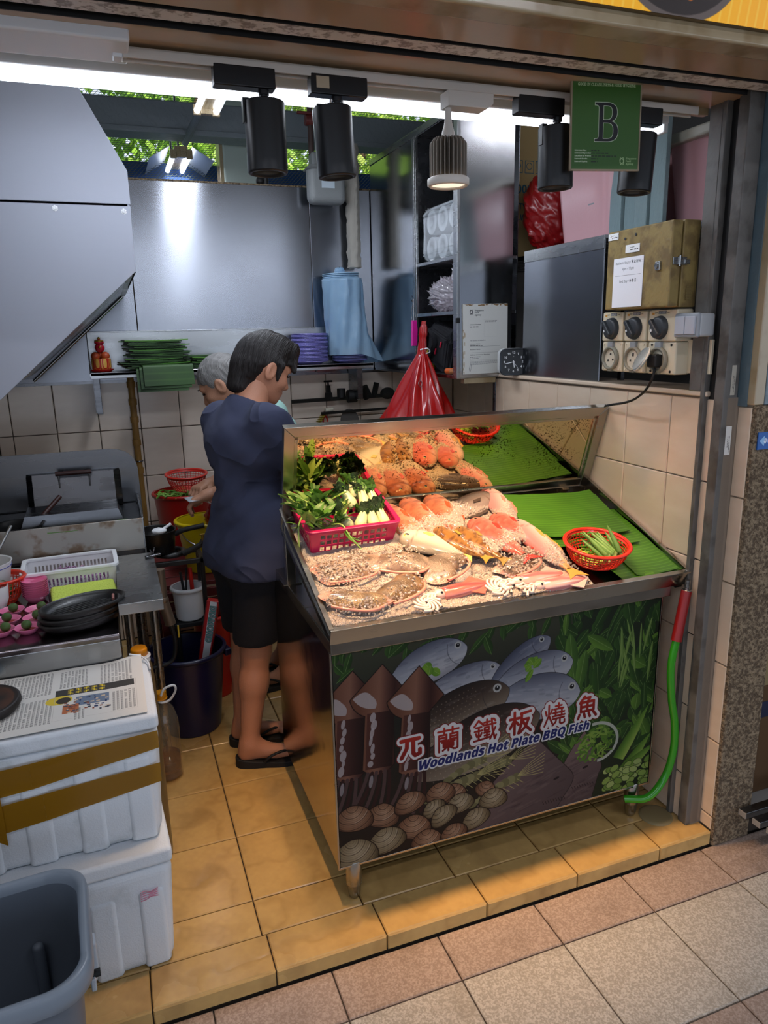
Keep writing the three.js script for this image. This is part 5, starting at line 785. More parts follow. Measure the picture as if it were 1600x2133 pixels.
{ const t = thing('lime_colander', 'orange red colander of limes at the left edge', 'colander', [-0.4, 0.801, -0.95]); roundBasket(t, 0.07, 0.085, M.orangeRed, 0.04); }
for (let i = 0; i < 6; i++) tag(obj('colander_lime', sph(0.018, -0.4 + Math.cos(i * 1.05) * 0.032 * (i ? 1 : 0), 0.845 + (i ? 0 : 0.016), -0.95 + Math.sin(i * 1.05) * 0.032 * (i ? 1 : 0), 1, 0.95, 1, 18), M.lime), 'green lime in the orange red colander', 'lime', 'limes in the colander');
// stack of pink saucers
for (let i = 0; i < 9; i++) { const t = tag(obj('pink_saucer', P(vessel([[0, 0], [0.026, 0], [0.035, 0.014], [0.041, 0.022]], 0.002, 32), -0.3, 0.801 + i * 0.0065, -0.925), M.pink), 'pink plastic saucer in the stack beside the colander', 'saucer', 'stacked pink saucers'); }
{
  const sauce = phy(0xb8481c, 0.25, { clearcoat: 0.3, bumpMap: rep(nFine, 12), bumpScale: 0.002 });
  const pos = [[-0.36, -0.81, 'lime half hidden'], [-0.285, -0.79], [-0.362, -0.728], [-0.285, -0.715], [-0.37, -0.645], [-0.3, -0.638]];
  const where = ['back left', 'back right', 'middle left', 'middle right', 'front left', 'front right'];
  pos.forEach(([x, z], i) => {
    const t = thing('sauce_dish', 'pink saucer of chilli sauce, ' + where[i] + ' one of the group of six', 'saucer', [x, 0.801, z], 0, 'sauce dishes on the prep table');
    const d = obj('dish', vessel([[0, 0], [0.02, 0], [0.028, 0.01], [0.036, 0.018], [0.037, 0.0195]], 0.0018, 40), M.pink, t); obj('sauce', lathe([[0, 0.0095], [0.015, 0.009], [0.026, 0.0075]], 24), sauce, t);
    tag(obj('dish_lime', sph(0.0145, x + 0.008 * Math.sin(i * 2.1) + 0.004, 0.824, z - 0.006, 1, 0.95, 1, 20), M.lime), 'green lime resting in the ' + where[i] + ' sauce dish', 'lime', 'limes in the sauce dishes');
  });
}
// ---------- polystyrene boxes
M.foam = std(0xe4e8ec, 0.85, { bumpMap: rep(dtex(256, (u, v) => { const c = fbm(u, v, 64, 2); return c; }, false), 6), bumpScale: 0.0005, map: dtex(256, (u, v) => mixc(hex(0xf1f4f6), hex(0xcfd3d3), sstep(0.55, 0.85, fbm(u, v, 6, 5))), true, [2, 2]) });
function foamBox(name, lab, pos, turn, w, h, d, lidH) {
  const t = thing(name, lab, 'box', pos, turn, 'polystyrene boxes');
  const g = new RoundedBoxGeometry(w, h, d, 3, 0.028), p = g.attributes.position; for (let i = 0; i < p.count; i++) { const k = lerp(0.94, 1, (p.getY(i) + h / 2) / h); p.setX(i, p.getX(i) * k); p.setZ(i, p.getZ(i) * k); } g.computeVertexNormals(); g.translate(0, h / 2, 0);
  obj('box_body', muv(g), M.foam, t);
  const la = Math.atan(0.03 * d / h), lb = Math.atan(0.03 * w / h), ribs = []; for (let i = -2; i <= 2; i++) { const x = i * w * 0.2; ribs.push(P(new RoundedBoxGeometry(w * 0.115, h * 0.8, 0.03, 3, 0.014), x, h * 0.4, d / 2 - 0.0165, la, 0, 0)); }
  each('rib', ribs.map((q) => muv(q)), M.foam, t); each('rib', [-1, 0, 1].map((i) => muv(P(new RoundedBoxGeometry(0.03, h * 0.8, d * 0.16, 3, 0.014), w / 2 - 0.0225, h * 0.4, i * d * 0.28, 0, 0, -lb))), M.foam, t);
  if (lidH) obj('lid', muv(rbox(w + 0.004, lidH, d + 0.004, 0.012, 0, h + lidH / 2, 0, 0, 0, 0, 3)), M.foam, t);
  return t;
}
const fb1 = foamBox('foam_box', 'lower white polystyrene box with a faint pink mark', [-0.287, 0, -0.305], 0.05, 0.6, 0.31, 0.39, 0.045);
obj('pink_mark', Array.from({ length: 5 }, (_, i) => tube([[0.213, 0.246 - i * 0.006, 0.1985], [0.225 + 0.004 * (i % 2), 0.249 - i * 0.0065, 0.1985], [0.24, 0.244 - i * 0.004, 0.1985], [0.257, 0.25 - i * 0.006, 0.1985]], 0.0012, 16, 5)), std(0xd98aa0, 0.8), fb1).userData.label = 'faint pink scribbled mark';
const fb2 = foamBox('foam_box', 'upper polystyrene box bound with brown packing tape', [-0.278, 0.356, -0.338], 0.01, 0.6, 0.315, 0.35, 0.043);
{
  M.tape = phy(0x9c6f12, 0.22, { transmission: 0.35, thickness: 0, clearcoat: 0.6 });
  const strip = (pts, wd) => { const s = []; for (let i = 0; i < pts.length - 1; i++) { const [a, b] = [pts[i], pts[i + 1]]; const g = new THREE.PlaneGeometry(1, 1, 24, 6), p = g.attributes.position; for (let k = 0; k < p.count; k++) { const u = p.getX(k) + 0.5, v = p.getY(k); const x = lerp(a[0], b[0], u), y = lerp(a[1], b[1], u) + v * lerp(wd[i], wd[i + 1], u), zz = lerp(a[2], b[2], u) + 0.0012 + 0.0015 * Math.abs(Math.sin(v * 9 + u * 4)) + (y - 0.16) * 0.036; p.setXYZ(k, x, y, zz); } g.computeVertexNormals(); s.push(g); } return s; };
  const z = 0.179; obj('upper_tape', strip([[-0.3, 0.245, z], [0.0, 0.262, z], [0.297, 0.29, z - 0.006]], [0.075, 0.07, 0.05]), M.tape, fb2); obj('lower_tape', strip([[-0.3, 0.14, z], [0.02, 0.17, z], [0.295, 0.195, z - 0.006]], [0.08, 0.075, 0.055]), M.tape, fb2); obj('cross_tape', strip([[-0.12, 0.21, z + 0.002], [-0.07, 0.17, z + 0.004]], [0.16, 0.16]), M.tape, fb2);
}
// newspaper on the upper box
{
  const t = thing('box_newspaper', 'chinese newspaper spread over the upper polystyrene box', 'newspaper', [-0.298, 0.7155, -0.345]);
  const g = new THREE.BoxGeometry(0.6, 0.0012, 0.34, 30, 1, 18), p = g.attributes.position; for (let i = 0; i < p.count; i++) { const x = p.getX(i), z = p.getZ(i); p.setY(i, p.getY(i) + 0.0015 + 0.004 * fbm(x * 1.2 + 2, z * 1.2 + 3, 8, 3) + 0.012 * sstep(0.2, 0.3, x) * sstep(-0.05, -0.18, z)); } g.computeVertexNormals();
  obj('sheet', g, std(0xffffff, 0.85, { map: ctex(1400, 840, (c, W, H) => {
    c.fillStyle = '#d9d6cf'; c.fillRect(0, 0, W, H);
    const col = (x, y, w, n, h) => { for (let i = 0; i < n; i++) { const cx = x + i * w / n; for (let k = 0; k < h / 13; k++) if (rnd() > 0.05) { c.fillStyle = '#4a4844'; c.fillRect(cx, y + k * 13, w / n * 0.28, 7); c.fillRect(cx + w / n * 0.36, y + k * 13 + 1, w / n * 0.2, 6); } } };
    col(180, 60, 300, 14, 300); col(560, 30, 300, 14, 330); col(900, 50, 170, 8, 250); col(1140, 40, 200, 9, 300); col(540, 430, 340, 15, 330); col(1000, 620, 60, 3, 150); col(1210, 480, 140, 6, 250); col(420, 400, 100, 5, 380);
    c.fillStyle = '#3a6f86'; c.fillRect(480, 70, 46, 300); c.fillStyle = '#fff'; for (let k = 0; k < 9; k++) { c.fillRect(488, 84 + k * 31, 30, 4); c.fillRect(500, 80 + k * 31, 5, 22); c.fillRect(490, 96 + k * 31, 26, 4); }
    c.fillStyle = '#c2222a'; for (let q = 0; q < 2; q++) for (let k = 0; k < 6; k++) { const x = 240 + q * 90, y = 400 + k * 66; c.fillRect(x, y, 66, 11); c.fillRect(x + 8, y + 22, 54, 9); c.fillRect(x + 26, y, 12, 56); c.fillRect(x + 6, y + 44, 58, 10); c.fillRect(x + 4, y + 10, 9, 40); }
    c.fillStyle = '#3b3936'; c.fillRect(880, 330, 460, 96); c.fillStyle = '#e3c92c'; c.font = '700 40px sans-serif'; for (let q = 0; q < 2; q++) for (let k = 0; k < 5; k++) { c.fillRect(950 + k * 46, 342 + q * 42, 32, 6); c.fillRect(962 + k * 46, 340 + q * 42, 7, 32); c.fillRect(950 + k * 46, 358 + q * 42, 34, 6); }
    c.fillStyle = '#d8bd3a'; c.beginPath(); c.ellipse(905, 480, 76, 60, 0, 0, 7); c.fill(); c.fillStyle = '#3a332a'; c.beginPath(); c.ellipse(930, 490, 40, 44, 0.3, 0, 7); c.fill();
    c.fillStyle = '#6d7c92'; c.fillRect(1000, 470, 190, 120); c.fillStyle = '#b56a42'; c.fillRect(930, 560, 90, 120); for (let i = 0; i < 60; i++) { c.fillStyle = ['#2a3a60', '#c9b49a', '#8a4a34', '#40454e'][i % 4]; c.fillRect(rr(930, 1180), rr(480, 670), rr(8, 26), rr(8, 22)); }
    c.strokeStyle = '#b9b4ab'; c.lineWidth = 2; c.strokeRect(880, 330, 470, 420);
  }) }), t);
}
{
  const t = thing('wooden_hot_plate_base', 'scorched dark round wooden board on the newspaper', 'board', [-0.405, 0.7215, -0.34]);
  obj('board', lathe([[0, 0.018], [0.085, 0.02], [0.098, 0.026], [0.105, 0.022], [0.107, 0.012], [0.1, 0.002], [0, 0]], 44), std(0xffffff, 0.55, { map: dtex(256, (u, v) => mixc(hex(0x1b1310), hex(0x4c2d1d), sstep(0.45, 0.75, fbm(u, v, 5, 4)))) }), t);
}
// grey bin in the walkway
{
  const t = thing('grey_bin', 'open grey plastic bin standing in the walkway', 'bin', [-0.365, CF, 0.225], 0.07), w = 0.4, d = 0.33, h = 0.55;
  const basePts = rrect(w, d, 0.07).getPoints(8), ringAt = (k, y) => basePts.map((q) => [q.x * k, y, q.y * k]);
  const loft = (levels) => { const n = levels[0].length, p = [], ix = []; levels.forEach((l) => l.forEach((q) => p.push(...q))); for (let a = 0; a < levels.length - 1; a++) for (let i = 0; i < n; i++) { const j = (i + 1) % n, A = a * n + i, B = a * n + j, C2 = (a + 1) * n + j, D = (a + 1) * n + i; ix.push(A, D, C2, A, C2, B); } const g = new THREE.BufferGeometry(); g.setAttribute('position', new THREE.Float32BufferAttribute(p, 3)); g.setAttribute('uv', new THREE.Float32BufferAttribute(new Float32Array(p.length / 3 * 2), 2)); g.setIndex(ix); g.computeVertexNormals(); return g; };
  M.binGrey = plas(0x5f6873, 0.42);
  obj('bin_body', loft([ringAt(0.02, 0.0), ringAt(0.78, 0.0), ringAt(0.8, 0.01), ringAt(0.97, h - 0.02), ringAt(0.955, h - 0.02), ringAt(0.78, 0.02), ringAt(0.02, 0.02)]), M.binGrey, t);
  obj('bin_rim', loft([ringAt(0.955, h - 0.03), ringAt(0.97, h - 0.045), ringAt(1.06, h - 0.04), ringAt(1.075, h - 0.02), ringAt(1.06, h), ringAt(1.02, h + 0.006), ringAt(0.965, h), ringAt(0.955, h - 0.03)]), plas(0x7d8894, 0.4), t);
  obj('side_clip', [rbox(0.014, 0.06, 0.035, 0.004, 0.212, h - 0.07, 0.02), rbox(0.01, 0.03, 0.03, 0.003, 0.205, h - 0.14, 0.02)], plas(0xaeb6be, 0.4), t);
  each('inner_rib', [[-0.02, -0.125], [0.1, -0.125]].map(([x, z]) => P(new THREE.CapsuleGeometry(0.012, 0.25, 4, 10), x, 0.28, z - 0.008, 0.05, 0, 0)), M.binGrey, t);
  obj('hinge_pin', cyl(0.008, 0.008, 0.02, 0.21, h - 0.125, 0.02, 0, 0, Math.PI / 2), M.black, t);
}
// oil containers
{
  const oil = phy(0xc98a1c, 0.05, { transmission: 0.85, thickness: 0.05, ior: 1.47, attenuationColor: new THREE.Color(0.75, 0.42, 0.05), attenuationDistance: 0.2 }), pet = phy(0xf3ead6, 0.08, { transmission: 0.92, thickness: 0 });
  const t = thing('oil_bottle', 'clear plastic oil bottle with a white carry handle on the floor', 'bottle', [0.055, 0, -1.02]);
  obj('bottle_body', lathe([[0, 0.002], [0.05, 0.003], [0.056, 0.012], [0.054, 0.06], [0.057, 0.1], [0.054, 0.14], [0.057, 0.2], [0.054, 0.24], [0.04, 0.285], [0.02, 0.31], [0.018, 0.33]], 36), pet, t);
  obj('oil', lathe([[0, 0.006], [0.046, 0.007], [0.051, 0.014], [0.05, 0.06], [0.05, 0.092], [0, 0.092]], 32), oil, t); obj('bottle_cap', [cyl(0.021, 0.021, 0.026, 0, 0.338, 0), tor(0.021, 0.003, 0, 0.326, 0, Math.PI / 2, 0, 0)], std(0xd9900f, 0.4), t);
  obj('carry_handle', tube([[-0.02, 0.325, 0], [0.0, 0.318, 0.022], [0.03, 0.322, 0.02], [0.055, 0.36, 0.018], [0.05, 0.375, 0.016], [0.015, 0.37, 0.02], [0.0, 0.345, 0.022]], 0.0045, 50, 8), M.whitePlastic, t);
  const u = thing('orange_cap_bottle', 'tall bottle with an orange cap between table and foam box', 'bottle', [-0.003, 0, -0.572]);
  obj('bottle_body', lathe([[0, 0.002], [0.036, 0.003], [0.038, 0.02], [0.038, 0.62], [0.034, 0.665], [0.028, 0.69]], 32), plas(0x6b5b3c, 0.3), u); obj('neck_ring', [cyl(0.029, 0.031, 0.02, 0, 0.695, 0), tor(0.03, 0.003, 0, 0.7, 0, Math.PI / 2, 0, 0)], M.whitePlastic, u); obj('bottle_cap', lathe([[0, 0.728], [0.021, 0.728], [0.024, 0.724], [0.025, 0.704], [0, 0.704]], 28), std(0xe08c0d, 0.4), u);
  tag(obj('power_cord', tube([[-0.03, 0.735, -0.515], [0.0, 0.728, -0.505], [0.018, 0.722, -0.47], [0.022, 0.72, -0.42]], 0.0025, 30), M.whitePlastic), 'thin white cord lying over the newspaper corner', 'cord');
}
// buckets at the back
const bucket = (name, lab, cat, pos, r, rb, h, mat, lip = 0.008) => { const t = thing(name, lab, cat, pos); obj('bucket_body', vessel([[0, 0], [rb, 0], [rb + 0.004, 0.006], [r, h]], 0.004, 44), mat, t); obj('rim', lathe([[r - 0.004, h - 0.012], [r + lip, h - 0.014], [r + lip + 0.003, h - 0.004], [r + lip, h + 0.003], [r - 0.004, h + 0.003]], 44), mat, t); return t; };
const blueBin = bucket('navy_bin', 'large dark navy plastic bin beside the side stand', 'bin', [0.185, 0, -1.37], 0.155, 0.115, 0.36, plas(0x12133a, 0.35));
each('bin_handle', [[0.16, 0.04], [-0.12, 0.1]].map(([x, z]) => rbox(0.03, 0.03, 0.05, 0.006, x, 0.335, z, 0, Math.atan2(z, x), 0)), plas(0x12133a, 0.35), blueBin);
bucket('red_floor_bin', 'red plastic bin on the floor behind the navy bin', 'bin', [0.325, 0, -1.63], 0.085, 0.066, 0.4, M.redPlastic);
{
  const t = thing('film_box', 'red box of cling film standing in the navy bin', 'box', [0.215, 0.1, -1.37]); t.rotation.set(-0.1, -0.3, -0.23);
  obj('carton', rbox(0.05, 0.46, 0.045, 0.002, 0, 0.23, 0), std(0xb5191c, 0.45), t);
  obj('print', new THREE.PlaneGeometry(0.049, 0.455).translate(0, 0.23, 0.0232), clothPrint(110, 1024, (g, W, H) => { g.fillStyle = '#c01d20'; g.fillRect(0, 0, W, H); g.fillStyle = '#e9edf0'; g.fillRect(34, 0, 64, 610); g.save(); g.translate(44, 30); g.rotate(Math.PI / 2); g.font = '700 74px sans-serif'; g.lineWidth = 12; g.strokeStyle = '#2b8a86'; g.strokeText('DIAMOND', 10, -0, 560); g.fillStyle = '#8f979c'; g.fillText('DIAMOND', 10, 0, 560); g.restore(); g.fillStyle = '#7a1012'; g.fillRect(0, 0, 8, H); }, 0.4), t);
  obj('serrated_edge', bb(-0.027, -0.025, 0.02, 0.44, 0.0, 0.02), M.steelDark, t);
}
{
  const t = thing('red_bench', 'dark red slatted wooden bench carrying the buckets', 'bench', [0.3, 0, -2.02]);
  const m = std(0x5c1512, 0.6, { bumpMap: rep(nMid, 4), bumpScale: 0.002 });
  each('slat', Array.from({ length: 6 }, (_, i) => muv(rbox(0.4, 0.022, 0.11, 0.004, 0, 0.539, 0.32 - i * 0.122))), m, t); each('apron_slat', [0.5, 0.45, 0.4].map((y) => muv(rbox(0.4, 0.04, 0.016, 0.003, 0, y, 0.384))), m, t); each('bench_leg', [[-0.17, 0.36], [0.17, 0.36], [-0.17, -0.3], [0.17, -0.3]].map(([x, z]) => muv(rbox(0.045, 0.528, 0.045, 0.004, x, 0.264, z))), m, t);
}
const yb = bucket('yellow_bucket', 'bright yellow bucket with a wire handle on the red bench', 'bucket', [0.345, 0.551, -1.83], 0.125, 0.085, 0.245, plas(0xcdb40c, 0.35));
obj('bail_handle', tube([[-0.12, 0.22, 0.02], [-0.08, 0.17, 0.11], [0.0, 0.14, 0.135], [0.08, 0.17, 0.11], [0.12, 0.22, 0.02]], 0.003, 40), M.steel, yb); obj('grip', rod([-0.03, 0.142, 0.134], [0.03, 0.142, 0.134], 0.008), std(0x8a6f3a, 0.5), yb);
tag(obj('red_meat_bag', P(crumple(new THREE.SphereGeometry(1, 36, 26).scale(0.055, 0.07, 0.05), 0.016, 120), 0.405, 0.805, -1.79), phy(0xa3161a, 0.3, { transmission: 0.2, thickness: 0 })), 'small red plastic bag hanging in the yellow bucket', 'bag');
bucket('red_bin', 'large red bin of vegetables at the back wall', 'bin', [0.295, 0.551, -2.2], 0.148, 0.115, 0.31, plas(0xa31410, 0.35));
{
  const t = thing('red_colander', 'red round colander resting on the large red bin', 'colander', [0.315, 0.872, -2.18]); t.rotation.x = 0.08; roundBasket(t, 0.1, 0.085, plas(0xc63025, 0.32), 0.06, 40, 7);
}
{ // vegetable trimmings in the bin
  const gs = []; for (let i = 0; i < 46; i++) { const x = rr(-0.11, 0.02), z = rr(-0.02, 0.12), a = rr(0, 6.28); gs.push(tube([[0.295 + x, 0.845 + rr(0, 0.02), -2.2 + z], [0.295 + x + Math.cos(a) * 0.03, 0.858 + rr(0, 0.02), -2.2 + z + Math.sin(a) * 0.03], [0.295 + x + Math.cos(a) * 0.055, 0.852 + rr(0, 0.02), -2.2 + z + Math.sin(a) * 0.055]], rr(0.003, 0.006), 6, 5)); }
  tag(obj('vegetable_trimmings', gs, std(0x6f9a3a, 0.6)), 'heap of green vegetable trimmings in the large red bin', 'vegetables', null, 'stuff');
}
{ const t = thing('low_stool', 'low dark stool carrying the white pail', 'stool', [0.225, 0, -1.56 + 0.0]); obj('seat', rbox(0.15, 0.02, 0.13, 0.004, -0.1 + 0.1, 0.42, 0.03), M.black, t); each('leg', [[-0.06, 0.08], [0.06, 0.08], [-0.06, -0.02], [0.06, -0.02]].map(([x, z]) => cyl(0.01, 0.01, 0.41, x, 0.205, z)), M.black, t); }
const pail = bucket('white_pail', 'white plastic pail holding tongs', 'pail', [0.225, 0.431, -1.53], 0.068, 0.054, 0.145, M.whitePlastic, 0.006);
tag(obj('tongs', [rod([0.215, 0.47, -1.53], [0.2, 0.64, -1.54], 0.006), rod([0.21, 0.47, -1.52], [0.225, 0.66, -1.53], 0.004)], M.castIron), 'black tongs standing in the white pail', 'tongs');
tag(obj('red_spatula', rod([0.245, 0.47, -1.52], [0.24, 0.66, -1.52], 0.009), M.redPlastic), 'red tool handle standing in the white pail', 'tool');
// gas hose under the side stand
{ const t = thing('gas_hose', 'grey gas pipe and hose below the side shelf', 'pipe', [0.1, 0.7, -1.1]); obj('pipe', [rod([0, 0.1, 0], [0, -0.02, 0], 0.018), sph(0.022, 0, -0.02, 0), rod([0, -0.02, 0], [0.02, -0.12, 0], 0.02)], std(0x7c6a58, 0.5, { metalness: 0.6 }), t); obj('hose', tube([[0.02, -0.12, 0], [0.03, -0.2, 0], [0.01, -0.27, 0], [-0.06, -0.28, 0.01]], 0.008), M.black, t); obj('yellow_tag', rbox(0.006, 0.05, 0.002, 0.0008, 0.045, -0.15, 0.01), std(0xc9a414, 0.5), t); }
// ---------- things on and under the wall shelf
const SY = 1.474;
{
  const t = thing('altar_ornament', 'small red and gold altar ornament on a red dish', 'ornament', [-0.03, SY, -2.33]);
  obj('red_dish', vessel([[0, 0], [0.045, 0], [0.058, 0.012]], 0.003), M.redPlastic, t); obj('gold_bowl', lathe([[0, 0.008], [0.04, 0.008], [0.046, 0.02], [0.046, 0.062], [0.043, 0.064], [0, 0.06]], 32), clothPrint(256, 64, (g, W, H) => { g.fillStyle = '#c99a45'; g.fillRect(0, 0, W, H); g.strokeStyle = '#a3231c'; g.lineWidth = 5; for (let i = 0; i < 8; i++) { g.beginPath(); g.arc(16 + i * 32, 32, 11, 0, 7); g.stroke(); g.fillStyle = '#a3231c'; g.fillRect(28 + i * 32, 14, 5, 36); } }, 0.4), t);
  each('orange', [[-0.024, 0.075, 0], [0.022, 0.075, 0.006], [0, 0.08, -0.02]].map(([x, y, z]) => sph(0.021, x, y, z)), std(0xa8441c, 0.5), t);
  obj('figure', [sph(0.023, 0, 0.115, 0, 1, 1, 0.9), sph(0.02, 0, 0.14, 0, 1.15, 0.55, 1), cyl(0.006, 0.016, 0.014, 0, 0.15, 0)], plas(0xb01a2c, 0.3), t); each('gold_trim', [tor(0.018, 0.004, 0, 0.148, 0, Math.PI / 2, 0, 0), sph(0.006, 0, 0.118, 0.021), sph(0.007, 0, 0.16, 0)], std(0xb88d2f, 0.35, { metalness: 0.7 }), t);
}
function leafStack(name, lab, pos, w, l, n, dy, droop) {
  const t = thing(name, lab, 'leaf stack', pos, 0, 'stacks of cut banana leaf');
  for (let i = 0; i < n; i++) { const g = leafSheet(w * rr(0.78, 1), l * rr(0.85, 1), 0.006, i * 0.7, 10, 0.0046); const m = obj('leaf', P(g, rr(-0.025, 0.025), i * dy + 0.004, rr(-0.012, 0.015), 0, rr(-0.2, 0.2), rr(-0.015, 0.015)), i % 4 === 1 ? M.banana : M.bananaDark, t); }
  if (droop) for (let i = 0; i < 3; i++) { const g = new THREE.BoxGeometry(0.24, 0.0015, 0.2, 12, 1, 16), p = g.attributes.position, uv = g.attributes.uv; for (let k = 0; k < p.count; k++) { const z = p.getZ(k) + 0.1, over = Math.max(0, z - 0.09 - i * 0.006); p.setY(k, p.getY(k) - over * 1.0); p.setZ(k, Math.min(z, 0.09 + i * 0.006 + over * 0.18)); uv.setXY(k, z, p.getX(k)); } g.computeVertexNormals(); obj('drooping_leaf', P(g, 0.02 + i * 0.01, 0.012 + i * 0.008, 0.06, 0, 0.05 * i, 0), M.bananaDark, t); }
  return t;
}
leafStack('banana_leaf_stack', 'tall pile of cut banana leaves hanging over the shelf edge', [0.225, SY, -2.335], 0.31, 0.17, 26, 0.0056, true);
leafStack('banana_leaf_stack', 'low dark pile of banana leaves beside the tall pile', [0.475, SY, -2.335], 0.19, 0.15, 12, 0.0055, false);
M.purple = plas(0x8a86cf, 0.3);
const plateG = vessel([[0, 0], [0.058, 0], [0.064, 0.003], [0.088, 0.0115], [0.0965, 0.0135], [0.0985, 0.0145], [0.0985, 0.0172]], 0.002, 40);
const ord = (i, n) => i === 0 ? 'bottom' : i === n - 1 ? 'top' : 'number ' + (i + 1) + ' from the bottom';
for (let i = 0; i < 22; i++) tag(obj('purple_plate', plateG.clone().translate(1.036 + rr(-0.002, 0.002), SY + i * 0.0069, -2.335), M.purple), 'lilac melamine plate in the tall stack, ' + ord(i, 22), 'plate', 'tall stack of lilac plates');
for (let i = 0; i < 8; i++) tag(obj('lilac_plate', plateG.clone().translate(1.262, SY + i * 0.0072, -2.335), i === 0 ? M.purple : plas(0x6d6c9c, 0.3)), 'lilac plate under the blue bagged stack, ' + ord(i, 8), 'plate', 'low stack of lilac plates');
{
  const t = thing('bagged_plates', 'tall stack of plates wrapped in translucent blue plastic', 'plates', [1.262, SY + 0.067, -2.335]); t.rotation.z = 0.03;
  for (let i = 0; i < 46; i++) obj('plate', plateG.clone().translate(0.0015 * Math.sin(i) - i * 0.0006, i * 0.0086, 0), std(0xa9cbe4, 0.4), t);
  const g = new THREE.CylinderGeometry(0.108, 0.118, 0.44, 64, 40, true), p = g.attributes.position; for (let i = 0; i < p.count; i++) { const x = p.getX(i), y = p.getY(i), z = p.getZ(i), a = Math.atan2(z, x), k = (y + 0.22) / 0.44; let r = lerp(0.118, 0.106, k) * (1 + 0.16 * (fbm(a / 6.283 + 3, k * 0.5 + 1, 12, 3) - 0.5) + 0.05 * Math.sin(a * 9 + k * 7)); if (k > 0.9) r *= 1 - (k - 0.9) * 8.4; const flare = Math.max(0, 0.22 - k) * 0.35 * Math.max(0, Math.cos(a + 0.3)); p.setXYZ(i, Math.cos(a) * (r + flare) - 0.0006 * 46 * k, y + 0.2 - Math.max(0, Math.cos(a + 0.3)) * Math.max(0, 0.2 - k) * 0.3, Math.sin(a) * r); } g.computeVertexNormals();
  const film = phy(0xb9dcf4, 0.35, { transmission: 0.55, thickness: 0, ior: 1.3, clearcoat: 0.3 }); obj('blue_bag', g, film, t); obj('bag_knot', P(crumple(new THREE.SphereGeometry(0.02, 20, 14).scale(1.4, 0.9, 1), 0.012, 300), -0.03, 0.42, 0), film, t);
}
tag(obj('blue_dish_cloth', P(crumple(new THREE.SphereGeometry(1, 28, 18).scale(0.035, 0.055, 0.03), 0.02, 140), 0.915, SY + 0.062, -2.39), std(0x2d3a5e, 0.8)), 'dark blue cloth bundle behind the man on the shelf', 'cloth');
// pipework below the shelf
{
  const t = thing('water_meter_pipe', 'grimy water pipe with stop tap and black meters below the shelf', 'pipe', [1.2, 1.27, -2.385]); const grime = std(0x23221f, 0.55, { metalness: 0.4, bumpMap: rep(nFine, 6), bumpScale: 0.002 });
  obj('pipe', [rod([-0.27, 0, 0], [0.36, 0.01, 0], 0.011), rod([-0.1, -0.075, -0.01], [0.36, -0.068, -0.01], 0.008)], grime, t);
  const tap = obj('stop_tap', [cyl(0.02, 0.024, 0.04, -0.055, 0.02, 0), cyl(0.012, 0.016, 0.05, -0.055, 0.055, 0)], grime, t); obj('tap_handle', [cyl(0.005, 0.005, 0.04, -0.055, 0.085, 0), rbox(0.05, 0.01, 0.012, 0.003, -0.055, 0.103, 0)], grime, tap);
  const met = obj('water_meter', [sph(0.034, 0.09, 0.012, 0.0), cyl(0.036, 0.036, 0.05, 0.08, 0.015, 0.01, 0, 0, Math.PI / 2), cyl(0.024, 0.024, 0.05, 0.02, 0.035, 0.0)], M.black, t); obj('meter_label', rbox(0.018, 0.03, 0.002, 0.0005, 0.105, 0.012, 0.05), M.paper, met);
  each('pipe_fitting', [cyl(0.03, 0.026, 0.07, 0.165, 0.03, 0, 0, 0, 0.5), cyl(0.016, 0.016, 0.08, 0.225, 0.045, 0, 0, 0, -0.25), sph(0.034, 0.3, 0.02, 0, 1.3, 1, 1)], grime, t);
}
{
  const t = thing('spiral_cord', 'yellow and black spiral cord hanging under the pipe', 'cord', [1.085, 1.2, -2.41]); const pts = []; for (let i = 0; i < 80; i++) { const a = i * 0.75; pts.push([0.04 - i * 0.0009 + 0.013 * Math.cos(a), -i * 0.0013, 0.013 * Math.sin(a)]); } obj('coil', tube(pts, 0.004, 240, 6), std(0x8a7a1c, 0.5), t); obj('connector', rod([0.045, 0.01, 0], [0.09, 0.015, 0], 0.012), std(0xc9c4b0, 0.5), t);
}
{
  const t = thing('kitchen_scissors', 'scissors with red and yellow handles hanging on the wall', 'scissors', [1.13, 1.12, -2.42]); obj('handle_loop', [P(new THREE.TorusGeometry(0.016, 0.005, 8, 24).scale(0.75, 1.6, 1), 0, 0.03, 0)], std(0xb52216, 0.4), t); obj('handle_base', rbox(0.024, 0.04, 0.01, 0.003, 0, -0.015, 0), std(0xc9a81a, 0.4), t); obj('blade', poly([[-0.01, -0.03], [0.01, -0.03], [0.002, -0.12], [-0.002, -0.12]], 0.003), M.steel, t);
}
tag(obj('wok_lid', P(new THREE.CylinderGeometry(0.055, 0.055, 0.006, 40).scale(1, 1, 1.3), 1.27, 1.14, -2.4, Math.PI / 2 - 0.1, 0, 0), std(0x4a4642, 0.5)), 'dark oval metal lid leaning on the tiles under the meter', 'lid');
tag(obj('steel_dome_lid', P(lathe([[0.0, 0.07], [0.03, 0.066], [0.08, 0.03], [0.1, 0.0], [0.104, 0]], 6), 1.02, 1.115, -1.45), M.steelMirror), 'faceted bright steel lid just behind the mirror', 'lid');
{ const t = thing('rear_worktop', 'steel worktop hidden behind the display mirror', 'worktop', [1.1, 0, -1.5]); obj('top', muv(rbox(0.5, 0.03, 0.4, 0.005, 0, 1.1, 0)), M.steel, t); each('leg', [[-0.2, 0.15], [0.2, 0.15], [-0.2, -0.15], [0.2, -0.15]].map(([x, z]) => cyl(0.018, 0.018, 1.085, x, 0.5425, z)), M.steel, t); }
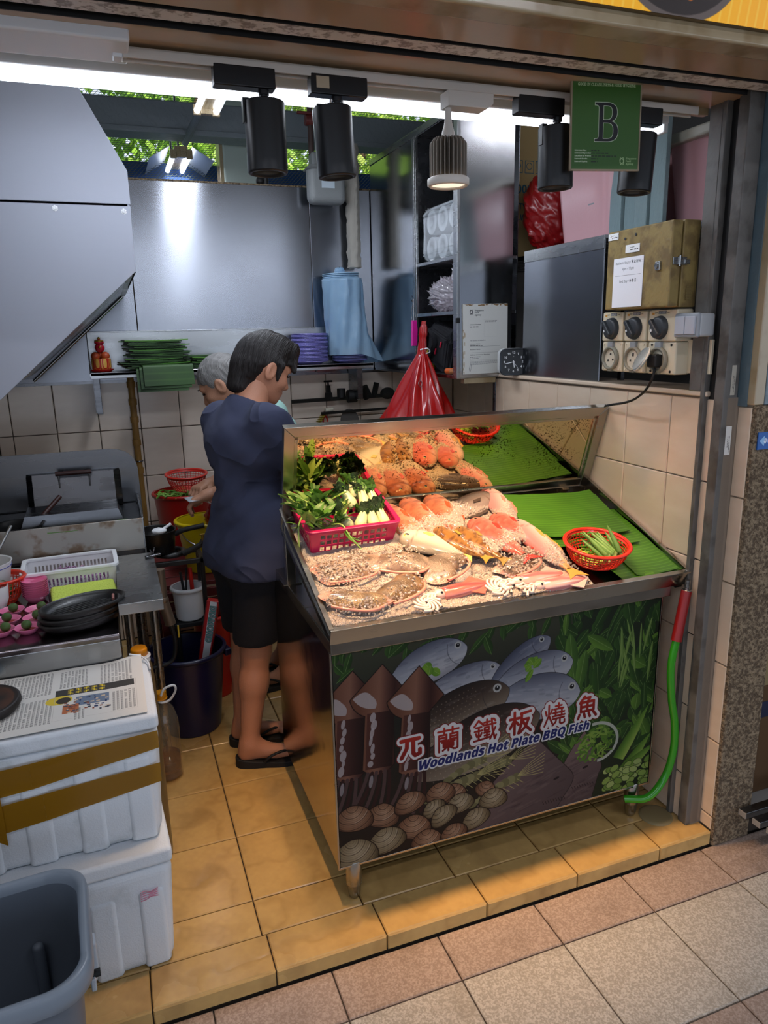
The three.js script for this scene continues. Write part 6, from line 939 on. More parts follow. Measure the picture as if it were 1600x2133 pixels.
// bamboo coloured gas pipe
{
  const t = thing('gas_riser', 'brown painted gas riser pipe with couplings on the back wall', 'pipe', [0.1, 0, -2.425]); const m = std(0xffffff, 0.55, { map: dtex(64, (u, v) => mixc(hex(0xab8440), hex(0x7a5a28), fbm(u, v, 4, 4)), true, [4, 4]) });
  obj('pipe', rod([0, 0, 0], [0, 1.45, 0], 0.0165), m, t); each('coupling', [0.95, 1.1, 1.22, 1.31, 1.4].map((y) => cyl(0.021, 0.021, 0.03, 0, y, 0)), m, t); each('clamp', [1.0].map((y) => tor(0.02, 0.004, 0, y, 0, Math.PI / 2, 0, 0)), M.steelDark, t);
}
// gas meter above
{
  const t = thing('gas_meter', 'grey box gas meter hanging under a red valve', 'gas meter', [1.165, 2.29, -2.35]); const m = std(0x8b8f8f, 0.45, { bumpMap: rep(nFine, 3), bumpScale: 0.001 });
  obj('meter_body', [rbox(0.2, 0.2, 0.09, 0.035, 0, 0.1, 0, 0, 0, 0, 5), rbox(0.212, 0.012, 0.1, 0.005, 0, 0.17, 0)], m, t); const h = obj('index_housing', rbox(0.16, 0.07, 0.08, 0.015, 0, 0.215, 0), m, t); obj('index_window', rbox(0.05, 0.024, 0.004, 0.002, 0.03, 0.22, 0.041), M.black, h); obj('rating_plate', rbox(0.07, 0.05, 0.003, 0.001, 0, 0.1, 0.046), std(0xc6d4de, 0.4), t);
  obj('riser', [rod([-0.07, 0.24, 0], [-0.07, 0.66, 0], 0.015), rod([0.07, 0.24, 0], [0.07, 0.32, 0], 0.015)], std(0x4c3a35, 0.5), t); const v = obj('red_valve', [sph(0.028, -0.07, 0.4, 0), cyl(0.026, 0.026, 0.05, -0.07, 0.4, 0, 0, 0, Math.PI / 2)], std(0x6e2f2b, 0.5), t); obj('valve_handle', rbox(0.08, 0.014, 0.02, 0.004, -0.1, 0.43, 0.01), std(0x6e2f2b, 0.5), v);
}
tag(obj('lagged_pipe', [P(crumple(new THREE.CylinderGeometry(0.034, 0.034, 0.62, 24, 30), 0.02, 120), 1.325, 2.29, -2.39)], std(0xa5a096, 0.8)), 'pipe wrapped in worn grey lagging beside the gas meter', 'pipe');
{ const t = thing('roof_pipe', 'short black pipe standing on the back wall coping', 'pipe', [0.88, 2.4, -2.5]); obj('pipe', rod([0, 0, 0], [0, 0.14, 0], 0.016), M.black, t); obj('elbow', sph(0.022, -0.03, 0.02, 0), M.black, t); }
// ---------- cabinet contents
const wrap = phy(0xf2f5f7, 0.12, { transmission: 0.75, thickness: 0, ior: 1.4, clearcoat: 0.5 });
{
  const t = thing('tissue_roll_pack', 'plastic wrapped pack of white tissue rolls on the top cabinet shelf', 'tissue pack', [1.535, 1.951, -1.6]);
  for (let i = 0; i < 2; i++) for (let k = 0; k < 3; k++) { const y = 0.058 + i * 0.118, z = -0.13 + k * 0.122; const r = obj('tissue_roll', P(lathe([[0.019, -0.045], [0.052, -0.045], [0.054, -0.042], [0.054, 0.042], [0.052, 0.045], [0.019, 0.045], [0.019, -0.045]], 32), 0.0, y, z, 0, 0, Math.PI / 2), std(0xe6e8ea, 0.9), t); }
  const g = new RoundedBoxGeometry(0.13, 0.245, 0.4, 14, 0.05); obj('plastic_wrap', P(crumple(g, 0.02, 120), 0, 0.123, -0.01), wrap, t);
}
tag(obj('clear_plastic_bag', [P(crumple(new THREE.SphereGeometry(1, 60, 44).scale(0.07, 0.075, 0.15), 0.035, 110), 1.525, 1.795, -1.62), P(crumple(new THREE.SphereGeometry(1, 40, 30).scale(0.05, 0.09, 0.05), 0.03, 150), 1.53, 1.865, -1.475)], phy(0xf0eaf0, 0.14, { transmission: 0.7, thickness: 0, clearcoat: 0.5 })), 'crumpled clear plastic bag on the middle cabinet shelf', 'bag');
tag(obj('pink_packet', P(crumple(new THREE.SphereGeometry(1, 24, 18).scale(0.03, 0.05, 0.05), 0.012, 200), 1.545, 1.79, -1.52), std(0xd66a94, 0.4)), 'pink packet inside the clear plastic bag', 'packet');
{
  const t = thing('backpack', 'black backpack with red zip pulls on the lowest cabinet shelf', 'backpack', [1.545, 1.44, -1.62]); const m = std(0x15161c, 0.85, { bumpMap: rep(nFine, 12), bumpScale: 0.001 });
  obj('bag_body', P(crumple(new RoundedBoxGeometry(0.16, 0.21, 0.26, 10, 0.05), 0.02, 60), 0, 0.112, 0, 0.3, 0, 0), m, t); obj('strap', tube([[-0.07, 0.2, -0.1], [-0.09, 0.14, 0.0], [-0.085, 0.06, -0.1], [-0.08, 0.02, -0.14]], 0.012, 40, 6), m, t); each('zip_pull', [[0.13, 0.06], [0.1, 0.0]].map(([y, z]) => rbox(0.006, 0.03, 0.008, 0.002, -0.088, y, z, 0.5, 0, 0)), std(0xb8203a, 0.5), t);
}
tag(obj('yellow_snack_bag', P(crumple(new THREE.SphereGeometry(1, 28, 20).scale(0.03, 0.05, 0.05), 0.015, 180), 1.5, 1.492, -1.775), std(0xb5a82a, 0.45)), 'yellow packet at the back of the lowest cabinet shelf', 'packet');
for (const [z, s, lab] of [[-1.47, 1, 'bright orange carrot at the front of the lowest cabinet shelf'], [-1.425, 0.85, 'brownish carrot next to the bright orange one']]) tag(obj('carrot', P(new THREE.CapsuleGeometry(0.013 * s, 0.06, 6, 14), 1.475, 1.4535, z, Math.PI / 2, 0.5, 0), std(s === 1 ? 0xc9591a : 0xa9683a, 0.6)), lab, 'carrot');
{ const t = thing('white_bottle', 'small white bottle on the lowest cabinet shelf', 'bottle', [1.49, 1.44, -1.405]); obj('bottle_body', lathe([[0, 0], [0.017, 0], [0.018, 0.01], [0.018, 0.07], [0.01, 0.085]], 24), M.whitePlastic, t); obj('bottle_cap', cyl(0.011, 0.011, 0.022, 0, 0.096, 0), M.whitePlastic, t); }
// hanging on the cabinet corner
{
  const t = thing('red_carrier_bag', 'red plastic carrier bag hanging tied from the cabinet corner', 'bag', [1.4, 1.68, -1.62]);
  const g = new THREE.CylinderGeometry(1, 1, 1, 72, 60, true), p = g.attributes.position; for (let i = 0; i < p.count; i++) { const k = 0.5 - p.getY(i), a = Math.atan2(p.getZ(i), p.getX(i)); const R = k < 0.32 ? lerp(0.012, 0.022, k / 0.32) + 0.02 * sstep(0.2, 0.1, Math.abs(k - 0.1) * 3) * 0.3 : lerp(0.022, 0.19, Math.pow((k - 0.32) / 0.68, 0.95)); const pl = 1 + 0.16 * Math.sin(a * 7 + k * 5) * sstep(0.1, 0.5, k) + 0.1 * Math.sin(a * 13 + 2) ; p.setXYZ(i, Math.cos(a) * R * pl * 0.75 - 0.04 * k, -k * 0.46, Math.sin(a) * R * pl * 1.0 + 0.05 * k * Math.sin(a)); } g.computeVertexNormals();
  obj('bag_body', g, phy(0xb8120f, 0.28, { transmission: 0.25, thickness: 0, clearcoat: 0.4 }), t); obj('tie_string', tube([[-0.03, -0.13, 0.02], [0.0, -0.125, 0.035], [0.02, -0.14, 0.02], [-0.01, -0.15, 0.035], [-0.035, -0.16, 0.02]], 0.003, 40), M.paper, t);
}
{ const t = thing('car_key', 'black car key on a ring hanging before the red bag', 'key', [1.335, 1.4, -1.52]); obj('key_ring', [tor(0.012, 0.0015, 0, 0.0, 0.0, 0, 0.4, 0), tor(0.01, 0.0015, 0.004, -0.018, 0, 0, 1.2, 0), rod([0, 0.012, 0], [0.004, 0.04, 0], 0.0012)], M.steel, t); obj('key_fob', rbox(0.028, 0.062, 0.012, 0.006, 0.0, -0.06, 0.0, 0, 0, 0, 4), phy(0x0e0f11, 0.2, { clearcoat: 0.5 }), t); }
{ const t = thing('gas_lighter', 'pink long-nose gas lighter hanging on a hook', 'lighter', [1.4, 1.64, -1.74]); obj('lighter_body', P(poly([[-0.014, -0.075], [0.014, -0.075], [0.017, 0.0], [0.012, 0.045], [-0.012, 0.045]], 0.014, 0.003), 0, 0, -0.007), plas(0xd61f94, 0.3), t); obj('nozzle', cyl(0.0045, 0.0045, 0.1, -0.002, 0.095, 0), M.steel, t); }
{ const t = thing('wire_hook', 'bent wire hooks on the cabinet post', 'hook', [1.43, 1.66, -1.815]); obj('hook', tube([[0, 0.12, 0], [-0.012, 0.06, 0], [-0.01, 0.0, 0.01], [-0.014, -0.08, 0.01], [-0.006, -0.1, 0.01]], 0.002, 40, 6), M.steelDark, t); obj('upper_loop', tor(0.012, 0.002, -0.008, 0.13, 0.0, 0, 0.8, 0), M.steelDark, t); }
// ---------- outside: trees and a wire screen
{
  const mesh = []; for (let i = 0; i < 150; i++) { const x = -1.2 + i * 0.022; mesh.push(rod([x, 2.4, -3.12], [x + 0.62, 3.03, -3.12], 0.0011, 4)); } for (let i = 0; i < 60; i++) mesh.push(box(4, 0.002, 0.002, 0.6, 2.41 + i * 0.0105, -3.122));
  const t = thing('wire_screen', 'fine wire mesh screen across the gap above the back wall', 'screen'); const m = obj('wire_mesh', mesh, std(0x4d5648, 0.5, { metalness: 0.5 }), t); m.userData.kind = 'stuff';
}
{
  const leafG = new THREE.PlaneGeometry(0.11, 0.06, 2, 1); { const p = leafG.attributes.position; for (let i = 0; i < p.count; i++) p.setZ(i, -Math.abs(p.getX(i)) * 0.3); leafG.computeVertexNormals(); }
  const mats = [0xa6cf52, 0x8fbf45, 0xbcdc6c].map((c) => phy(c, 0.6, { transmission: 0.3, thickness: 0, side: THREE.DoubleSide }));
  [[-1.6, -8.5, 'leftmost leafy tree seen over the back wall'], [0.4, -7.6, 'leafy tree seen between the hood and the column'], [2.6, -8.2, 'leafy tree seen right of the column'], [4.9, -9.0, 'rightmost leafy tree seen behind the gas meter']].forEach(([x, z, lab], k) => {
    const t = thing('tree', lab, 'tree', [x, -0.4, z], 0, 'trees outside');
    obj('trunk', [rod([0, 0, 0], [0.1, 3.2, 0], 0.16), rod([0.1, 3.0, 0], [0.9, 4.6, 0.2], 0.08), rod([0.1, 3.0, 0], [-0.7, 4.4, -0.2], 0.08)], std(0x4a3a2a, 0.9), t);
    const n = 9000, m = new THREE.InstancedMesh(leafG, mats[k % 3], n), q = new THREE.Object3D(); m.name = 'foliage'; m.userData.kind = 'stuff';
    for (let i = 0; i < n; i++) { const a = rr(0, 6.283), b = Math.acos(rr(-1, 1)), R = Math.cbrt(rnd()), c = Math.floor(rr(0, 9)), cx = Math.sin(c * 2.4) * 1.0, cy = 4.6 + Math.cos(c * 1.7) * 1.3, cz = Math.cos(c * 3.1) * 0.7; q.position.set(cx + Math.sin(b) * Math.cos(a) * R * 1.0, cy + Math.cos(b) * R * 0.95, cz + Math.sin(b) * Math.sin(a) * R * 0.9); q.rotation.set(rr(-1.2, 1.2), rr(0, 6.28), rr(-1, 1)); q.scale.setScalar(rr(0.5, 1.15)); q.updateMatrix(); m.setMatrixAt(i, q.matrix); const s = rr(0.65, 1.1); m.setColorAt(i, new THREE.Color(s, s, s * 0.9)); }
    m.castShadow = m.receiveShadow = true; t.add(m);
  });
}
// ---------- ice, fish and vegetables on the tray
{
  const c = scene.getObjectByName('display_counter'), tray = c.getObjectByName('ice_tray');
}
const bedH = (u, v) => 0.004 + 0.018 * fbm(u * 0.6 + 1, v * 0.6 + 1, 8, 3) + 0.014 * Math.exp(-((u - 0.5) ** 2) / 0.12 - ((v - 0.36) ** 2) / 0.03);
{
  const g = new THREE.PlaneGeometry(0.83, 0.56, 120, 84).rotateX(-Math.PI / 2), p = g.attributes.position;
  for (let i = 0; i < p.count; i++) { const u = p.getX(i) + 0.424, v = -p.getZ(i) + 0.288; const edge = sstep(0.0, 0.03, u) * sstep(0.84, 0.74, u + 0.05 * Math.sin(v * 20)) * sstep(0.0, 0.02, v) * sstep(0.58, 0.55, v); p.setXYZ(i, u, -0.012 + edge * (bedH(u, v) + 0.011 + 0.007 * fbm(u * 3, v * 3, 24, 3)), -v); }
  g.computeVertexNormals();
  const m = obj('crushed_ice', muv(g), phy(0xe9e2da, 0.18, { transmission: 0.25, thickness: 0, clearcoat: 0.6, clearcoatRoughness: 0.12, bumpMap: rep(dtex(512, (u, v) => fbm(u, v, 64, 3, 0.7), false), 4), bumpScale: 0.01 })); m.position.copy(TRAY); m.quaternion.copy(qTray); tag(m, 'wet bed of crushed ice filling the tray', 'ice', null, 'stuff');
}
function paint(g, fn) { const p = g.attributes.position, c = new Float32Array(p.count * 3), k = new THREE.Color(); for (let i = 0; i < p.count; i++) { const q = fn(p.getX(i), p.getY(i), p.getZ(i)); k.setRGB(q[0], q[1], q[2], THREE.SRGBColorSpace); c[3 * i] = k.r; c[3 * i + 1] = k.g; c[3 * i + 2] = k.b; } g.setAttribute('color', new THREE.BufferAttribute(c, 3)); return g; }
M.fishSkin = phy(0xffffff, 0.28, { vertexColors: true, clearcoat: 0.6, clearcoatRoughness: 0.15, bumpMap: rep(dtex(256, (u, v) => { const x = u * 32, y = v * 32 + (Math.floor(x) % 2) * 0.5; const dx = x - Math.floor(x) - 0.5, dy = y - Math.floor(y) - 0.5; return clamp(1 - Math.hypot(dx, dy) * 1.5); }, false), 4), bumpScale: 0.0012 });
M.eye = phy(0x0b0a0a, 0.05, { clearcoat: 1 }); M.eyeRing = phy(0xc9b56a, 0.2, { clearcoat: 0.5 });
// a fish lying on its side: head at +x, back at -z
function fishGeo(L, Hh, T, bend, col) {
  const ns = 40, nr = 20, pos = [], uv = [], ix = [];
  const prof = (t) => Math.pow(Math.sin(Math.PI * Math.pow(clamp(t, 0.001, 1), 0.62) * 0.93), 0.75) * (t > 0.86 ? lerp(1, 0.75, (t - 0.86) / 0.14) : 1) * (t < 0.06 ? 0.72 + 0.28 * t / 0.06 : 1);
  for (let i = 0; i <= ns; i++) { const t = i / ns, h = Math.max(0.004, prof(t) * Hh / 2), th = Math.max(0.003, prof(t) * T / 2 * (1.05 - 0.35 * t)), cz = bend * Math.sin(t * Math.PI * 0.9) - Hh * 0.03; for (let j = 0; j < nr; j++) { const a = j / nr * 6.2832; pos.push(L * (0.5 - t), Math.sin(a) * th, cz + Math.cos(a) * h * (Math.cos(a) > 0 ? 0.95 : 1.05)); uv.push(t * L * 4, j / nr); } }
  for (let i = 0; i < ns; i++) for (let j = 0; j < nr; j++) { const a = i * nr + j, b = i * nr + (j + 1) % nr, c = a + nr, d = b + nr; ix.push(a, b, d, a, d, c); }
  const f = pos.length / 3; pos.push(L * 0.5 + 0.003, 0, -Hh * 0.03); uv.push(0, 0); for (let j = 0; j < nr; j++) ix.push(f, (j + 1) % nr, j);
  const g = new THREE.BufferGeometry(); g.setAttribute('position', new THREE.Float32BufferAttribute(pos, 3)); g.setAttribute('uv', new THREE.Float32BufferAttribute(uv, 2)); g.setIndex(ix); g.computeVertexNormals();
  return paint(g, (x, y, z) => { const t = 0.5 - x / L, s = clamp(-z / Hh * 2, -1, 1), gl = Math.abs(t - 0.24 + 0.05 * s * s); return mixc(col(t, s), hex(0x5a2a1c), 0.55 * sstep(0.016, 0.004, gl) + 0.25 * sstep(0.03, 0.0, t)); });
}
function finGeo(pts, t = 0.0022) { const g = poly(pts, t).rotateX(Math.PI / 2); return g.translate(0, t / 2, 0); }
function makeFish(name, lab, o) {
  const t = thing(name, lab, 'fish', [0, 0, 0], 0, 'whole fish on ice'); const { L, H, T, bend = 0, col, fin } = o, fm = phy(fin, 0.35, { clearcoat: 0.4, transmission: 0.1, thickness: 0 });
  obj('fish_body', fishGeo(L, H, T, bend, col), M.fishSkin, t);
  const zt = bend * Math.sin(0.9 * Math.PI);
  obj('tail_fin', P(finGeo([[-L * 0.46, 0.02 * H], [-L * 0.56, H * 0.22], [-L * 0.66, H * 0.42], [-L * 0.61, 0], [-L * 0.66, -H * 0.42], [-L * 0.56, -H * 0.22], [-L * 0.46, -0.02 * H - 0.01]]), 0, 0, zt), fm, t);
  const db = bend * 0.9; obj('dorsal_fin', finGeo([[L * 0.2, H * 0.4 - db], [L * 0.12, H * 0.62 - db], [L * 0.03, H * 0.6 - db], [-L * 0.06, H * 0.63 - db], [-L * 0.18, H * 0.55 - db], [-L * 0.28, H * 0.3 - db], [0, H * 0.3 - db]].map(([x, y]) => [x, y])), fm, t);
  obj('pectoral_fin', P(finGeo([[0, 0], [-L * 0.06, H * 0.12], [-L * 0.17, H * 0.06], [-L * 0.13, -H * 0.06]]), L * 0.17, T * 0.47, H * 0.12, 0, 0, 0.1), fm, t);
  const e = obj('eye', sph(H * 0.085, L * 0.385, T * 0.3, -H * 0.1 + bend * 0.3, 1, 0.6, 1, 16), M.eyeRing, t); obj('pupil', sph(H * 0.06, L * 0.385, T * 0.3 + H * 0.024, -H * 0.1 + bend * 0.3, 1, 0.55, 1, 14), M.eye, e);
  return t;
}
const nz = (x, y, f = 6) => fbm(x * 0.5 + 3, y * 0.25 + 3, f, 3);
const cOrange = (t, s) => mixc(mixc(hex(0xdaa587), hex(0xb4653f), sstep(-0.6, 0.7, s)), hex(0x7c3418), clamp((nz(t * 3, s * 2, 24) - 0.42) * 2.2) + sstep(0.2, 0.24, t) * sstep(0.28, 0.24, t) * 0.5);
const cRed = (t, s) => mixc(mixc(hex(0xe8bdae), hex(0xc4503f), sstep(-0.7, 0.3, s)), hex(0xe69078), clamp((nz(t * 3, s * 2, 16) - 0.35) * 1.6));
const cPink = (t, s) => mixc(mixc(hex(0xf5dcd0), hex(0xe08a86), sstep(-0.5, 0.7, s)), hex(0xd9a23f), sstep(0.75, 1, t) * 0.7);
const cBrown = (t, s) => mixc(mixc(hex(0xe0c79a), hex(0xa06e2c), sstep(-0.7, 0.3, s)), hex(0x5f3510), fbm(t * 1.5 + 2, s * 0.4 + 2, 16, 1) > 0.58 ? 0.75 : 0);
const cDark = (t, s) => mixc(hex(0x9a8a80), hex(0x45362f), sstep(-0.6, 0.6, s));
const cSilver = (t, s) => mixc(mixc(hex(0xd6cfbd), hex(0x8c8272), sstep(0.1, 0.9, s)), hex(0xd9b93a), s < -0.8 ? 0.6 : 0);
const B = Math.PI / 2; // quarter turn
const fishes = [
  ['orange_grouper', 'orange reef fish nearest the pink basket, head to the mirror', { L: 0.26, H: 0.1, T: 0.06, col: cOrange, fin: 0xc4502c }, 0.375, 0.44, 0.03, B + 0.25],
  ['orange_grouper', 'middle one of the three orange fish facing the mirror', { L: 0.25, H: 0.095, T: 0.058, col: cOrange, fin: 0xc4502c }, 0.45, 0.46, 0.034, B + 0.1],
  ['orange_grouper', 'orange fish next to the dark one, head to the mirror', { L: 0.25, H: 0.1, T: 0.06, col: cOrange, fin: 0xc4502c }, 0.53, 0.46, 0.036, B - 0.05],
  ['dark_grouper', 'dark brown fish half buried in ice before the mirror', { L: 0.27, H: 0.1, T: 0.06, col: cDark, fin: 0x4b3c34 }, 0.64, 0.5, 0.028, 0.4],
  ['pink_snapper', 'pale pink fish at the back edge of the banana leaf', { L: 0.24, H: 0.085, T: 0.05, col: cPink, fin: 0xd98a7a }, 0.752, 0.475, 0.03, B - 0.15],
  ['spotted_grouper', 'brown spotted fish with a yellow fin beside the silver one', { L: 0.2, H: 0.07, T: 0.05, bend: -0.012, col: cBrown, fin: 0xb98d3a }, 0.5, 0.285, 0.04, B + 0.45],
  ['spotted_grouper', 'second brown spotted fish, next to the red ones', { L: 0.2, H: 0.075, T: 0.052, bend: -0.01, col: cBrown, fin: 0xa8813f }, 0.56, 0.265, 0.04, B + 0.35],
  ['silver_pomfret', 'pale silver fish with a yellow edge in the middle of the ice', { L: 0.21, H: 0.12, T: 0.045, col: cSilver, fin: 0xd5bd6a }, 0.415, 0.3, 0.036, B + 0.9],
  ['red_snapper', 'bright red fish left of the long pink one', { L: 0.24, H: 0.1, T: 0.06, col: cRed, fin: 0xc93a2c }, 0.635, 0.285, 0.04, B + 0.3],
  ['red_snapper', 'smaller red fish behind the long pink one', { L: 0.19, H: 0.085, T: 0.052, col: cRed, fin: 0xc93a2c }, 0.715, 0.325, 0.038, B + 0.25],
  ['pink_snapper', 'long pink fish with a yellow tail beside the red basket', { L: 0.3, H: 0.085, T: 0.055, col: cPink, fin: 0xd9a04a }, 0.762, 0.225, 0.034, B + 0.1],
];
for (const [n, lab, o, u, v, h, turn] of fishes) onTray(makeFish(n, lab, o), u, v, h + 0.006, turn, 0, 0);
// stingray wings: flat domed pieces with a pink rim
function rayGeo(w, d, h, sd) {
  const N = 44, R = 16, pos = [0, h, 0], uv = [0, 0], ix = [], shape = (a) => { const k = Math.cos(a), s = Math.sin(a); return (0.82 + 0.18 * Math.cos(2 * a)) * (1 + 0.14 * Math.cos(3 * a + sd) + 0.05 * Math.sin(5 * a + sd * 2)); };
  for (let r = 1; r <= R; r++) for (let i = 0; i < N; i++) { const a = i / N * 6.2832, k = r / R, q = shape(a) * k; const x = Math.cos(a) * q * w / 2, z = Math.sin(a) * q * d / 2; pos.push(x, h * Math.pow(1 - Math.pow(k, 2.4), 0.8) - 0.004 * k + 0.004 * Math.sin(a * 4 + sd) * k * k, z); uv.push(x * 3, z * 3); }
  for (let i = 0; i < N; i++) ix.push(0, 1 + (i + 1) % N, 1 + i); for (let r = 1; r < R; r++) for (let i = 0; i < N; i++) { const a = 1 + (r - 1) * N + i, b = 1 + (r - 1) * N + (i + 1) % N, c = a + N, d2 = b + N; ix.push(a, b, d2, a, d2, c); }
  const g = new THREE.BufferGeometry(); g.setAttribute('position', new THREE.Float32BufferAttribute(pos, 3)); g.setAttribute('uv', new THREE.Float32BufferAttribute(uv, 2)); g.setIndex(ix); g.computeVertexNormals(); return g;
}
M.ray = phy(0xffffff, 0.3, { vertexColors: true, clearcoat: 0.75, clearcoatRoughness: 0.12, bumpMap: rep(nFine, 3), bumpScale: 0.0025, side: THREE.DoubleSide });
const rays = [['large pale stingray piece below the pink basket', 0.125, 0.245, 0.25, 0.17, 0.2, 0x9c8672, 0.5], ['stingray piece in the left corner of the tray', 0.1, 0.085, 0.2, 0.13, -0.3, 0x8d7552, 1.7], ['brown stingray piece with a pink cut edge beside the corner piece', 0.235, 0.115, 0.21, 0.14, 0.5, 0x80694a, 2.9], ['grey stingray piece behind the brown one', 0.29, 0.235, 0.22, 0.16, -0.2, 0x94806e, 4.1], ['broad grey stingray piece in front of the silver fish', 0.41, 0.2, 0.21, 0.17, 0.7, 0x8a7866, 5.2], ['dark stingray piece near the tray front, left of the red basket', 0.645, 0.155, 0.21, 0.13, 0.5, 0x7a6658, 0.9]];
for (const [lab, u, v, w, d, turn, c, sd] of rays) {
  const t = thing('stingray_piece', lab, 'stingray', [0, 0, 0], 0, 'stingray pieces on ice'); onTray(t, u, v, bedH(u, v) + 0.012 + 0.004 * (sd % 2), turn, 0, 0);
  const base = hex(c), W = w; obj('wing', paint(rayGeo(w, d, 0.02, sd), (x, y, z) => { const r = Math.hypot(x / w * 2, z / d * 2); const n = fbm(x * 2 + sd, z * 2 + 4, 16, 3); return mixc(mixc(base, mixc(base, hex(0x4d3d2e), 0.6), sstep(0.4, 0.7, n)), hex(0xe6a795), sstep(0.74, 0.95, r + (n - 0.5) * 0.3)); }), M.ray, t);
  obj('cut_edge', tube([[-w * 0.36, 0.006, d * 0.3], [-w * 0.1, 0.009, d * 0.42], [w * 0.2, 0.008, d * 0.4], [w * 0.38, 0.005, d * 0.18]], 0.0045, 30, 6), phy(0xe0917c, 0.3, { clearcoat: 0.5 }), t);
}
// squid
M.squid = phy(0xffffff, 0.25, { vertexColors: true, clearcoat: 0.7 });
const ten = (sd) => Array.from({ length: 7 }, (_, i) => { const a = -0.6 + i * 0.2, pts = []; for (let k = 0; k < 6; k++) pts.push([-0.085 - k * 0.012 * Math.cos(a), 0.006 + 0.004 * Math.sin(k * 2 + i), Math.sin(a) * k * 0.012 + 0.006 * Math.sin(k * 1.9 + i * 2 + sd)]); return tube(pts, 0.0042, 18, 6); });
for (const [lab, u, v, turn, sd, c] of [['large reddish squid along the tray front', 0.41, 0.075, 0.12, 0, 0xc2685a], ['pink squid near the tray front beside the red basket', 0.665, 0.07, 0.05, 2, 0xe0a094], ['second pink squid at the tray front edge', 0.72, 0.035, 0.02, 4, 0xe8b8ac]]) {
  const t = thing('squid', lab, 'squid', [0, 0, 0], 0, 'squid on ice'); onTray(t, u, v, bedH(u, v) + 0.01, turn);
  const g = lathe([[0.0, 0.1], [0.01, 0.085], [0.021, 0.05], [0.026, 0], [0.025, -0.04], [0.022, -0.062], [0, -0.062]], 22).rotateZ(-B).scale(1, 0.75, 1); obj('mantle', paint(g, (x, y, z) => mixc(mixc(hex(0xf1d3c8), hex(c), sstep(-0.01, 0.02, y)), hex(0x9a2f34), fbm(x * 3 + sd, z * 3 + 1, 24, 2) > 0.56 ? 0.5 : 0)), M.squid, t);
  obj('fin', paint(finGeo([[0.1, 0], [0.055, 0.045], [0.02, 0.022], [0.02, -0.022], [0.055, -0.045]], 0.003).translate(0, 0.004, 0), () => hex(c)), M.squid, t); const h = obj('head', paint(sph(0.017, -0.07, 0.004, 0, 1.2, 0.8, 1), () => hex(0xe8c0b2)), M.squid, t); obj('eye', sph(0.004, -0.07, 0.015, 0.008), M.eye, h); each('tentacle', ten(sd).map((q) => paint(q, () => hex(0xecd5c6))), M.squid, t);
}
// loose tentacles
for (const [lab, u, v, sd] of [['curled pale squid tentacles at the tray front centre', 0.525, 0.055, 1], ['pale squid tentacles at the tray front left', 0.285, 0.03, 5]]) { const t = thing('squid_tentacles', lab, 'squid', [0, 0, 0], 0, 'loose tentacles'); onTray(t, u, v, bedH(u, v) + 0.01, 0.3 * sd); each('tentacle', Array.from({ length: 8 }, (_, i) => { const pts = [], a0 = i * 0.8; for (let k = 0; k < 7; k++) { const r = 0.006 + k * 0.006; pts.push([Math.cos(a0 + k * 0.35) * r, 0.004 + 0.003 * Math.sin(i + k), Math.sin(a0 + k * 0.35) * r]); } return paint(tube(pts, 0.0042, 22, 6), () => hex(0xecd9cb)); }), M.squid, t); }
// ice chips over everything
{
  const g = new THREE.IcosahedronGeometry(1, 0), p = g.attributes.position; const n = 36000, m = new THREE.InstancedMesh(g, phy(0xe6dacd, 0.1, { transmission: 0.52, thickness: 0, ior: 1.31, clearcoat: 0.5 }), n), q = new THREE.Object3D(); m.name = 'ice_chips'; tag(m, 'loose glittering ice chips scattered over the fish', 'ice', null, 'stuff');
  const bodies = [...fishes.map(([, , o, u, v, h, turn]) => [u, v, o.L * 0.5, o.H * 0.5, turn, o.T * 0.42, h]), ...rays.map(([, u, v, w, d, turn]) => [u, v, w * 0.5, d * 0.5, turn, 0.02, bedH(u, v) + 0.014, 1])];
  let k = 0, guard = 0; while (k < n && guard++ < 400000) {
    const u = rr(0.01, 0.83), v = rr(0.012, 0.565); if (u < 0.34 && v > 0.34) continue;
    let dens = 0.95 * sstep(0.3, 0.6, fbm(u * 1.1 + 2, v * 1.1 + 2, 8, 3)) + 0.3 * Math.exp(-((u - 0.6) ** 2) / 0.02 - ((v - 0.46) ** 2) / 0.01) + 0.12, top = bedH(u, v) + 0.002;
    for (const [bu, bv, a, b, tn, th, hh, flat] of bodies) { const dx = u - bu, dv = -(v - bv), lx = dx * Math.cos(tn) - dv * Math.sin(tn), lz = dx * Math.sin(tn) + dv * Math.cos(tn), r = (lx / a) ** 2 + (lz / b) ** 2; if (r < 1) { top = Math.max(top, hh + th * Math.sqrt(1 - r) * 0.95); dens *= flat ? 0.1 : r < 0.5 ? 0.55 : 1; } }
    if (u > 0.77 && rnd() > 0.25) continue; if (rnd() > dens) continue;
    const s = rr(0.0015, 0.0042); const P3 = trayAt(u, v, top + s * 0.5); q.position.copy(P3); q.rotation.set(rr(0, 6), rr(0, 6), rr(0, 6)); q.scale.set(s * rr(0.7, 1.5), s * rr(0.5, 1), s * rr(0.7, 1.4)); q.updateMatrix(); m.setMatrixAt(k++, q.matrix);
  } m.count = k; m.castShadow = m.receiveShadow = true; scene.add(m);
}
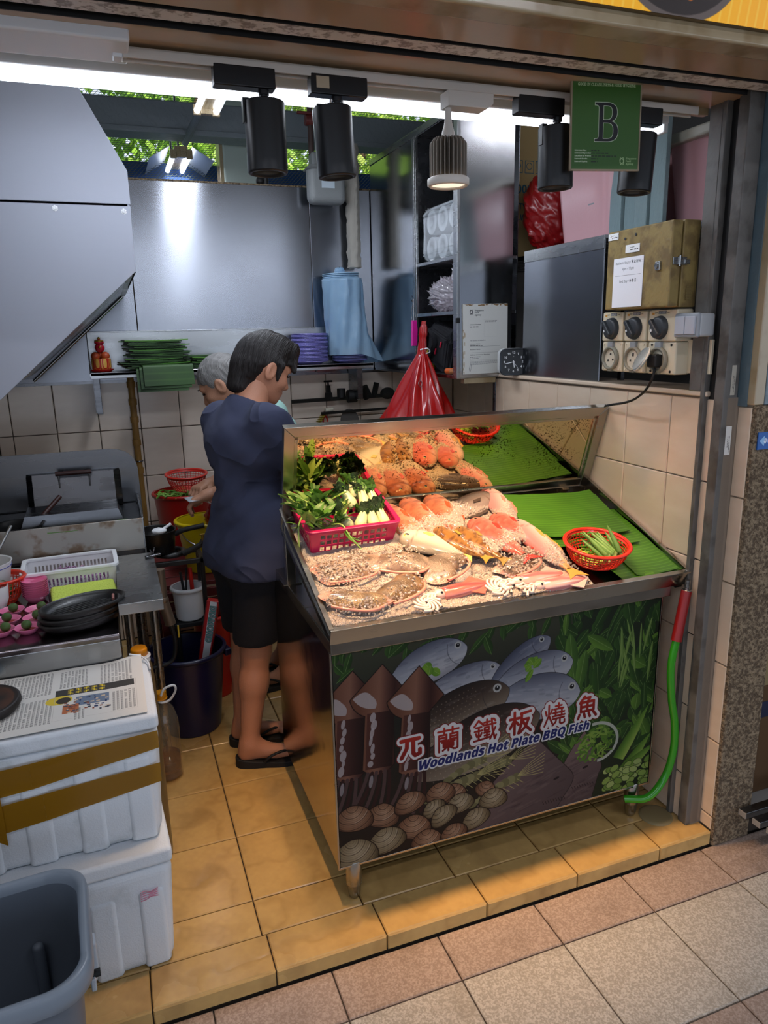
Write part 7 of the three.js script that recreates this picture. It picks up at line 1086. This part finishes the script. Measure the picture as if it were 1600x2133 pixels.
// banana leaves on the right of the tray
for (const [lab, u, v, w, l, turn, h, roll] of [['lowest banana leaf at the front right of the tray', 1.05, 0.15, 0.25, 0.27, 0.12, 0.004, 0.0], ['narrow banana leaf along the right tray side', 1.09, 0.22, 0.16, 0.38, -0.05, 0.008, 0.03], ['wide banana leaf under the front edge of the top leaf', 0.985, 0.37, 0.33, 0.33, -0.14, 0.014, 0.0], ['top banana leaf lying across the back right of the tray', 0.96, 0.4, 0.36, 0.29, -0.1, 0.026, 0.0]]) { const m = tag(obj('banana_leaf', leafSheet(w, l, 0.014, u * 3, 18), M.banana), lab, 'leaf', 'banana leaves on the tray'); onTray(m, u, v, h, turn, 0, roll); }
// red round basket with okra
{
  const t = thing('okra_basket', 'red round basket of okra on the banana leaves', 'basket'); onTray(t, 0.915, 0.135, 0.012, 0.2); t.rotateX(-0.1); roundBasket(t, 0.1, 0.062, plas(0xd22a17, 0.3), 0.072, 46, 7);
  const lift = (x, y, z) => V(x, y, z).applyQuaternion(t.quaternion).add(t.position);
  M.okra = phy(0x6f9a4a, 0.45, { sheen: 0.2 });
  for (let i = 0; i < 13; i++) { const L = rr(0.085, 0.115), g = lathe([[0, 0], [0.006, 0.002], [0.0085, 0.01], [0.0075, L * 0.5], [0.004, L * 0.85], [0.0008, L]], 6); const o = thing('okra_pod', i === 12 ? 'okra pod sticking up highest from the red basket' : 'green okra pod lying in the red round basket', 'okra', [0, 0, 0], 0, 'okra pods in the basket'); obj('pod', g, M.okra, o); obj('cap', cyl(0.0065, 0.0045, 0.007, 0, -0.002, 0, 0, 0, 0, 6), phy(0x9db86a, 0.5), o); o.position.copy(lift(-0.005 + (i % 7) * 0.0105, 0.024 + Math.floor(i / 7) * 0.013, 0.058 - (i % 3) * 0.006)); o.quaternion.setFromEuler(new THREE.Euler(-0.95 + rr(-0.08, 0.08) + (i === 12 ? 0.45 : 0), 0, 0.42 - (i % 7) * 0.045 + rr(-0.08, 0.08), 'YXZ')); }
  const n = 90, b = new THREE.InstancedMesh(new THREE.SphereGeometry(0.008, 10, 7).scale(1.25, 0.5, 0.8), phy(0xa3bb52, 0.5), n), q = new THREE.Object3D(); b.name = 'green_beans'; tag(b, 'heap of pale green petai beans in the red basket', 'beans', null, 'stuff');
  for (let i = 0; i < n; i++) { q.position.copy(lift(rr(-0.07, -0.005) , rr(0.008, 0.03), rr(-0.045, 0.055))); q.rotation.set(rr(-0.6, 0.6), rr(0, 6), rr(-0.6, 0.6)); q.scale.setScalar(rr(0.8, 1.15)); q.updateMatrix(); b.setMatrixAt(i, q.matrix); b.setColorAt(i, new THREE.Color().setHSL(rr(0.19, 0.25), 0.5, rr(0.5, 0.75))); } b.castShadow = b.receiveShadow = true; scene.add(b);
}
// magenta basket of greens
{
  const t = thing('magenta_basket', 'magenta rectangular basket of leafy greens', 'basket'); onTray(t, 0.175, 0.465, 0.012, 0.02);
  const mg = plas(0xb80f4d, 0.3), grid = (x, p, h) => [0, 1, 2].map((k) => { const y0 = h * (0.1 + k * 0.26), y1 = y0 + h * 0.19; return [[x - p * 0.36, y0], [x + p * 0.36, y0], [x + p * 0.36, y1], [x - p * 0.36, y1]]; });
  slottedBasket(t, 0.26, 0.19, 0.085, mg, 1.1, 0.02, grid);
  const world = (x, y, z) => V(x, y, z).applyQuaternion(t.quaternion).add(t.position);
  // a blade: stalk end at origin, grows along +x, arching
  const blade = (L, W, arch, wave, n = 8) => { const g = new THREE.PlaneGeometry(1, 1, n, 4), p = g.attributes.position; for (let i = 0; i < p.count; i++) { const k = p.getX(i) + 0.5, s = p.getY(i) * 2, w = W * Math.pow(Math.sin(Math.PI * Math.pow(k, 0.8) * 0.97 + 0.03), 0.8); p.setXYZ(i, k * L, arch * Math.sin(k * 2.2) * L - Math.abs(s) * -0.12 * W + wave * Math.sin(k * 22 + s * 3) * Math.abs(s), s * w / 2); } g.computeVertexNormals(); return g; };
  const leafy = phy(0x4d7a24, 0.45, { side: THREE.DoubleSide, transmission: 0.1, thickness: 0, map: rep(dtex(128, (u, v) => mixc(hex(0xffffff), hex(0xb8d08a), Math.pow(1 - Math.abs(v - 0.5) * 2, 6)), true), 1) }), pale = phy(0x86a84e, 0.45, { side: THREE.DoubleSide }), dark = phy(0x1f3f1a, 0.45, { side: THREE.DoubleSide, bumpMap: rep(nMid, 3), bumpScale: 0.004 }), stem = phy(0x8fb05a, 0.4), white = phy(0xc4cb98, 0.4, { clearcoat: 0.15 });
  for (let i = 0; i < 34; i++) { // loose spinach stalks on the left
    const s = thing('water_spinach_stalk', 'long-leaved spinach stalk heaped in the left of the magenta basket', 'vegetable', [0, 0, 0], 0, 'spinach stalks in the basket'); const x = rr(-0.12, -0.04), z = rr(-0.085, 0.07), y = 0.045 + rr(0, 0.05); s.position.copy(world(x, y, z)); s.rotation.set(rr(-0.4, 0.4), rr(0, 6.28), rr(-0.1, 0.5), 'YXZ');
    const L = rr(0.05, 0.09); obj('stalk', tube([[-L * 0.5, -0.005, 0], [0, 0, 0], [L * 0.6, 0.012, 0.004]], 0.0024, 8, 6), stem, s); for (let k = 0; k < 3; k++) obj('leaf', P(blade(rr(0.05, 0.085), rr(0.016, 0.03), rr(0.05, 0.25), 0.001), rr(0, L * 0.6), 0.004, 0, rr(-0.5, 0.5), rr(-1.3, 1.3), rr(0, 0.4)), rnd() < 0.6 ? leafy : pale, s);
  }
  { const s = thing('drooping_stalk', 'spinach stem trailing over the left rim of the basket', 'vegetable'); s.position.copy(world(-0.12, 0.09, 0.02)); obj('stalk', tube([[0.03, 0.0, 0], [-0.01, 0.015, 0.01], [-0.035, -0.01, 0.02], [-0.042, -0.07, 0.025], [-0.04, -0.14, 0.03]], 0.0026, 30, 6), stem, s); obj('leaf', P(blade(0.06, 0.014, -0.2, 0), -0.03, 0, 0.02, 0, 2.4, -0.8), leafy, s); }
  { const s = thing('drooping_stalk', 'spinach leaf hanging over the front rim of the basket', 'vegetable'); s.position.copy(world(-0.04, 0.088, 0.1)); obj('stalk', tube([[-0.02, 0.0, -0.04], [0.0, 0.006, 0], [0.02, -0.03, 0.02], [0.05, -0.07, 0.03]], 0.0026, 20, 6), stem, s); for (let k = 0; k < 3; k++) obj('leaf', P(blade(0.07, 0.016, -0.25, 0), 0.0, 0.0, 0.005, 0, -0.9 + k * 0.55, -0.5), leafy, s); }
  { const s = thing('broad_leaf_stalk', 'single long pale leaf lying on top of the spinach', 'vegetable'); s.position.copy(world(-0.045, 0.1, 0.085)); s.rotation.set(0.1, 1.15, 0.28, 'YXZ'); obj('leaf', blade(0.13, 0.036, 0.08, 0.0006, 12), pale, s); }
  const heads = [[0.032, 0.076, 0.072], [0.072, 0.074, 0.075], [0.11, 0.07, 0.07], [-0.01, 0.072, 0.066], [0.02, 0.112, 0.0], [0.065, 0.108, 0.008], [0.105, 0.095, -0.01], [0.05, 0.112, -0.05]];
  heads.forEach(([x, y, z], i) => {
    const back = i > 3, s = thing('milk_cabbage', (back ? 'baby cabbage head in the rear row of the magenta basket, number ' : 'baby cabbage head in the front row of the magenta basket, number ') + ['one', 'two', 'three', 'four'][i % 4], 'vegetable', [0, 0, 0], 0, 'baby cabbages in the basket'); s.position.copy(world(x, y, z)); s.rotation.set(-0.75 + rr(-0.2, 0.15), rr(-0.5, 0.5), rr(-0.2, 0.2), 'YXZ');
    for (let k = 0; k < 6; k++) { const a = k * 1.047 + i; obj('petiole', P(lathe([[0.001, -0.02], [0.008, -0.016], [0.0135, -0.004], [0.012, 0.008], [0.007, 0.024], [0.003, 0.045]], 12).scale(1, 1, 0.6), Math.cos(a) * 0.0105, 0, Math.sin(a) * 0.0105, 0, -a + B, 0), white, s); }
    for (let k = 0; k < 9; k++) { const a = k * 0.7 + i * 0.4; obj('leaf', P(blade(rr(0.04, 0.06), rr(0.03, 0.042), 0.2, 0.004, 10), Math.cos(a) * 0.008, 0.026, Math.sin(a) * 0.008, 0, -a, rr(0.6, 1.2)), k % 4 ? dark : leafy, s); }
  });
}
// ---------- people
const dirV = (a, b) => { const d = [b[0] - a[0], b[1] - a[1], b[2] - a[2]], l = Math.hypot(...d); return d.map((v) => v / l); };
const along = (a, b, t) => a.map((v, i) => lerp(v, b[i], t));
const foldTex = dtex(256, (u, v) => { const w = fbm(u, v, 4, 2) * 0.35; return Math.pow(1 - Math.abs(fbm(u * 1 + w, v * 1 + u * 0 + w, 5, 2) - 0.5) * 2, 4); }, false, [1.1, 1.7]);
function handCaps(w, d, n, curl, thumbSide) { // wrist, direction, back-of-hand normal -> list of tapered capsules
  const s = [d[1] * n[2] - d[2] * n[1], d[2] * n[0] - d[0] * n[2], d[0] * n[1] - d[1] * n[0]].map((v) => v * thumbSide), at = (a, b, c) => w.map((v, i) => v + d[i] * a + s[i] * b - n[i] * c), o = [];
  o.push([w, at(0.03, 0, 0), 0.026, 0.027]); for (const k of [-1, 0, 1]) o.push([at(0.02, k * 0.014, 0), at(0.082, k * 0.022, 0.002), 0.017, 0.0145]);
  [[0.03, 0.068, 0.0095], [0.01, 0.078, 0.0098], [-0.011, 0.072, 0.0093], [-0.03, 0.056, 0.0085]].forEach(([b, L, r]) => { const c = curl; const k0 = at(0.085, b, 0), k1 = at(0.085 + L * 0.5 * Math.cos(c), b * 1.12, L * 0.5 * Math.sin(c)), k2 = at(0.085 + L * 0.5 * Math.cos(c) + L * 0.5 * Math.cos(c * 2.1), b * 1.15, L * 0.5 * Math.sin(c) + L * 0.5 * Math.sin(c * 2.1)); o.push([k0, k1, r, r * 0.92], [k1, k2, r * 0.92, r * 0.78]); });
  const t0 = at(0.025, 0.024, 0.006), t1 = at(0.058, 0.05, 0.02), t2 = at(0.086, 0.054, 0.036); o.push([t0, t1, 0.0135, 0.011], [t1, t2, 0.011, 0.009]); return o;
}
function headGeo(c, pitch, yaw, roll = 0) { // face looks along +x before turning; c is the centre of the skull
  const f = (x, y, z) => {
    let d = ell(x, y, z, [-0.008, 0.025, 0], [0.098, 0.098, 0.077]); d = smin(d, ell(x, y, z, [0.03, -0.045, 0], [0.062, 0.07, 0.058]), 0.04); d = smin(d, ell(x, y, z, [0.062, -0.088, 0], [0.026, 0.022, 0.026]), 0.03); // skull, face, chin
    d = smin(d, cap(x, y, z, [0.086, 0.004, 0], [0.104, -0.03, 0], 0.008, 0.0125), 0.014); d = smin(d, cap(x, y, z, [0.094, -0.036, -0.012], [0.094, -0.036, 0.012], 0.007, 0.007), 0.008); // nose
    d = smin(d, cap(x, y, z, [0.082, 0.026, -0.035], [0.082, 0.026, 0.035], 0.009, 0.009), 0.02); for (const s of [-1, 1]) { d = smin(d, ell(x, y, z, [0.056, -0.025, s * 0.045], [0.026, 0.022, 0.018]), 0.02); d = smax(d, -ell(x, y, z, [0.097, 0.006, s * 0.03], [0.016, 0.011, 0.017]), 0.012); }
    d = smin(d, cap(x, y, z, [0.084, -0.06, -0.018], [0.084, -0.06, 0.018], 0.0075, 0.0075), 0.008); d = smin(d, cap(x, y, z, [0.081, -0.071, -0.014], [0.081, -0.071, 0.014], 0.0075, 0.0075), 0.007);
    for (const s of [-1, 1]) { const e = smax(ell(x, y, z, [-0.005, -0.006, s * 0.08], [0.021, 0.034, 0.01]), -ell(x, y, z, [0.0, -0.004, s * 0.091], [0.011, 0.021, 0.007]), 0.005); d = smin(d, e, 0.008); }
    return d;
  };
  const g = surf(f, [-0.125, -0.125, -0.105], [0.13, 0.14, 0.105], 0.0045); return P(g, ...c, 0, yaw, pitch);
}
function hairGeo(c, pitch, yaw, style) {
  const f = (x, y, z) => {
    const n = 0.010 * (fbm(x * 2.2 + 4 + z, y * 0.8 + z * 3 + 2, 24, 3) - 0.5); let d = ell(x, y, z, [-0.014, 0.034, 0], style === 1 ? [0.105, 0.096, 0.083] : [0.104, 0.096, 0.083]) + n;
    if (style === 1) { d = smin(d, cap(x, y, z, [-0.07, -0.02, 0], [-0.066, -0.085, 0], 0.054, 0.045) + n, 0.03); }
    const face = -(x - (0.052 + Math.max(0, y - 0.028) * 1.6)) ; // keep behind this plane
    d = smax(d, -face, 0.012); d = smax(d, -(y + lerp(0.05, style === 1 ? 0.118 : 0.08, sstep(-0.01, -0.05, x))), 0.012); d = smax(d, -ell(x, y, z, [0.0, -0.02, Math.sign(z) * 0.09], [0.026, 0.04, 0.03]), 0.008);
    if (style === 1) { d = smin(d, ell(x, y, z, [0.03, 0.1, 0], [0.08, 0.036, 0.068]) + n, 0.035); for (const q of [-0.045, -0.015, 0.018, 0.048]) d = smin(d, cap(x, y, z, [0.07, 0.1, q * 0.9], [0.101 - Math.abs(q) * 0.2, 0.036 - q * 0.15, q * 1.1], 0.022, 0.008) + n, 0.016); for (const q of [-1, 1]) d = smin(d, cap(x, y, z, [0.03, 0.03, q * 0.074], [0.034, -0.028, q * 0.072], 0.014, 0.005) + n * 0.6, 0.014); }
    return d;
  };
  return P(surf(f, [-0.15, -0.12, -0.12], [0.16, 0.16, 0.12], 0.0048), ...c, 0, yaw, pitch);
}
function makePerson(lab, J, o) {
  const t = thing('person', lab, 'person', o.pos, 0); const S = ['L', 'R'], K = 0.035;
  const caps = []; const arm = (s) => [[J['sh' + s], J['el' + s], 0.05, 0.04], [J['el' + s], J['wr' + s], 0.038, 0.026]];
  const leg = (s) => [[J['hip' + s], J['kn' + s], 0.085, 0.058], [J['kn' + s], along(J['kn' + s], J['an' + s], 0.35), 0.052, 0.055], [along(J['kn' + s], J['an' + s], 0.3), J['an' + s], 0.054, 0.034], [J['an' + s], J['heel' + s], 0.034, 0.028], [J['heel' + s], J['toe' + s], 0.028, 0.02], [J['an' + s], along(J['heel' + s], J['toe' + s], 0.6), 0.03, 0.024]];
  const torso = (x, y, z) => { let d = cap(x, y, z, J.chestL, J.chestR, 0.1, 0.1); d = smin(d, cap(x, y, z, J.shL, J.shR, 0.05, 0.05), 0.06); d = smin(d, cap(x, y, z, J.chest, J.belly, 0.116, 0.118 + o.belly), 0.06); d = smin(d, cap(x, y, z, J.bellyL, J.bellyR, 0.11 + o.belly, 0.11 + o.belly), 0.06); d = smin(d, cap(x, y, z, J.hipL, J.hipR, 0.108, 0.108), 0.07); return d; };
  const neck = (x, y, z) => cap(x, y, z, J.neck, J.head0, 0.058, 0.052);
  const body = (x, y, z) => { let d = torso(x, y, z); d = smin(d, neck(x, y, z), 0.07); for (const s of S) { for (const [a, b, r1, r2] of arm(s)) d = smin(d, cap(x, y, z, a, b, r1, r2), K); let l = 9; for (const [a, b, r1, r2] of leg(s)) l = smin(l, cap(x, y, z, a, b, r1, r2), 0.025); d = smin(d, l, 0.03); } return d; };
  const pts = Object.values(J), lo = [0, 1, 2].map((k) => Math.min(...pts.map((p) => p[k])) - 0.16), hi = [0, 1, 2].map((k) => Math.max(...pts.map((p) => p[k])) + 0.16);
  const gs = [surf(body, lo, hi, 0.0125), headGeo(J.head, o.pitch, o.yaw)];
  for (const s of S) { const d = dirV(J['el' + s], J['wr' + s]), hc = handCaps(J['wr' + s], o['hd' + s] ?? d, o['hn' + s] ?? [0, 1, 0], o.curl ?? 0.55, s === 'L' ? 1 : -1); const hp = hc.flatMap((c) => [c[0], c[1]]), l2 = [0, 1, 2].map((k) => Math.min(...hp.map((p) => p[k])) - 0.035), h2 = [0, 1, 2].map((k) => Math.max(...hp.map((p) => p[k])) + 0.035); gs.push(surf((x, y, z) => { let q = 9; for (const [a, b, r1, r2] of hc.slice(0, 4)) q = smin(q, cap(x, y, z, a, b, r1, r2), 0.012); for (const [a, b, r1, r2] of hc.slice(4)) q = smin(q, cap(x, y, z, a, b, r1, r2), 0.004); return q; }, l2, h2, 0.004)); }
  for (const s of S) { const h = J['heel' + s], e = J['toe' + s], d = dirV(h, e), sd = [-d[2], 0, d[0]], tc = [-2, -1, 0, 1, 2].map((k) => { const b = e.map((v, i) => v + sd[i] * k * 0.0165 - d[i] * 0.02), L = 0.045 - Math.abs(k + (s === 'R' ? 2 : -2)) * 0.004; return [b, b.map((v, i) => v + d[i] * L - (i === 1 ? 0.006 : 0)), 0.0105, 0.0095]; }); const cp = tc.flatMap((c) => [c[0], c[1]]), l2 = [0, 1, 2].map((k) => Math.min(...cp.map((p) => p[k])) - 0.05), h2 = [0, 1, 2].map((k) => Math.max(...cp.map((p) => p[k])) + 0.03); gs.push(surf((x, y, z) => { let q = cap(x, y, z, along(h, e, 0.6), along(h, e, 0.93), 0.03, 0.022); for (const [a, b, r1, r2] of tc) q = smin(q, cap(x, y, z, a, b, r1, r2), 0.005); return Math.max(q, -(y - (h[1] - 0.024))); }, l2, h2, 0.005)); }
  const skin = phy(o.skin, 0.5, { sheen: 0.1, bumpMap: rep(nFine, 14), bumpScale: 0.0006 });
  obj('body', gs, skin, t);
  // shirt
  const wr = (x, y, z) => 0.016 * (fbm(x * 0.35 + 3 + z * 0.3, y * 0.55 + 3 + x * 0.3, 16, 3) - 0.5) + 0.009 * Math.pow(0.5 + 0.5 * Math.sin(y * 62 - (x + z) * 34 + 9 * fbm(x * 0.5 + 2, y * 0.5 + 2 + z * 0.4, 6, 2)), 2) * sstep(0.42, 0.62, fbm(x * 0.3 + 5 + z * 0.4, y * 0.35 + 2, 10, 2)) * sstep(1.3, 1.15, y);
  const sleeve = (x, y, z) => { let q = 9; for (const s of S) { const a = J['sh' + s], b = along(a, J['el' + s], o.sleeve), d = dirV(a, b); let c = cap(x, y, z, a, b, 0.068, 0.06); c = smax(c, (x - b[0]) * d[0] + (y - b[1]) * d[1] + (z - b[2]) * d[2], 0.008); q = Math.min(q, c); } return q; };
  const shirt = (x, y, z) => { let d = torso(x, y, z) - 0.014 - 0.012 * sstep(1.1, 0.85, y); d = smin(d, sleeve(x, y, z), 0.035); d = smin(d, neck(x, y, z) - 0.012, 0.07) + wr(x, y, z); d = smax(d, o.hem - y, 0.01); const nd = dirV(J.neck, J.head0), c = along(J.neck, J.head0, o.collar); d = smax(d, (x - c[0]) * nd[0] + (y - c[1]) * nd[1] + (z - c[2]) * nd[2], 0.01); return d; };
  const sl = [lo[0], o.hem - 0.03, lo[2]], sh = [hi[0], J.head0[1] + 0.03, hi[2]];
  const sm = obj('shirt', surf(shirt, sl, sh, 0.0095), std(o.shirt, 0.9, { bumpMap: foldTex, bumpScale: 0.007 }), t); if (o.shirtLabel) sm.userData.label = o.shirtLabel;
  if (o.polo) { const c = along(J.neck, J.head0, o.collar - 0.1); const k = obj('shirt_collar', P(lathe([[0.072, -0.015], [0.078, 0.0], [0.07, 0.022], [0.066, 0.02], [0.072, 0.0], [0.068, -0.014]], 32), ...c, 0, 0, o.collarTilt ?? 0), std(o.shirt, 0.9), t); obj('collar_stripe', P(tor(0.077, 0.0018, 0, 0.004, 0, Math.PI / 2, 0, 0), ...c, 0, 0, o.collarTilt ?? 0), std(0xc77a72, 0.8), k); }
  const shorts = (x, y, z) => { let d = cap(x, y, z, J.hipL, J.hipR, 0.112, 0.112) - 0.008; for (const s of S) { const b = along(J['hip' + s], J['kn' + s], 0.86); d = smin(d, cap(x, y, z, J['hip' + s], b, 0.1, 0.088), 0.03); } d += 0.006 * (fbm(x + 3, y * 0.7 + z, 16, 2) - 0.5); d = smax(d, o.shortsHem - y, 0.008); return smax(d, y - (o.hem + 0.06), 0.01); };
  obj('shorts', surf(shorts, [lo[0], o.shortsHem - 0.03, lo[2]], [hi[0], o.hem + 0.12, hi[2]], 0.0105), std(o.shorts, 0.9, { bumpMap: rep(nFine, 20), bumpScale: 0.0008 }), t);
  const hs = obj('hair', hairGeo(J.head, o.pitch, o.yaw, o.hairStyle), std(o.hair, 0.55, { bumpMap: rep(dtex(128, (u, v) => fbm(u * 3, v * 0.6, 24, 2), false), 12, 3), bumpScale: 0.003 }), t); if (o.hairLabel) hs.userData.label = o.hairLabel;
  for (const s of [-1, 1]) { const e = obj('eye', P(sph(0.0105, 0.0855, 0.006, s * 0.03, 0.7, 0.55, 1.1, 14), ...J.head, 0, o.yaw, o.pitch), phy(0x191310, 0.15), t); obj('eyebrow', P(P(new THREE.CapsuleGeometry(0.0035, 0.022, 4, 8), 0.0945, 0.032, s * 0.031, Math.PI / 2, 0, 0), ...J.head, 0, o.yaw, o.pitch), std(0x1d1612, 0.8), e); }
  for (const s of S) { const h = J['heel' + s], e = J['toe' + s], a = Math.atan2(-(e[2] - h[2]), e[0] - h[0]); const sp = new THREE.Shape(); sp.moveTo(-0.04, 0); sp.bezierCurveTo(-0.04, 0.045, 0.03, 0.03, 0.09, 0.042); sp.bezierCurveTo(0.15, 0.055, 0.22, 0.06, 0.235, 0.005); sp.bezierCurveTo(0.23, -0.045, 0.14, -0.05, 0.09, -0.04); sp.bezierCurveTo(0.03, -0.032, -0.04, -0.045, -0.04, 0); const g = new THREE.ExtrudeGeometry(sp, { depth: 0.016, bevelEnabled: true, bevelSize: 0.003, bevelThickness: 0.003, bevelSegments: 2, curveSegments: 10 }).rotateX(-Math.PI / 2); const p = g.attributes.position; for (let i = 0; i < p.count; i++) { const k = clamp(1 - (p.getX(i) + 0.04) / 0.2); p.setY(i, p.getY(i) * (1 + 0.9 * k * k) + 0.003); } g.computeVertexNormals();
    const m = obj('sandal', P(g, h[0], 0, h[2], 0, a, 0), std(0x0e0e10, 0.7), t); const L = Math.hypot(e[0] - h[0], e[2] - h[2]); each('strap', [-1, 1].map((q) => P(tube([[L * 0.95, 0.024, 0.0], [L * 0.78, 0.05, q * 0.02], [L * 0.5, 0.045, q * 0.042], [L * 0.35, 0.02, q * 0.042]], 0.0055, 20, 6), h[0], 0.006, h[2], 0, a, 0)), M.black, m); }
  return t;
}
{ // cook in the navy T-shirt, turned to the counter
  const th = 0.34, c = Math.cos(th), s = Math.sin(th), Rt = (x, y, z) => [x * c + z * s, y, -x * s + z * c];
  const J = { neck: Rt(0.005, 1.385, 0), head0: Rt(0.05, 1.455, 0), head: Rt(0.082, 1.512, -0.005), shL: Rt(-0.015, 1.325, -0.165), shR: Rt(-0.005, 1.34, 0.17), chest: Rt(-0.005, 1.24, 0), chestL: Rt(-0.005, 1.25, -0.085), chestR: Rt(-0.005, 1.25, 0.085), belly: Rt(0.0, 0.95, 0), bellyL: Rt(0.005, 0.98, -0.075), bellyR: Rt(0.005, 0.98, 0.075), elL: Rt(0.12, 1.1, -0.25), elR: Rt(0.13, 1.09, 0.2), wrL: Rt(0.33, 1.07, -0.14), wrR: Rt(0.34, 1.06, 0.09), hipL: Rt(-0.03, 0.83, -0.08), hipR: Rt(-0.03, 0.83, 0.08), knL: [-0.045, 0.47, -0.1], knR: [-0.035, 0.47, 0.055], anL: [-0.085, 0.09, -0.1], anR: [-0.085, 0.09, 0.06], heelL: [-0.1, 0.052, -0.105], heelR: [-0.1, 0.052, 0.055], toeL: [0.09, 0.042, -0.09], toeR: [0.09, 0.042, 0.1] };
  const p = makePerson('man in a navy T-shirt and dark shorts looking down at the counter', J, { pos: [0.448, 0, -1.035], belly: -0.002, skin: 0xb87f62, shirt: 0x363b53, shorts: 0x080a14, hair: 0x16100e, hairStyle: 1, pitch: -0.42, yaw: th - 0.12, sleeve: 0.62, hem: 0.785, shortsHem: 0.515, collar: 0.16, curl: 0.8, shirtLabel: 'navy blue T-shirt', hairLabel: 'thick dark brown hair' });
}
{ // second cook bending behind him
  const J = { neck: [-0.07, 1.3, 0.0], head0: [-0.15, 1.375, 0.02], head: [-0.205, 1.43, 0.03], shL: [-0.04, 1.25, 0.17], shR: [0.045, 1.27, -0.17], chest: [0.0, 1.15, 0], chestL: [-0.02, 1.16, 0.085], chestR: [0.03, 1.17, -0.085], belly: [0.05, 0.93, 0], bellyL: [0.045, 0.95, 0.07], bellyR: [0.055, 0.95, -0.07], elL: [-0.15, 1.03, 0.2], elR: [-0.08, 1.02, -0.22], wrL: [-0.3, 0.985, 0.17], wrR: [-0.27, 0.98, -0.1], hipL: [0.06, 0.82, 0.08], hipR: [0.065, 0.82, -0.08], knL: [0.02, 0.46, 0.09], knR: [0.03, 0.46, -0.09], anL: [0.0, 0.09, 0.09], anR: [0.02, 0.09, -0.09], heelL: [0.02, 0.052, 0.09], heelR: [0.04, 0.052, -0.09], toeL: [-0.16, 0.042, 0.09], toeR: [-0.14, 0.042, -0.09] };
  makePerson('grey-haired man in a mint polo shirt bending behind the navy T-shirt', J, { pos: [0.66, 0, -1.66], belly: 0.01, skin: 0xb58468, shirt: 0x9ec9bd, shorts: 0x1a1c22, hair: 0x7d7b78, hairStyle: 2, pitch: -0.55, yaw: Math.PI - 0.35, sleeve: 0.7, hem: 0.78, shortsHem: 0.5, collar: 0.2, polo: true, collarTilt: 0.7, curl: 0.9, shirtLabel: 'mint green polo shirt', hairLabel: 'short grey hair' });
}
{ // foil sheet in his hand
  const g = new THREE.BoxGeometry(0.11, 0.0015, 0.06, 14, 1, 8), p = g.attributes.position; for (let i = 0; i < p.count; i++) p.setY(i, p.getY(i) + 0.02 * Math.cos(p.getX(i) * 16) * 0.6 - Math.max(0, p.getX(i)) * 0.35); g.computeVertexNormals();
  tag(obj('foil_sheet', P(g, 0.3, 0.955, -1.5, 0.15, 0.3, -0.1), phy(0xc2c6c9, 0.3, { metalness: 0.8 })), 'crumpled silver foil sheet held by the grey-haired man', 'foil');
}
renderer.render(scene, camera);
